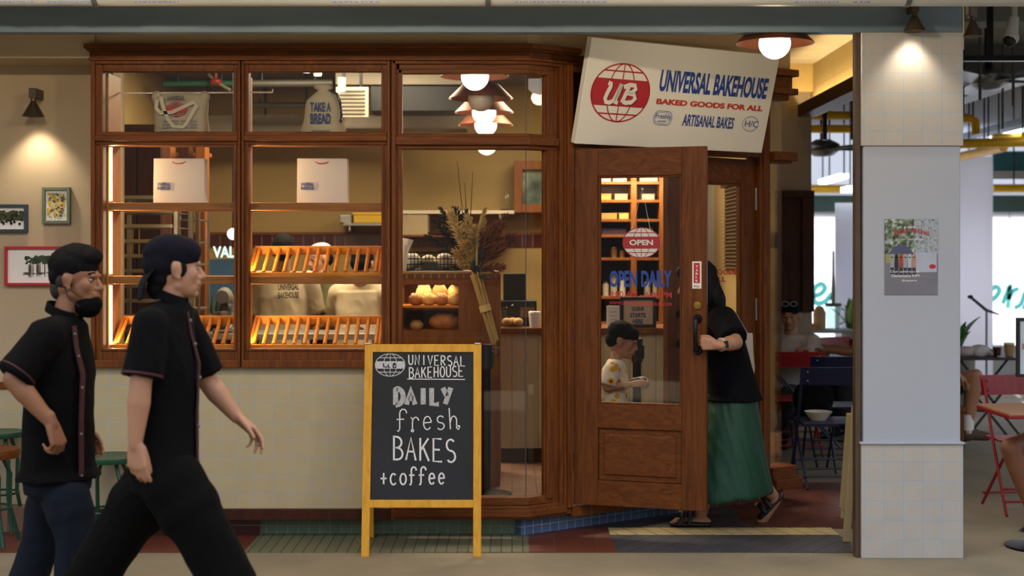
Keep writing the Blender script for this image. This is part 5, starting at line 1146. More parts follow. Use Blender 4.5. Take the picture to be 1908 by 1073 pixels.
def person(label, at, f, head, J, top, bottom, skin, sc=1., hands=None, extras=None, vox=.0055, w_sc=1., shoes=BLACK, torso=None, foot_dirs=None, child=False, face=True, category='person', hs=None):
    """J: neck, chest, pelvis, (s,e,w)n and f, (h,k,a)n and f; f the way the body faces; every part grows on these joints"""
    hs = hs or sc
    f = Vector((f[0], f[1], 0)).normalized(); l = Vector((-f.y, f.x, 0)); root = thing('person', label, category, at)
    mb = MB(); M = head; add_head(mb, M, hs, child)
    hc = M.translation; nb = J['neck']; cap(mb, M @ (Vector((-.022, 0, -.07)) * hs), .050 * sc * w_sc, nb, .056 * sc * w_sc); cap(mb, nb, .056 * sc, J['chest'], .085 * sc)
    loft(mb, [(nb + UZ * .0, l * .06 * sc, f * .05 * sc), (J['chest'] + UZ * .06 * sc, l * .15 * sc, f * .08 * sc), (J['chest'] - UZ * .06 * sc, l * .145 * sc, f * .10 * sc), ((J['chest'] + J['pelvis']) / 2, l * .125 * sc, f * .09 * sc), (J['pelvis'], l * .15 * sc, f * .10 * sc), (J['pelvis'] - UZ * .06 * sc, l * .12 * sc, f * .09 * sc)])
    for k in 'nf':
        chain(mb, [J['s' + k], (J['s' + k] + J['e' + k]) / 2, J['e' + k]], [.052 * sc, .046 * sc, .040 * sc]); fm = J['e' + k].lerp(J['w' + k], .3); chain(mb, [J['e' + k], fm, J['w' + k]], [.040 * sc, .043 * sc, .026 * sc])
        chain(mb, [J['h' + k], J['k' + k], J['k' + k].lerp(J['a' + k], .3), J['a' + k]], [.080 * sc, .056 * sc, .056 * sc, .035 * sc])
        fd = Vector(foot_dirs[k]) if foot_dirs else f; a = J['a' + k]; cap(mb, a - fd.normalized() * .03 * sc - UZ * .045 * sc, .03 * sc, a + fd.normalized() * .13 * sc - UZ * .05 * sc + UZ * fd.z * .0, .028 * sc)
    for h in (hands or []): add_hand(mb, **h)
    body = fuse(mb, 'body', skin, root, vox, 3)
    if face: face_bits(M, hs, root)
    # upper garment
    if top:
        mb = MB(); t = top; g = t.get('gap', .022) * sc; tw = t.get('w', 1.); td = t.get('d', 1.)
        hem = t['hem']; ch, pe = J['chest'], J['pelvis']
        rings = [(nb + UZ * .012 * sc, l * .074 * sc, f * .072 * sc), (nb - UZ * .025 * sc, l * .12 * sc * tw, f * .085 * sc), (ch + UZ * .07 * sc, l * .172 * sc * tw, f * .105 * sc * td), (ch - UZ * .04 * sc, l * .176 * sc * tw, f * .128 * sc * td), ((ch + pe) / 2, l * .165 * sc * tw, f * .125 * sc * td), (pe + UZ * .02, l * .178 * sc * tw, f * .132 * sc * td), (hem, l * t.get('hw', .185) * sc * tw, f * t.get('hd', .14) * sc * td)]
        loft(mb, rings)
        for k in 'nf':
            fr = t.get('sleeve', .9); e = J['s' + k].lerp(J['e' + k], min(1, fr)); r0, r1 = t.get('sr', (.078, .075)); chain(mb, [J['s' + k], e], [r0 * sc, r1 * sc], flat1=fr < 1)
            if fr > 1: chain(mb, [J['e' + k], J['e' + k].lerp(J['w' + k], fr - 1)], [r1 * sc, r1 * .8 * sc], flat1=True)
            cap(mb, nb - UZ * .03 * sc, .06 * sc, J['s' + k], r0 * .92 * sc)
        go = fuse(mb, t['name'], t['m'], root, .009, 4, t.get('folds', .007), seed=t.get('seed', 0.))
        root['top'] = go.name
    if bottom:
        mb = MB(); b_ = bottom; r0, r1, r2 = b_.get('r', (.105, .085, .075)); pe = J['pelvis']
        if b_['name'] == 'skirt': loft(mb, b_['rings'], 40)
        else:
            loft(mb, [(pe + UZ * .10 * sc, l * .150 * sc, f * .11 * sc), (pe, l * .172 * sc, f * .125 * sc), (pe - UZ * .08 * sc, l * .165 * sc, f * .12 * sc)])
            for k in 'nf':
                if 'short' in b_: cap(mb, J['h' + k], r0 * sc, J['h' + k].lerp(J['k' + k], b_['short']), r1 * sc, flat1=True); continue
                e = J['k' + k].lerp(J['a' + k], b_.get('len', .95)) if b_.get('len', .95) > 0 else J['k' + k]
                chain(mb, [J['h' + k], J['k' + k]], [r0 * sc, r1 * sc]); cap(mb, J['k' + k], r1 * sc, e, r2 * sc, flat1=True)
                if 'crotch' in b_: cap(mb, pe - UZ * .03, .1 * sc, J['h' + k].lerp(J['k' + k], b_['crotch']), r0 * sc)
        fuse(mb, b_['name'], b_['m'], root, .010, 4, b_.get('folds', .008), fscale=b_.get('fscale', (6, 6, 5)), seed=3.3)
    if shoes:
        for k in 'nf':
            fd = (Vector(foot_dirs[k]) if foot_dirs else f).normalized(); a = J['a' + k]; mb = MB(); heel = a - fd * .045 * sc - UZ * .05 * sc; toe = a + fd * .15 * sc - UZ * .055 * sc
            cap(mb, heel, .042 * sc, a + fd * .06 * sc - UZ * .04 * sc, .045 * sc); cap(mb, a + fd * .06 * sc - UZ * .045 * sc, .044 * sc, toe, .036 * sc); cap(mb, a - UZ * .0, .048 * sc, a - UZ * .05 * sc, .046 * sc)
            fuse(mb, 'shoe', shoes, root, .008, 3)
    return root
def hair(root, M, s, balls, m=None, name='hair', vox=.006, folds=.004, it=2, fscale=(40, 40, 30), caps=()):
    mb = MB(); rt = M.to_3x3()
    for c, r in balls: mb.ball(M @ (Vector(c) * s), tuple(v * s for v in r), 18, 12, rt)
    for a, r0, b, r1 in caps: cap(mb, M @ (Vector(a) * s), r0 * s, M @ (Vector(b) * s), r1 * s)
    return fuse(mb, name, m or HAIR, root, vox, it, folds, fscale)

# ---- man with the lowered mask (left)
Y1 = -1.92
def A(x, y, dy=0.): return P(x, y, Y1 + dy)
f1 = (math.cos(R(-14)), math.sin(R(-14)))
BLACKSHIRT = mat('black_shirt', '#090809', .95, var=.2, vscale=9, bump=.12, bscale=220, spec=.12); NAVYJEANS = mat('dark_blue_trousers', '#141922', .95, var=.15, vscale=12, bump=.1, bscale=260, spec=.15); BLKTR = mat('black_trousers', '#070606', .95, var=.15, bump=.1, bscale=240, spec=.12); MAROON = mat('maroon_trim', '#3a0f14', .8)
H1 = head_frame(A(144, 520), -8, 4)
J1 = dict(neck=A(120, 596), chest=A(112, 675), pelvis=A(108, 880), sn=A(86, 628, -.165), en=A(24, 706, -.26), wn=A(96, 788, -.25), sf=A(128, 622, .17), ef=A(105, 725, .22), wf=A(150, 800, .2),
          hn=A(124, 930, -.085), kn=A(142, 1000, -.10), an=A(142, 1182, -.10), hf=A(98, 930, .085), kf=A(80, 1000, .10), af=A(22, 1172, .12))
d_ = (J1['wn'] - J1['en']).normalized()
m1 = person('man with bare head and lowered black mask walking at the left edge', A(110, 1213), f1, H1, J1,
            dict(name='shirt', m=BLACKSHIRT, hem=A(110, 888), sleeve=.96, sr=(.076, .078), w=1.0, d=1.03, hw=.20, hd=.158, folds=.008, seed=1.7), dict(name='trousers', m=NAVYJEANS, r=(.100, .084, .082), crotch=.35), SKIN_A,
            hands=[dict(wrist=J1['wn'], d=(.32, .05, -.95), pn=(-.85, .45, -.25), thumb=1, curls=[.75, .85, .9, 1.0]), dict(wrist=J1['wf'], d=(.6, 0, -.8), pn=(0, -1, 0), thumb=-1, curl=.5)], foot_dirs={'n': (1, -.2, 0), 'f': (1, -.2, -.25)})
hair(m1, H1, 1., [((-.020, 0, .056), (.106, .083, .084)), ((-.002, 0, .092), (.092, .072, .058)), ((.052, 0, .096), (.048, .060, .042)), ((-.065, 0, .01), (.054, .068, .06))], folds=.004, fscale=(26, 26, 16))
hair(m1, H1, 1., [((-.075, 0, -.04), (.036, .054, .055)), ((-.030, 0, -.005), (.066, .0775, .05))], m=mat('short_fade', '#2a1f19', .8), name='hair_fade', folds=.001, it=3)
mb = MB(); q = lambda *p: H1 @ Vector(p)
mb.ball(q(.055, 0, -.110), (.055, .060, .048), 18, 12, H1.to_3x3()); mb.ball(q(.083, 0, -.100), (.032, .040, .036), 14, 10, H1.to_3x3())
mk = fuse(mb, 'face_mask', mat('black_mask', '#060607', .9, spec=.1), m1, .006, 3, .002, (30, 30, 60)); mk['label'] = 'black face mask under the chin'
mb = MB()
for y in (-1, 1): mb.tube([q(.055, .058 * y, -.075), q(.02, .071 * y, -.05), q(-.014, .085 * y, -.03)], .0024, 6); mb.tube([q(.045, .060 * y, -.11), q(.0, .066 * y, -.08), q(-.016, .083 * y, -.03)], .0024, 6)
mb.build('ear_loops', mat('mask_loop', '#101012', .8), mk, smooth=True)
def trim(root, pts, r, m, name, seg=8):
    mb = MB(); mb.tube(pts, r, seg); return mb.build(name, m, root, smooth=True)
fv = Vector((*f1, 0)); lv = Vector((-fv.y, fv.x, 0))
def collar(root, nb, fv, lv, m, s=1., r=.072, lift=.022):
    mb = MB(); pts = [nb + lv * r * s * math.sin(a) + fv * (r * .95 * s * math.cos(a)) + UZ * (lift - .035 * math.cos(a) * .8) * s for a in [R(20 + 320 * i / 24) for i in range(25)]]; pts2 = [p + UZ * .038 * s - (p - nb) * .12 for p in pts]
    vs = []; n = len(pts)
    for p, q2 in zip(pts, pts2): o_ = (p - nb); o_.z = 0; o_ = o_.normalized() * .006; vs += [p + o_, q2 + o_, q2 - o_ * .3, p - o_ * .3]
    fs = []
    for i in range(n - 1):
        for k in range(4): fs.append((4 * i + k, 4 * i + (k + 1) % 4, 4 * i + 4 + (k + 1) % 4, 4 * i + 4 + k))
    fs += [(3, 2, 1, 0), tuple(4 * (n - 1) + k for k in range(4))]
    mb.add(vs, fs); return mb.build('collar', m, root, smooth=True)
collar(m1, J1['neck'] - UZ * .005, fv, lv, BLACKSHIRT, 1.05)
def placket(root, nb, ch, pe, hem, fv, m, lv, shift=0.):
    pts = [nb + fv * .078 - UZ * .02, ch + UZ * .07 + fv * .108, ch - UZ * .04 + fv * .138, (ch + pe) / 2 + fv * .136, pe + fv * .142, hem + fv * .150]
    mb = MB(); vs = []; 
    for p in pts: vs += [p - lv * (.016 - shift), p + lv * (.016 + shift), p + lv * (.016 + shift) + fv * .006, p - lv * (.016 - shift) + fv * .006]
    fs = []
    for i in range(len(pts) - 1):
        for k in range(4): fs.append((4 * i + k, 4 * i + (k + 1) % 4, 4 * i + 4 + (k + 1) % 4, 4 * i + 4 + k))
    mb.add(vs, fs); pl_ = mb.build('placket', m, root, smooth=True)
    for k in range(5):
        t = .08 + k * .19; i = min(len(pts) - 2, int(t * (len(pts) - 1))); p = pts[i].lerp(pts[i + 1], t * (len(pts) - 1) - i) + fv * .008 - lv * (.010 - shift)
        b = MB(); b.ball(p, (.007, .007, .007), 10, 6); b.build('button', mat('button_grey', '#5f5c5a', .4), pl_, smooth=True)
placket(m1, J1['neck'], J1['chest'], J1['pelvis'], A(110, 872), fv, MAROON, lv, -.06)
def cuff(root, s_, e_, fr, r, m):
    c = s_.lerp(e_, fr); d = (e_ - s_).normalized(); x = d.orthogonal().normalized(); y = d.cross(x); mb = MB(); mb.tube([c + (x * math.cos(t) + y * math.sin(t)) * r for t in [2 * PI * i / 24 for i in range(24)]], .0055, 6, True); return mb.build('sleeve_trim', m, root, smooth=True)
cuff(m1, J1['sn'], J1['en'], .86, .078, MAROON)

# ---- man with the backward cap (second)
Y2 = -2.43
def B2(x, y, dy=0.): return P(x, y, Y2 + dy)
f2 = (math.cos(R(6)), math.sin(R(6)))
H2 = head_frame(B2(326, 499), 24, 2)
J2 = dict(neck=B2(316, 570), chest=B2(308, 655), pelvis=B2(306, 872), sn=B2(280, 606, -.165), en=B2(262, 716, -.21), wn=B2(252, 826, -.2), sf=B2(338, 600, .17), ef=B2(388, 712, .22), wf=B2(440, 776, .22),
          hn=B2(322, 900, -.085), kn=B2(378, 990, -.10), an=B2(478, 1195, -.10), hf=B2(288, 900, .085), kf=B2(224, 990, .10), af=B2(118, 1165, .11))
m2 = person('man in a backward dark cap and black shirt striding past the display windows', B2(305, 1244), f2, H2, J2,
            dict(name='shirt', m=BLACKSHIRT, hem=B2(304, 872), sleeve=.88, sr=(.070, .073), w=.97, d=.98, hw=.19, hd=.145, folds=.008, seed=5.1), dict(name='trousers', m=BLKTR, r=(.122, .104, .10), crotch=.5), SKIN_B,
            hands=[dict(wrist=J2['wn'], d=(.10, .02, -1), pn=(.25, .95, 0), thumb=1, curls=[.28, .36, .42, .5], tcurl=.1, tsp=.16), dict(wrist=J2['wf'], d=(.72, .05, -.62), pn=(-.5, -.5, -.6), thumb=-1, curls=[.3, .35, .45, .6], tcurl=.2)], foot_dirs={'n': (1, 0, .3), 'f': (1, 0, -.5)})
NAVYCAP = mat('dark_navy_cap', '#100e17', .95, var=.15, bump=.1, bscale=260, spec=.15)
cp = hair(m2, H2, 1., [((-.018, 0, .048), (.106, .083, .082)), ((-.05, 0, .015), (.074, .080, .07)), ((.02, 0, .062), (.078, .077, .06))], m=NAVYCAP, name='cap', folds=.002, it=4); cp['label'] = 'dark navy cap worn backward'
mb = MB(); q2 = lambda *p: H2 @ Vector(p); loft(mb, [(q2(-.085, 0, -.0), (H2.to_3x3() @ Vector((0, .074, 0))), (H2.to_3x3() @ Vector((.012, 0, .006)))), (q2(-.118, 0, -.055), (H2.to_3x3() @ Vector((0, .068, 0))), (H2.to_3x3() @ Vector((.010, 0, .006)))), (q2(-.128, 0, -.125), (H2.to_3x3() @ Vector((0, .052, 0))), (H2.to_3x3() @ Vector((.007, 0, .004))))], 20)
fuse(mb, 'cap_brim', NAVYCAP, m2, .006, 2)
hair(m2, H2, 1., [((-.058, 0, -.035), (.046, .064, .058)), ((-.070, 0, -.075), (.034, .050, .045)), ((.012, .062, -.002), (.020, .014, .036)), ((.012, -.062, -.002), (.020, .014, .036))], folds=.004)
fv2 = Vector((*f2, 0)); lv2 = Vector((-fv2.y, fv2.x, 0)); collar(m2, J2['neck'] - UZ * .005, fv2, lv2, BLACKSHIRT, 1.05)
placket(m2, J2['neck'] - fv2 * .006, J2['chest'] - fv2 * .008, J2['pelvis'] - fv2 * .014, B2(304, 866) - fv2 * .014, fv2, MAROON, lv2, -.05); cuff(m2, J2['sn'], J2['en'], .84, .0725, MAROON)

# ---- woman pulling the door
Y3 = .30
def W(x, y, dy=0.): return P(x, y, Y3 + dy)
f3 = (-.97, .24)
H3 = head_frame(W(1298, 527), 168, 14)
hand_w = DPL.p(hu, DPL.at(1300, 640)[1]) + dn * .056
wr3 = P(1336, 643, -.13); el3 = P(1371, 638, -.02)
J3 = dict(neck=W(1328, 578), chest=W(1342, 625), pelvis=W(1370, 745), sn=W(1347, 597, -.15), en=el3, wn=wr3, sf=W(1320, 592, .16), ef=W(1334, 665, .2), wf=W(1306, 715, .10),
          hn=W(1360, 770, -.07), kn=W(1325, 865, -.02), an=Vector((px(1306, .36), .36, .075)), hf=W(1380, 770, .08), kf=W(1392, 870, .10), af=Vector((px(1441, .50), .50, pz(925, .50))))
SKIRT = mat('green_skirt', '#0a3d2a', .6, var=.12, vscale=7, stretch=(6, 6, .6)); BLKTOP = mat('black_knit_top', '#08080d', .95, var=.15, bump=.15, bscale=260, spec=.15)
fw = Vector((*f3, 0)).normalized(); lw = Vector((-fw.y, fw.x, 0))
def sk(x0, x1, y, hd): return (W((x0 + x1) / 2, y), UX * (px(x1, Y3) - px(x0, Y3)) / 2, Vector((0, hd, 0)))
m3 = person('woman in a black top and long green skirt pulling the door open', tuple(W(1350, 990)), f3, H3, J3,
            dict(name='top', m=BLKTOP, hem=W(1366, 745), sleeve=.86, sr=(.085, .080), w=1.0, d=1.12, hw=.19, hd=.155, folds=.005, seed=8.), dict(name='skirt', m=SKIRT, rings=[sk(1322, 1403, 722, .15), sk(1318, 1409, 745, .165), sk(1308, 1416, 800, .18), sk(1296, 1427, 860, .19), sk(1286, 1438, 912, .20), (W(1362, 924), UX * .235 + UZ * .028, Vector((0, .20, 0)))], folds=.012, fscale=(11, 11, .9)), SKIN_B,
            hands=[dict(wrist=wr3, d=(hand_w + dn * .02 + UZ * .01) - wr3, pn=-dn, thumb=-1, curls=[1.25, 1.3, 1.3, 1.3], s=.9, tcurl=.5, spread=.04), dict(wrist=J3['wf'], d=(-.6, 0, -.8), pn=(0, -1, 0), thumb=1, curl=.4, s=.9)], shoes=None, foot_dirs={'n': (-1, .12, -.0), 'f': (-.62, .1, -.95)})
hair(m3, H3, 1., [((-.02, 0, .045), (.105, .086, .088)), ((-.062, 0, -.02), (.066, .082, .10)), ((-.085, 0, -.11), (.052, .085, .10)), ((-.088, 0, -.20), (.042, .075, .085)), ((-.03, .065, -.05), (.055, .03, .10)), ((-.03, -.065, -.05), (.055, .03, .10)), ((.06, 0, .08), (.04, .06, .035))], m=HAIRL, folds=.006, fscale=(55, 55, 6))
# watch on the near wrist
dw = (wr3 - el3).normalized(); cw = wr3 - dw * .035; x_ = dw.cross(dn).normalized(); y_ = dw.cross(x_)
mb = MB(); mb.tube([cw + (x_ * math.cos(t) + y_ * math.sin(t)) * .0315 for t in [2 * PI * i / 24 for i in range(24)]], .0065, 8, True); wt_ = mb.build('watch', mat('watch_strap', '#b9a99f', .5), m3, smooth=True)
mb = MB(); nn = (dn - dw * dn.dot(dw)).normalized(); vv = dw.cross(nn); mb.obox(cw + nn * .030 - dw * .016 - vv * .019, dw * .032, vv * .038, nn * .011); mb.build('watch_face', BLACK, wt_, bevel=.004)
# sandals
def sandal(root, toe, heel, up, wd):
    ax = (heel - toe); L = ax.length; ax.normalize(); sd = ax.cross(up).normalized(); mb = MB()
    loft(mb, [(toe + ax * L * t + up * z0, sd * wd * k, up * th) for t, k, z0, th in ((0, .55, .018, .010), (.08, .85, .016, .014), (.3, 1., .015, .015), (.6, .8, .015, .015), (.92, .8, .015, .015), (1., .5, .015, .010))], 20)
    so2 = fuse(mb, 'sandal', BLACK, root, .006, 2)
    for t in (.26, .46):
        mb = MB(); c = toe + ax * L * t + up * .02; mb.tube([c + sd * wd * 1.0 * math.cos(a) + up * .056 * math.sin(a) * (1 if t < .4 else 1.2) + ax * .012 * math.sin(a) for a in [PI * i / 12 for i in range(13)]], .014, 8); mb.build('strap', BLACK, so2, smooth=True)
        mb = MB(); b0 = c + up * .062 * (1 if t < .4 else 1.2) - sd * .0; mb.obox(b0 - ax * .012 - sd * .012, ax * .024, sd * .024, up * .012); mb.build('buckle', BRASS, so2, bevel=.002)
    return so2
sandal(m3, Vector((px(1247, .36), .36, .0075)), Vector((px(1326, .36), .345, .0075)), UZ, .046)
tq, hq = P(1416, 970, .5), P(1464, 922, .5); upv = Vector((-(hq - tq).z, 0, (hq - tq).x)).normalized(); 
if upv.z < 0: upv = -upv
sandal(m3, tq - upv * .0, hq, upv, .046)
mb = MB(); ft = Vector((px(1262, .36), .36, .05)); 
for k in range(5): mb.ball(Vector((px(1256 + k * 1.5, .36), .36 - .035 + k * .017, .042)), (.016 - .0014 * k, .010, .010), 10, 7)
mb.build('toes', SKIN_B, m3, smooth=True)

# ---- boy inside the door
Y4 = .95
def K(x, y, dy=0.): return P(x, y, Y4 + dy)
f4 = (.96, -.28)
H4 = head_frame(K(1160, 634), -12, 16)
J4 = dict(neck=K(1147, 672), chest=K(1144, 702), pelvis=K(1143, 775), sn=K(1140, 690, -.095), en=K(1131, 722, -.12), wn=K(1177, 716, -.11), sf=K(1152, 688, .09), ef=K(1150, 724, .10), wf=K(1184, 708, -.01),
          hn=K(1140, 795, -.045), kn=K(1143, 845, -.05), an=Vector((K(1140, 0).x, Y4 - .05, FLZ + .07)), hf=K(1148, 795, .045), kf=K(1150, 845, .05), af=Vector((K(1150, 0).x, Y4 + .05, FLZ + .07)))
def sunflower():
    m, t, b = _base('sunflower_shirt'); n = t.nodes; l = t.links; tc = n.new('ShaderNodeTexCoord'); vo = n.new('ShaderNodeTexVoronoi'); vo.inputs['Scale'].default_value = 17.; vo.inputs['Randomness'].default_value = .75
    l.new(tc.outputs['Object'], vo.inputs['Vector']); rp_ = n.new('ShaderNodeValToRGB'); rp_.color_ramp.interpolation = 'CONSTANT'; e = rp_.color_ramp.elements
    e[0].position = 0; e[0].color = lin('#4a2812'); e[1].position = .16; e[1].color = lin('#d99a25'); x = e.new(.36); x.color = lin('#d8cfbe'); l.new(vo.outputs['Distance'], rp_.inputs[0]); l.new(rp_.outputs[0], b.inputs['Base Color']); b.inputs['Roughness'].default_value = .85
    return m
m4 = person('small boy in a white sunflower shirt standing inside the door', (K(1145, 0).x, Y4, FLZ), f4, H4, J4, dict(name='shirt', m=sunflower(), hem=K(1143, 776), sleeve=.9, sr=(.078, .085), w=.98, d=1.05, hw=.19, hd=.16, folds=.004), dict(name='shorts', m=mat('boy_shorts', '#3a3f4a', .9), r=(.11, .10, .10), short=.85), SKIN_B, sc=.66, hs=.92, child=True,
            hands=[dict(wrist=J4['wn'], d=(.95, -.1, .12), pn=(0, .6, -.6), thumb=1, curls=[.5, .55, .6, .65], s=.68), dict(wrist=J4['wf'], d=(.9, -.4, .1), pn=(0, -.6, -.6), thumb=-1, curls=[.5, .55, .6, .65], s=.68)])

hair(m4, H4, .92, [((-.018, 0, .048), (.103, .083, .082)), ((-.055, 0, -.01), (.062, .074, .06)), ((.035, 0, .062), (.066, .074, .050)), ((.072, 0, .045), (.028, .058, .022))], folds=.003)
toy = MB(); c = K(1197, 706, -.04); toy.box(c.x - .03, c.x + .022, c.y - .02, c.y + .02, c.z - .012, c.z + .012); tag(toy.build('toy_block', mat('toy_blue', '#3b5fae', .4), None, bevel=.004), 'small blue toy in the hands of the boy', 'toy')

# ---- bakery staff behind the display racks
TEE = mat('beige_work_shirt', '#b3a283', .9, var=.05, bump=.1, bscale=240); OLIVE = mat('olive_apron', '#4a4a30', .9, var=.1); DENIM = mat('staff_trousers', '#26282c', .9)
def staff(label, x, hy, Y, fdir, lean, shirt, seed, hx=0.):
    """x: picture position of the spine, hy: of the head centre"""
    f = Vector((fdir[0], fdir[1], 0)).normalized(); l = Vector((-f.y, f.x, 0)); hc = P(x + hx, hy, Y); nb = Vector((px(x, Y), Y, hc.z - .175)) + f * (lean * .5); pe = Vector((px(x, Y), Y, FLZ + .80)) - f * .02; ch = nb.lerp(pe, .25)
    J = dict(neck=nb, chest=ch, pelvis=pe)
    for k, sg_ in (('n', 1), ('f', -1)):
        s_ = nb - UZ * .05 + l * .175 * sg_; e = s_ - UZ * .27 + l * .06 * sg_ + f * .06; w_ = e + f * .22 - UZ * .08 - l * .06 * sg_
        J['s' + k], J['e' + k], J['w' + k] = s_, e, w_; J['h' + k] = pe + l * .085 * sg_ - UZ * .02; J['k' + k] = J['h' + k] - UZ * .37 + f * .02; J['a' + k] = J['k' + k] - UZ * .34 - f * .02
    yaw = math.degrees(math.atan2(f.y, f.x)); H = head_frame(hc, yaw, 12)
    r = person(label, (px(x, Y), Y, FLZ), f, H, J, dict(name='shirt', m=shirt, hem=pe - UZ * .06, sleeve=.85, sr=(.08, .085), folds=.008, seed=seed, w=1.05), dict(name='trousers', m=DENIM, len=.9), SKIN_B, vox=.008,
               hands=[dict(wrist=J['wn'], d=f - UZ * .3, pn=-UZ, thumb=-1), dict(wrist=J['wf'], d=f - UZ * .3, pn=-UZ, thumb=1)])
    return r, H, J, f, l
r, H, J, f, l = staff('bakery worker seen from behind in a beige shirt with printed back', 528, 468, 2.72, (-.1, 1), .03, TEE, 2.)
hair(r, H, 1., [((-.018, 0, .045), (.104, .083, .084)), ((-.06, 0, -.02), (.056, .07, .07))], folds=.004)
bp = PL(P(538, 545, 2.72) - f * .15, UX, UZ)
for k, (tx, y0) in enumerate((('UNIVERSAL', 541), ('BAKEHOUSE', 556))): lettering(bp, r, tx, 518, y0, 557, y0 - 1, 11.5, BLACK, .03, d=.0)
r, H, J, f, l = staff('bakery worker in a beige shirt and dark cap bending at the right of the racks', 668, 492, 2.75, (.25, 1), .10, TEE, 6., 8)
hair(r, H, 1., [((-.018, 0, .048), (.106, .084, .082)), ((-.05, 0, .0), (.07, .08, .07))], m=BLACKSHIRT, name='cap', folds=.001)
r, H, J, f, l = staff('bakery worker in an olive apron and pale cap between the two beige shirts', 600, 482, 3.8, (-.75, -.55), .04, OLIVE, 9., -4)
hair(r, H, 1., [((-.015, 0, .062), (.104, .084, .068))], m=PAPER, name='cap', folds=.001); hair(r, H, 1., [((-.055, 0, -.015), (.06, .072, .06))], folds=.003)

wb2 = soft_bag('tote_bag', 'plain white tote bag hanging at the back of the woman at the door', px(1386, .56), .56, pz(700, .56), [(.058, .03, 0, 0), (.062, .04, .04, 0), (.058, .036, .14, 0), (.05, .025, .225, 0), (.048, .012, .25, 0)], mat('white_cotton', '#b8ada0', .9, var=.04, bump=.2, bscale=160), 2.4, 5.)
m = MB(); q = wb2.location; m.tube([q + Vector((-.035, -.0, .245)), q + Vector((-.055, -.04, .36)), J3['sf'] + Vector((.035, .0, .06)), J3['sf'] + Vector((-.01, .035, .06)), q + Vector((-.045, .01, .36)), q + Vector((.02, .005, .245))], .007, 8); m.build('strap', bpy.data.materials['white_cotton'], wb2, smooth=True)
# ================================================================== the arcade on the right
def translucent(name, hexc, amt=.65):
    m, t, b = _base(name); n = t.nodes; l = t.links; b.inputs['Base Color'].default_value = lin(hexc); b.inputs['Roughness'].default_value = .9
    tr = n.new('ShaderNodeBsdfTranslucent'); tr.inputs[0].default_value = lin(hexc); mx = n.new('ShaderNodeMixShader'); mx.inputs[0].default_value = amt
    l.new(b.outputs[0], mx.inputs[1]); l.new(tr.outputs[0], mx.inputs[2]); l.new(mx.outputs[0], n['Material Output'].inputs[0]); return m
YW = 9.0
SCREEN = translucent('white_screen', '#e6e8f2'); TEALB = mat('teal_beam', '#4a6a6e', .7, var=.15, vscale=3)
k = 0
for x0, x1 in ((1490, 1561), (1563, 1652), (1654, 1740), (1742, 1880), (1882, 1990), (1992, 2120)):
    struct(MB().box(px(x0, YW), px(x1, YW), YW, YW + .02, .5, 2.08).build('wall_screen', SCREEN))
struct(MB().box(2.6, 9, YW - .04, YW + .1, 0, .5).build('wall_screen', mat('low_wall_grey', '#a3a3a5', .8)))
struct(MB().box(2.6, 9, YW - .08, YW + .1, 2.08, 2.27).build('trim_20', TEALB))
struct(MB().box(2.6, 9, YW, YW + .03, 2.27, 3.55).build('wall_screen', translucent('upper_screen', '#c8cdd8', .5)))
struct(MB().box(px(1849, YW), 9, YW - .03, YW, pz(321, YW), pz(282, YW)).build('trim_21', translucent('teal_board', '#5fa3b3', .6)))
struct(MB().box(px(1846, YW), 9, YW - .06, YW - .031, pz(334, YW), pz(319, YW)).build('trim_22', WHITE_PAINT))
struct(MB().box(px(1770, 8.2), px(1850, 8.2), 8.2, 8.26, 0, pz(292, 8.2)).build('pillar', translucent('white_column', '#f0f0f4', .6)))
struct(MB().box(px(1558, 8.2), px(1600, 8.2), 8.2, 8.26, 0, pz(378, 8.2)).build('pillar', translucent('white_column_far', '#dfe2ec', .5)))
# teal brush lettering on the screens
ep = PL((0, YW - .0, 0), UX, UZ); TEAL = translucent('teal_letter', '#4fa398', .7)
def script(label, strokes):
    t = thing('screen_lettering', label, 'lettering', (ep.p(*ep.at(*strokes[0][0])).x, YW, 1.0))
    for st, wd in [(s_, w_) for s_, w_ in zip(strokes, (9, 8, 8, 8, 8))]:
        m = MB(); q = [ep.at(*p_) for p_ in st]; sm = []
        for i in range(len(q) - 1):
            for j in range(5):
                tt = j / 5; p0, p1, p2, p3 = q[max(i - 1, 0)], q[i], q[i + 1], q[min(i + 2, len(q) - 1)]
                sm.append(tuple(.5 * (2 * p1[c_] + (p2[c_] - p0[c_]) * tt + (2 * p0[c_] - 5 * p1[c_] + 4 * p2[c_] - p3[c_]) * tt ** 2 + (3 * p1[c_] - p0[c_] - 3 * p2[c_] + p3[c_]) * tt ** 3) for c_ in (0, 1)))
        sm.append(q[-1]); ribbon(m, ep, sm, wd / 157., .004); m.build('stroke', TEAL, t)
script('teal brush lettering on the white screen left of the pillar', [[(1510, 552), (1528, 548), (1537, 537), (1530, 529), (1519, 536), (1514, 552), (1522, 565), (1538, 561), (1550, 546)], [(1548, 560), (1556, 546), (1562, 530), (1566, 556), (1576, 562)]])
script('teal brush lettering on the white screen right of the pillar', [[(1838, 560), (1852, 556), (1862, 542), (1856, 534), (1846, 540)], [(1868, 566), (1876, 545), (1882, 532), (1880, 552), (1878, 574)], [(1879, 558), (1888, 542), (1898, 538)], [(1890, 574), (1902, 566), (1910, 545), (1914, 560), (1906, 576)]])
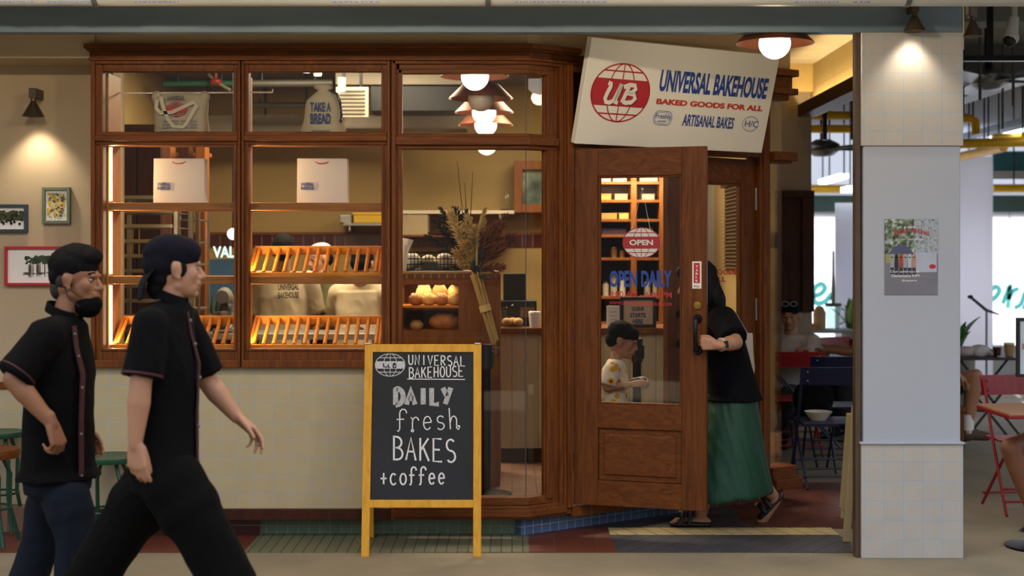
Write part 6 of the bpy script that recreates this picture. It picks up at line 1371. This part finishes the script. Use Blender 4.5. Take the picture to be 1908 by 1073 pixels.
# pipes, tray, lamps, fans
YEL = mat('yellow_pipe', '#d9a810', .4)
for label, pts in (('upper yellow pipe in the gap left of the pillar', [P(1505, 215, 5.6), P(1640, 215, 5.6)]), ('second yellow pipe below the upper one left of the pillar', [P(1505, 240, 5.75), P(1640, 240, 5.75)]),
                   ('yellow pipe low under the ceiling left of the pillar', [P(1505, 352, 8.75), P(1640, 352, 8.75)]), ('yellow pipe ending in an elbow right of the pillar', [P(1770, 219, 5.0), P(1806, 220, 5.0), P(1817, 226, 5.0), P(1819, 250, 5.0)]),
                   ('long yellow pipe under the cable tray right of the pillar', [P(1780, 268, 6.6), P(1960, 263, 6.6)]), ('yellow pipe above the long one at the right edge', [P(1850, 258, 7.2), P(1960, 254, 7.2)]), ('slanting yellow pipe above the white column', [P(1780, 294, 8.0), P(1870, 274, 6.85)]), ('yellow pipe along the teal beam at the right edge', [P(1850, 351, 8.7), P(1980, 351, 8.7)])):
    pipe(label, pts, .040 if pts[0].y < 6 else .05, YEL, 'yellow_pipe', 3.55, (.1, .7) if 'above the long' in label else (.3, .7))
for x, lb_ in ((1533, 'left dark hanger of the yellow pipes'), (1585, 'right dark hanger of the yellow pipes')):
    q = P(x, 262, 5.6); tag(MB().box(q.x - .02, q.x + .02, 5.5, 5.53, q.z, 3.55).build('pipe_hanger', BLACKM, None), lb_, 'hanger')
ty = thing('cable_tray', 'steel cable tray with a linear lamp receding right of the pillar', 'cable tray', (5.33, 5.0, 2.95))
MB().box(5.26, 5.40, 4.6, 8.9, 2.93, 2.99).build('tray', mat('tray_steel', '#7d858c', .4, metal=.7), ty); MB().box(5.28, 5.38, 5.6, 8.0, 2.88, 2.93).build('housing', STEEL, ty); MB().box(5.285, 5.375, 5.62, 7.98, 2.862, 2.881).build('tube_lamp', glow('tube_cool', (.92, .97, 1), 5.0), ty)
for y in (5.2, 7.0, 8.6): MB().cyl((5.33, y, 2.99), (5.33, y, 3.55), .012, seg=8).build('hanger', BLACKM, ty)
t2 = thing('cable_tray', 'second steel tray with cables above the lamp tray', 'cable tray', (4.6, 4.5, 3.15)); MB().box(4.5, 4.72, 3.4, 8.8, 3.14, 3.2).build('tray', mat('tray_steel_b', '#8d959c', .4, metal=.6), t2)
for y in (4.0, 6.0, 8.0): MB().cyl((4.6, y, 3.2), (4.6, y, 3.55), .012, seg=8).build('hanger', BLACKM, t2)
ll = thing('tube_lamp', 'bright linear lamp under the ceiling left of the pillar', 'lamp', tuple(P(1543, 337, 8.0))); m = MB(); a, b_ = P(1525, 343, 8.5), P(1564, 332, 7.3); m.obox(a, b_ - a, UX * .10, UZ * .05); m.build('tube', glow('tube_cool_b', (.92, .97, 1), 5.0), ll)
for q in (a, b_): MB().cyl(q + UZ * .04 + UX * .05, Vector((q.x + .05, q.y, 3.55)), .008, seg=6).build('rod', BLACKM, ll)
l3 = thing('tube_lamp', 'short bright lamp beside the pillar edge under the ceiling', 'lamp', tuple(P(1592, 356, 8.0))); MB().box(-.06, .06, 0, .4, 0, .06).build('tube', glow('tube_cool_c', (.92, .97, 1), 4.0), l3, local=True); MB().cyl((0, .2, .06), (0, .2, 3.55 - l3.location.z), .008, seg=6).build('rod', BLACKM, l3, local=True)
def fan(label, hub, r, top, m_, n=5, rz=.2):
    t = thing('ceiling_fan', label, 'fan', tuple(hub), rz); m = MB(); m.lathe([(0, -.08), (.10, -.07), (.16, -.02), (.17, .05), (.08, .10), (0, .10)], (0, 0, 0), 24); m.build('hub', m_, t, local=True, smooth=True); MB().cyl((0, 0, .1), (0, 0, top - hub.z), .035, seg=12).build('rod', BLACKM, t, local=True)
    for k in range(n):
        a = 2 * PI * k / n; d = Vector((math.cos(a), math.sin(a), 0)); s_ = Vector((-d.y, d.x, .22)).normalized(); m = MB(); m.obox(d * .14 - s_ * .09, d * (r - .14), s_ * .18, d.cross(s_) * .012); m.build('blade', m_, t, local=True, bevel=.004)
    return t
fan('large grey ceiling fan on a black rod right of the pillar', P(1842, 152, 4.4), 1.0, 3.55, mat('fan_grey', '#7f868c', .35, metal=.4))
fan('dark ceiling fan seen in the gap left of the pillar', P(1534, 278, 7.0), .8, 3.55, mat('fan_dark', '#2f3130', .5))
tag(MB().box(px(1770, 1.9), 5.2, 1.9, 1.96, pz(113, 1.9), pz(103, 1.9)).build('ceiling_track', BLACKM, None), 'long black track bar crossing in front of the large fan', 'track')
for x in (1846, 1790): tag(MB().box(px(x - 5, 1.92), px(x + 5, 1.92), 1.92, 1.95, pz(104, 1.92), 3.55).build('track_rod', BLACKM, None), 'black rod holding the track bar, %s' % ('in front of the fan' if x > 1800 else 'beside the pillar'), 'rod')
sc_ = thing('security_camera', 'white dome camera hanging from the ceiling at the top right', 'camera', tuple(P(1884, 70, 1.2))); m = MB(); m.ball((0, 0, 0), (.05, .05, .05), 18, 12); m.cyl((0, 0, .02), (.02, 0, .13), .045, .03, 18); m.build('housing', mat('camera_white', '#c9cbcc', .4), sc_, local=True, smooth=True); MB().ball((-.012, -.01, -.02), .042, 16, 10).build('dome', BLACK, sc_, local=True, smooth=True); m = MB(); m.cyl((.02, 0, .12), (.02, 0, 3.55 - sc_.location.z), .02, seg=12); m.build('stem', mat('camera_stem', '#b5b8ba', .4), sc_, local=True)
for k, (x, Y) in enumerate(((1826, 3.0), (1868, 5.5), (1888, 3.4))): tag(MB().cyl((px(x, Y), Y, 2.75), (px(x, Y), Y, 3.55), .012, seg=8).build('hanging_conduit', mat('conduit_grey', '#4d5256', .5), None), ('thin grey conduit left of the fan rod', 'thin grey conduit right of the fan rod', 'thin grey conduit below the dome camera')[k], 'conduit')
b = MB(); b.box(2.62, 9, 2.4, 2.7, 3.25, 3.55); struct(b.build('trim_23', mat('concrete_rib', '#7d8082', .9))); struct(MB().box(2.62, 9, 5.6, 5.9, 3.2, 3.55).build('trim_24', mat('concrete_rib_b', '#7d8082', .9)))

# folding metal chairs
CH_BLUE, CH_RED, CH_GRN = mat('blue_enamel', '#0b1636', .4), mat('red_enamel', '#8f141c', .4), mat('green_enamel', '#12402c', .35)
def bistro_chair(name, label, loc, rz, m_, group=None):
    t = thing(name, label, 'chair', loc, rz, group); W_ = .195
    for s_ in (-1, 1):
        x = s_ * W_; m = MB(); m.tube([(x, -.20, .012), (x, -.19, .02), (x, .0, .40), (x, .17, .80)], .0095, 8); m.build('back_leg', m_, t, local=True, smooth=True)
        x2 = s_ * (W_ - .02); m = MB(); m.tube([(x2, .24, .012), (x2, .22, .03), (x2, -.19, .43)], .0095, 8); m.build('front_leg', m_, t, local=True, smooth=True)
    m = MB(); m.cyl((-W_, -.165, .09), (W_, -.165, .09), .007, seg=8); m.cyl((-W_, .18, .09), (W_, .18, .09), .007, seg=8); m.cyl((-W_, -.13, .16), (W_, -.13, .16), .007, seg=8); m.build('stretcher', m_, t, local=True)
    m = MB()
    for k in range(6): m.box(-W_ + .01, W_ - .01, -.20 + k * .066, -.145 + k * .066, .435, .447)
    m.build('seat', m_, t, local=True, bevel=.003)
    m = MB()
    for za, zb in ((.70, .82),): 
        n = 8; top = []
        for i in range(n): 
            u0, u1 = -1 + 2 * i / n, -1 + 2 * (i + 1) / n; f_ = lambda u: .165 + .025 * (1 - u * u)
            m.add([(W_ * 1.08 * u0, f_(u0) - .02 + .035 * (z > za), z) for z in (za, zb)] + [(W_ * 1.08 * u1, f_(u1) - .02 + .035 * (z > za), z) for z in (za, zb)] + [(W_ * 1.08 * u0, f_(u0) - .008 + .035 * (z > za), z) for z in (za, zb)] + [(W_ * 1.08 * u1, f_(u1) - .008 + .035 * (z > za), z) for z in (za, zb)], [(0, 2, 3, 1), (4, 5, 7, 6), (1, 3, 7, 5), (0, 4, 6, 2)] + ([(0, 1, 5, 4)] if i == 0 else []) + ([(2, 6, 7, 3)] if i == n - 1 else []))
    m.build('backrest', m_, t, local=True)
    m = MB()
    for x in (-.165, .165):
        for z in (.73, .79): m.ball((x, .150 + .02 * (z - .7) / .12, z), .006, 8, 6); m.ball((x, .196, z), .006, 8, 6)
    m.build('rivets', STEEL, t, local=True)
    return t
bistro_chair('folding_chair', 'dark blue metal folding chair nearest the entrance with its back to the street', (px(1545, 1.75), 1.85, 0), PI, CH_BLUE)
bistro_chair('folding_chair', 'second dark blue folding chair behind the nearest blue one', (px(1560, 2.75), 2.87, 0), PI, CH_BLUE)
bistro_chair('folding_chair', 'red metal folding chair in front of the person in the white sweater', (px(1488, 3.2), 3.38, 0), PI, CH_RED)
bistro_chair('folding_chair', 'red folding chair standing beyond the blue table beside the pillar', (px(1578, 5.0), 5.0, 0), .5, CH_RED)
bistro_chair('folding_chair', 'red metal folding chair at the right edge beside the small red table', (3.14, .86, 0), .05, CH_RED)
# tables
bt = thing('cafe_table', 'dark blue metal table between the folding chairs', 'table', (2.35, 3.8, 0)); MB().box(2.02, 2.75, 3.64, 3.96, .70, .72).build('top', CH_BLUE, bt, bevel=.004)
for y in (3.68, 3.91):
    m = MB(); m.tube([(2.08, y, .008), (2.66, y, .70)], .010, 8); m.build('leg', CH_BLUE, bt); m = MB(); m.tube([(2.66, y, .008), (2.08, y, .70)], .010, 8); m.build('leg', CH_BLUE, bt)
tag(MB().lathe([(0, 0), (.08, 0), (.12, .012), (.115, .014), (.075, .004), (0, .004)], (2.14, 3.78, .72), 24).build('plate', PAPER, None, smooth=True), 'white plate on the dark blue table', 'plate')
tag(MB().lathe([(0, 0), (.05, 0), (.095, .06), (.088, .06), (.045, .008), (0, .008)], (px(1521, 1.9), 1.84, .447), 24).build('bowl', mat('bowl_white', '#c9c4b5', .4), None, smooth=True), 'pale bowl standing on the seat of the nearest blue chair', 'bowl')
mb = MB(); q = P(1515, 742, 2.45); mb.ball(q, (.15, .08, .14), 20, 14); mb.ball(q + Vector((0, -.05, -.06)), (.11, .06, .08), 16, 10); mb.box(q.x - .12, q.x + .12, q.y - .05, q.y + .06, q.z - .17, q.z - .05)
bpk = thing('backpack', 'black backpack slung on a folding stand behind the nearest blue chair', 'bag', tuple(q)); fuse(mb, 'body', BLACKSHIRT, bpk, .012, 4, .006); m = MB(); m.tube([q + Vector((-.07, -.05, .08)), q + Vector((-.08, -.10, .16)), q + Vector((.07, -.10, .16)), q + Vector((.07, -.05, .08))], .010, 8); m.build('handle', BLACK, bpk)
bks = thing('bag_stand', 'dark folding stand holding the backpack', 'stand', (q.x, q.y, 0)); 
for s_ in (-1, 1): m = MB(); m.tube([(q.x + s_ * .14, q.y - .12, .008), (q.x - s_ * .0 + s_ * .14, q.y + .12, q.z - .17)], .009, 6); m.tube([(q.x + s_ * .13, q.y + .14, .008), (q.x + s_ * .13, q.y - .1, q.z - .17)], .009, 6); m.build('leg', CH_BLUE, bks)
MB().box(q.x - .16, q.x + .16, q.y - .12, q.y + .13, q.z - .19, q.z - .17).build('top', CH_BLUE, bks)
ft_ = thing('cafe_table', 'black table with crossed legs right of the pillar', 'table', (4.0, 3.9, 0)); MB().box(px(1785, 3.75), 4.75, 3.7, 4.3, .715, .735).build('top', mat('table_dark_top', '#2b2522', .5), ft_, bevel=.004)
for y in (3.78, 4.2):
    for xa, xb in ((3.66, 4.22), (4.22, 3.66)): m = MB(); m.obox((xa - .012, y, .006), (.024, 0, 0), (0, .014, 0), (xb - xa, 0, .71)); m.build('leg', mat('dark_green_leg', '#12211d', .5), ft_)
ic = thing('iced_drink', 'plastic cup of iced coffee on the black table', 'drink', (px(1858, 3.85), 3.85, .735)); MB().lathe([(0, .002), (.03, .002), (.042, .12), (.04, .12), (.028, .006), (0, .006)], (0, 0, 0), 18).build('cup', GLASS_S, ic, local=True, smooth=True); MB().lathe([(0, .008), (.028, .008), (.036, .08), (0, .08)], (0, 0, 0), 18).build('coffee', mat('iced_coffee', '#3a1a0d', .3), ic, local=True, smooth=True); MB().ball((0, 0, .12), (.042, .042, .03), 16, 8).build('lid', GLASS_S, ic, local=True, smooth=True)
ic2 = thing('paper_cup', 'tan paper cup beside the iced coffee on the black table', 'cup', (px(1880, 3.9), 3.9, .735)); MB().cyl((0, 0, 0), (0, 0, .10), .03, .042, 18).build('cup', mat('kraft_cup', '#b08f62', .6), ic2, local=True, smooth=True); MB().cyl((0, 0, .1), (0, 0, .112), .044, .042, 18).build('lid', PAPER, ic2, local=True)
rnd = random.Random(2)
for k, (x, r, hx, lb_) in enumerate(((1803, .07, '#c7b3b3', 'crumpled pink paper wrap at the left end of the black table'), (1827, .08, '#d6d0cf', 'large crumpled white paper wrap on the black table'), (1850, .05, '#cdbdb8', 'small crumpled paper wrap left of the iced coffee'))):
    mb = MB(); c = Vector((px(x, 3.85), 3.9, .735 + r * .55)); mb.ball(c, (r * 1.2, r, r * .62), 16, 10); w_ = fuse(mb, 'paper_wrap', mat('wrap_pink%d' % k, hx, .7), None, .012, 1, .014, (14, 14, 14), k); tag(w_, lb_, 'paper wrap')
# small red table, framed stand, at the right edge
rt = thing('side_table', 'small table with tan top and red metal edge at the right edge', 'table', (2.95, .28, 0)); MB().box(2.72, 3.3, -.06, .46, .690, .704).build('top', mat('tan_top', '#b08868', .5), rt, bevel=.003); MB().box(2.712, 3.308, -.068, .468, .672, .692).build('edge', CH_RED, rt, bevel=.004)
for x0, x1 in ((2.96, 3.24), (3.24, 2.96)):
    for y in (.03, .13): m = MB(); m.tube([(x0, y, .008), (x1, y, .675)], .009, 8); m.build('leg', CH_RED, rt)
fs_ = thing('sign_stand', 'black floor stand with a framed notice at the right edge', 'sign stand', (2.83, -.2, 0)); MB().lathe([(0, 0), (.175, 0), (.175, .012), (.03, .022), (0, .022)], (0, 0, 0), 36).build('base', BLACKM, fs_, local=True, smooth=True); MB().cyl((.05, 0, .02), (.05, 0, 1.0), .014, seg=12).build('post', BLACKM, fs_, local=True)
x0 = px(1893, -.2) - 2.83; fc = Face((0, -.02, 0), UX, NF); m = MB(); ring(fc, m, x0, x0 + .36, pz(702, -.2), pz(592, -.2), .016, 0, .025); m.build('frame', BLACK, fs_, local=True, bevel=.002); m = MB(); fc.bar(m, x0 + .015, x0 + .345, pz(697, -.2), pz(597, -.2), .008, .016); m.build('sheet', mat('notice_sheet', '#b9c3c9', .3), fs_, local=True); m = MB(); fc.bar(m, x0 + .03, x0 + .33, pz(650, -.2), pz(640, -.2), .005, .0082); m.build('printed_band', mat('notice_band', '#b56a52', .6), fs_, local=True)
# microphone stand
ms = thing('microphone_stand', 'thin dark microphone stand before the white screen', 'stand', (px(1838, 6.5), 6.5, 0)); q = P(1838, 578, 6.5); MB().cyl((0, 0, 0), (0, 0, .02), .14, seg=24).build('base', BLACKM, ms, local=True); MB().cyl((0, 0, .02), (0, 0, q.z), .010, seg=8).build('pole', mat('stand_teal', '#24423f', .5), ms, local=True); a, b_ = P(1808, 553, 6.5), P(1862, 586, 6.5); m = MB(); m.tube([a, q, b_], [.014, .016, .008], 8); m.build('boom', mat('boom_teal', '#24423f', .5), ms); m = MB(); m.ball(a, (.03, .02, .02), 10, 7); m.build('microphone', BLACK, ms, smooth=True)

# service shelf with bottles and plants left of the pillar
ss = thing('service_shelf', 'white service shelf with jars left of the pillar', 'shelf', (px(1550, 5.6), 5.7, 0)); z = pz(615, 5.6); MB().box(px(1508, 5.6), px(1596, 5.6), 5.6, 6.0, z - .03, z).build('top', WHITE_PAINT, ss, bevel=.004)
for x in (1512, 1585): MB().box(px(x, 5.6), px(x + 5, 5.6), 5.62, 5.98, 0, z - .03).build('leg', WHITE_PAINT, ss)
MB().box(px(1517, 5.6), px(1585, 5.6), 5.64, 5.95, pz(672, 5.6), pz(666, 5.6)).build('lower_shelf', WHITE_PAINT, ss)
bl = thing('blender_jug', 'clear blender jug with a grey lid on the white service shelf', 'jug', (px(1555, 5.7), 5.75, z)); MB().lathe([(0, .004), (.06, .004), (.075, .22), (.07, .22), (.055, .01), (0, .01)], (0, 0, 0), 18).build('jug', glass('jug_glass', (.80, .88, .86)), bl, local=True, smooth=True); MB().cyl((0, 0, .22), (0, 0, .25), .078, seg=18).build('lid', mat('grey_lid', '#5d6866', .5), bl, local=True); m = MB(); m.tube([(.07, 0, .2), (.12, 0, .18), (.12, 0, .08), (.065, 0, .05)], .008, 8); m.build('handle', mat('jug_handle', '#8d9896', .5), bl, local=True, smooth=True)
MB().lathe([(.018, .25), (.02, .36), (.012, .52), (.010, .75)], (0, 0, 0), 10).build('bottle_neck', mat('tall_bottle', '#9aa5a6', .3), bl, local=True, smooth=True)
tag(MB().lathe([(0, 0), (.058, 0), (.06, .02), (.06, .16), (.035, .215), (.02, .22), (0, .225)], (px(1529, 5.7), 5.75, z), 18).build('sauce_bottle', mat('tan_bottle', '#c9a878', .5), None, smooth=True), 'tan squeeze bottle beside the blender jug', 'bottle')
tag(MB().lathe([(0, 0), (.05, 0), (.06, .03), (0, .06)], (px(1514, 5.7), 5.72, z), 16).build('bread_roll', BREAD2, None, smooth=True), 'small roll at the left end of the white service shelf', 'roll')
LEAF = mat('leaf_green', '#3f7a2c', .5, var=.25, vscale=10)
def plant(label, x, y, Y, n, L, seed, pot=True):
    q = P(x, y, Y); t = thing('potted_plant', label, 'plant', (q.x, q.y, 0)); r_ = random.Random(seed)
    MB().lathe([(0, 0), (.13, 0), (.17, q.z), (.15, q.z), (.12, q.z - .04), (0, q.z - .04)], (0, 0, 0), 24).build('pot', mat('pot_grey%d' % seed, '#8a8580', .7), t, local=True, smooth=True)
    for k in range(n):
        a = 2 * PI * k / n + r_.uniform(-.3, .3); d = Vector((math.cos(a), math.sin(a), 0)); s_ = Vector((-d.y, d.x, 0)); ln = L * r_.uniform(.7, 1.1); lean = r_.uniform(.15, .55); vs = []; fs = []; N = 8
        for i in range(N + 1):
            f = i / N; c = Vector((0, 0, q.z - .03)) + d * (lean * ln * f * f + .02) + UZ * (ln * f * (1 - .18 * f)); wv = .055 * math.sin(PI * min(1, f * .92 + .06)) * L / .5; vs += [c - s_ * wv + UZ * wv * .3, c, c + s_ * wv + UZ * wv * .3]
        for i in range(N): fs += [(3 * i, 3 * i + 1, 3 * i + 4, 3 * i + 3), (3 * i + 1, 3 * i + 2, 3 * i + 5, 3 * i + 4)]
        m = MB(); m.add(vs, fs); lo = m.build('leaf', LEAF, t, local=True, smooth=True); so3 = lo.modifiers.new('thick', 'SOLIDIFY'); so3.thickness = .003
    return t
plant('broad leaved green plant beside the pillar left edge', 1592, 640, 6.6, 9, .65, 21)
plant('low green plant under the white service shelf', 1530, 690, 5.4, 10, .32, 22)
plant('green plant just right of the pillar behind the black table', 1782, 660, 5.2, 7, .42, 23)

# cream folded stand leaning by the pillar
CRM = mat('cream_folding_wood', '#9a8a63', .6, var=.06)
cs = thing('folded_stand', 'cream folded wooden stand leaning against the pillar edge', 'folded stand', (1.74, -.05, 0))
for (xt, yt_, xb_, yb_, Y, w_) in ((1595, 757, 1578, 1013, -.10, 13), (1584, 770, 1572, 966, .16, 8)):
    a, b_ = P(xb_, yb_, Y), P(xt, yt_, Y); a.z = max(a.z, .007); m = MB(); wv = UX * (w_ * (DC + Y) / F); m.obox(a - wv / 2, wv, Vector((0, .028, 0)), b_ - a); m.build('post', CRM, cs, bevel=.003)
a, b_ = P(1583, 955, -.06), P(1596, 775, -.06); m = MB(); m.obox(a - UX * .02, UX * .05, Vector((0, .16, 0)), b_ - a); m.build('panel', CRM, cs, bevel=.004)
m = MB(); q = P(1601, 787, -.07); m.obox(q - UX * .008, UX * .016, Vector((0, .01, 0)), UZ * .03); m.build('latch', BLACK, cs)

# ---- seated guests
def seated(label, pe, f, hc, top, legs, skin, hd, J=None, vox=.009, **kw):
    f = Vector((f[0], f[1], 0)).normalized(); l = Vector((-f.y, f.x, 0)); pe = Vector(pe); hc = Vector(hc); nb = hc - UZ * .175 - f * .02; ch = nb.lerp(pe, .27); j = dict(neck=nb, chest=ch, pelvis=pe)
    for k, s_ in (('n', 1), ('f', -1)):
        sh_ = nb - UZ * .05 + l * .175 * s_; e = sh_ - UZ * .26 + l * .03 * s_ + f * .08; w_ = e + f * .24 + UZ * .02 - l * .05 * s_; h = pe + l * .085 * s_; kn = h + f * .44 + l * .03 * s_; j.update({'s' + k: sh_, 'e' + k: e, 'w' + k: w_, 'h' + k: h, 'k' + k: kn, 'a' + k: kn - UZ * (kn.z - .08) - f * .03})
    j.update(J or {})
    H = head_frame(hc, math.degrees(math.atan2(f.y, f.x)) + kw.pop('turn', 0), kw.pop('pitch', 10))
    r = person(label, (pe.x, pe.y, 0), f, H, j, dict(name='top', m=top, hem=pe - UZ * .02, sleeve=kw.pop('sleeve', .85), sr=(.08, .08), seed=pe.x), legs, skin, vox=vox, hands=[dict(wrist=j['wn'], d=j['wn'] - j['en'], pn=-UZ, thumb=-1), dict(wrist=j['wf'], d=j['wf'] - j['ef'], pn=-UZ, thumb=1)], **kw)
    hair(r, H, 1., hd, folds=.005); return r, j, f, l
SHORT = [((-.018, 0, .05), (.102, .082, .078)), ((-.055, 0, -.005), (.06, .074, .065))]
SWEAT = mat('white_sweater', '#b5aaa2', .9, var=.04, bump=.2, bscale=120)
r, j, f, l = seated('seated person in a white sweater with glasses on the head behind the red chair', (2.28, 4.2, .40), (-.35, -.95), P(1472, 588, 4.08), SWEAT, dict(name='trousers', m=DENIM, r=(.1, .08, .07)), SKIN_B, SHORT, sleeve=1.85,
    J=dict(en=Vector((2.50, 4.05, .70)), wn=Vector((2.42, 3.88, .775)), ef=Vector((2.02, 4.08, .70)), wf=Vector((2.10, 3.90, .775))))
q = P(1470, 566, 4.0); m = MB()
for dx in (-.035, .035): m.tube([q + Vector((dx + .028 * math.cos(t), -.02, .02 * math.sin(t))) for t in [2 * PI * i / 14 for i in range(14)]], .004, 6, True)
m.build('glasses', mat('glasses_grey', '#8a8d92', .3), r)
r, j, f, l = seated('seated guest in a dark top leaning on the table beside the pillar edge', (px(1655, 4.3), 4.35, .47), (-1, -.25), P(1648, 590, 4.15), BLACKSHIRT, dict(name='trousers', m=DENIM, r=(.1, .08, .07)), SKIN_A, SHORT,
    J=dict(en=P(1590, 655, 3.95), wn=P(1542, 652, 3.95), ef=P(1592, 656, 4.25), wf=P(1548, 646, 4.2), sn=P(1622, 622, 3.95), sf=P(1626, 620, 4.3)), sleeve=.75)
r, j, f, l = seated('guest with bare legs and white socks sitting behind the pillar by the black table', (px(1752, 3.6), 3.6, .50), (1, .0), P(1748, 560, 3.6), mat('guest_grey_shirt', '#6d6f75', .9), dict(name='shorts', m=DENIM, r=(.10, .09, .09), short=.6), SKIN_B, SHORT,
    J=dict(kn=P(1818, 700, 3.42), an=P(1803, 800, 3.45), kf=P(1812, 705, 3.7), af=P(1800, 800, 3.7), en=P(1752, 665, 3.38), wn=P(1780, 692, 3.40), ef=P(1752, 665, 3.82), wf=P(1780, 692, 3.74)), shoes=mat('brown_shoe', '#4d3a2c', .7), pitch=20)
for k in 'nf': 
    m = MB(); a = j['a' + k]; m.cyl(a - UZ * .03, a + UZ * .12, .046, .052, 16); m.build('sock', PAPER, r, smooth=True)
bch = thing('bench', 'low wooden bench behind the pillar under the guest in grey', 'bench', (px(1745, 3.6), 3.6, 0)); q = bch.location; MB().box(q.x - .16, q.x + .14, 3.3, 3.9, .34, .38).build('seat', WOOD_INT, bch, bevel=.004)
for x in (-.13, .10):
    for y in (3.33, 3.83): MB().box(q.x + x, q.x + x + .035, y, y + .035, 0, .34).build('leg', WOOD_INT, bch)
r, j, f, l = seated('guest in shorts with bare brown legs sitting at the right edge', (3.34, .86, .56), (-.75, -.66), Vector((3.46, .82, 1.22)), mat('guest_blue_shirt', '#3d4a5c', .9), dict(name='shorts', m=DENIM, r=(.095, .085, .09), short=.5), SKIN_A, SHORT,
    J=dict(hn=Vector((3.34, .76, .5)), kn=Vector((px(1882, .30), .30, pz(834, .30))), an=Vector((px(1932, .34), .34, pz(972, .34))), hf=Vector((3.38, .92, .5)), kf=Vector((3.08, .42, .50)), af=Vector((3.22, .44, .09)), en=Vector((3.42, .55, .86)), wn=Vector((3.34, .40, .76)), ef=Vector((3.55, .7, .84)), wf=Vector((3.45, .5, .76))))
# ================================================================== stools on the left
def stool(label, c, seat_z, r, seat_m, loc_legs, name='stool', cat='stool', thick=.03):
    t = thing(name, label, cat, (c[0], c[1], 0)); MB().lathe([(0, seat_z - thick), (r * .96, seat_z - thick), (r, seat_z - thick * .5), (r * .98, seat_z), (r * .6, seat_z - .006), (0, seat_z - .008)], (0, 0, 0), 36).build('seat', seat_m, t, local=True, smooth=True)
    for k in range(4):
        a = R(45 + 90 * k); d = Vector((math.cos(a), math.sin(a), 0)); m = MB(); m.tube([d * r * .45 + UZ * (seat_z - thick), d * r * .75 + UZ * (seat_z * .72), d * r * .72 + UZ * seat_z * .4, d * r * 1.05 + UZ * .014], .011, 10); m.build('leg', CH_GRN, t, local=True, smooth=True)
    m = MB(); m.tube([(r * .72 * math.cos(2 * PI * i / 28), r * .72 * math.sin(2 * PI * i / 28), seat_z * .4) for i in range(28)], .007, 6, True); m.build('ring', CH_GRN, t, local=True, smooth=True); return t
stool('green metal stool between the two walking men by the tiled wall', (px(203, -.16), -.165, 0), .488, .165, CH_GRN, None)
stool('brown wooden topped stool with curved green legs at the left edge', (px(-22, -.18), -.175, 0), .525, .165, WOODX, None, thick=.045)
stool('round green table top just behind the wooden stool at the left edge', (px(-2, .17), .185, 0), .576, .14, CH_GRN, None, 'side_table', 'table')
# copper pendants added out of view over the walkway to light the front
for x in (-2.3, -.75, .85):
    t = dup(PEND, (x, -1.85, 3.0), label='unseen copper pendant lamp added over the walkway to light the shop front', group='added walkway pendants')
    point('added_walkway_light', (x, -1.85, 2.915), 60, (1, .80, .55), .04)
bpy.data.scenes.remove(LAB)
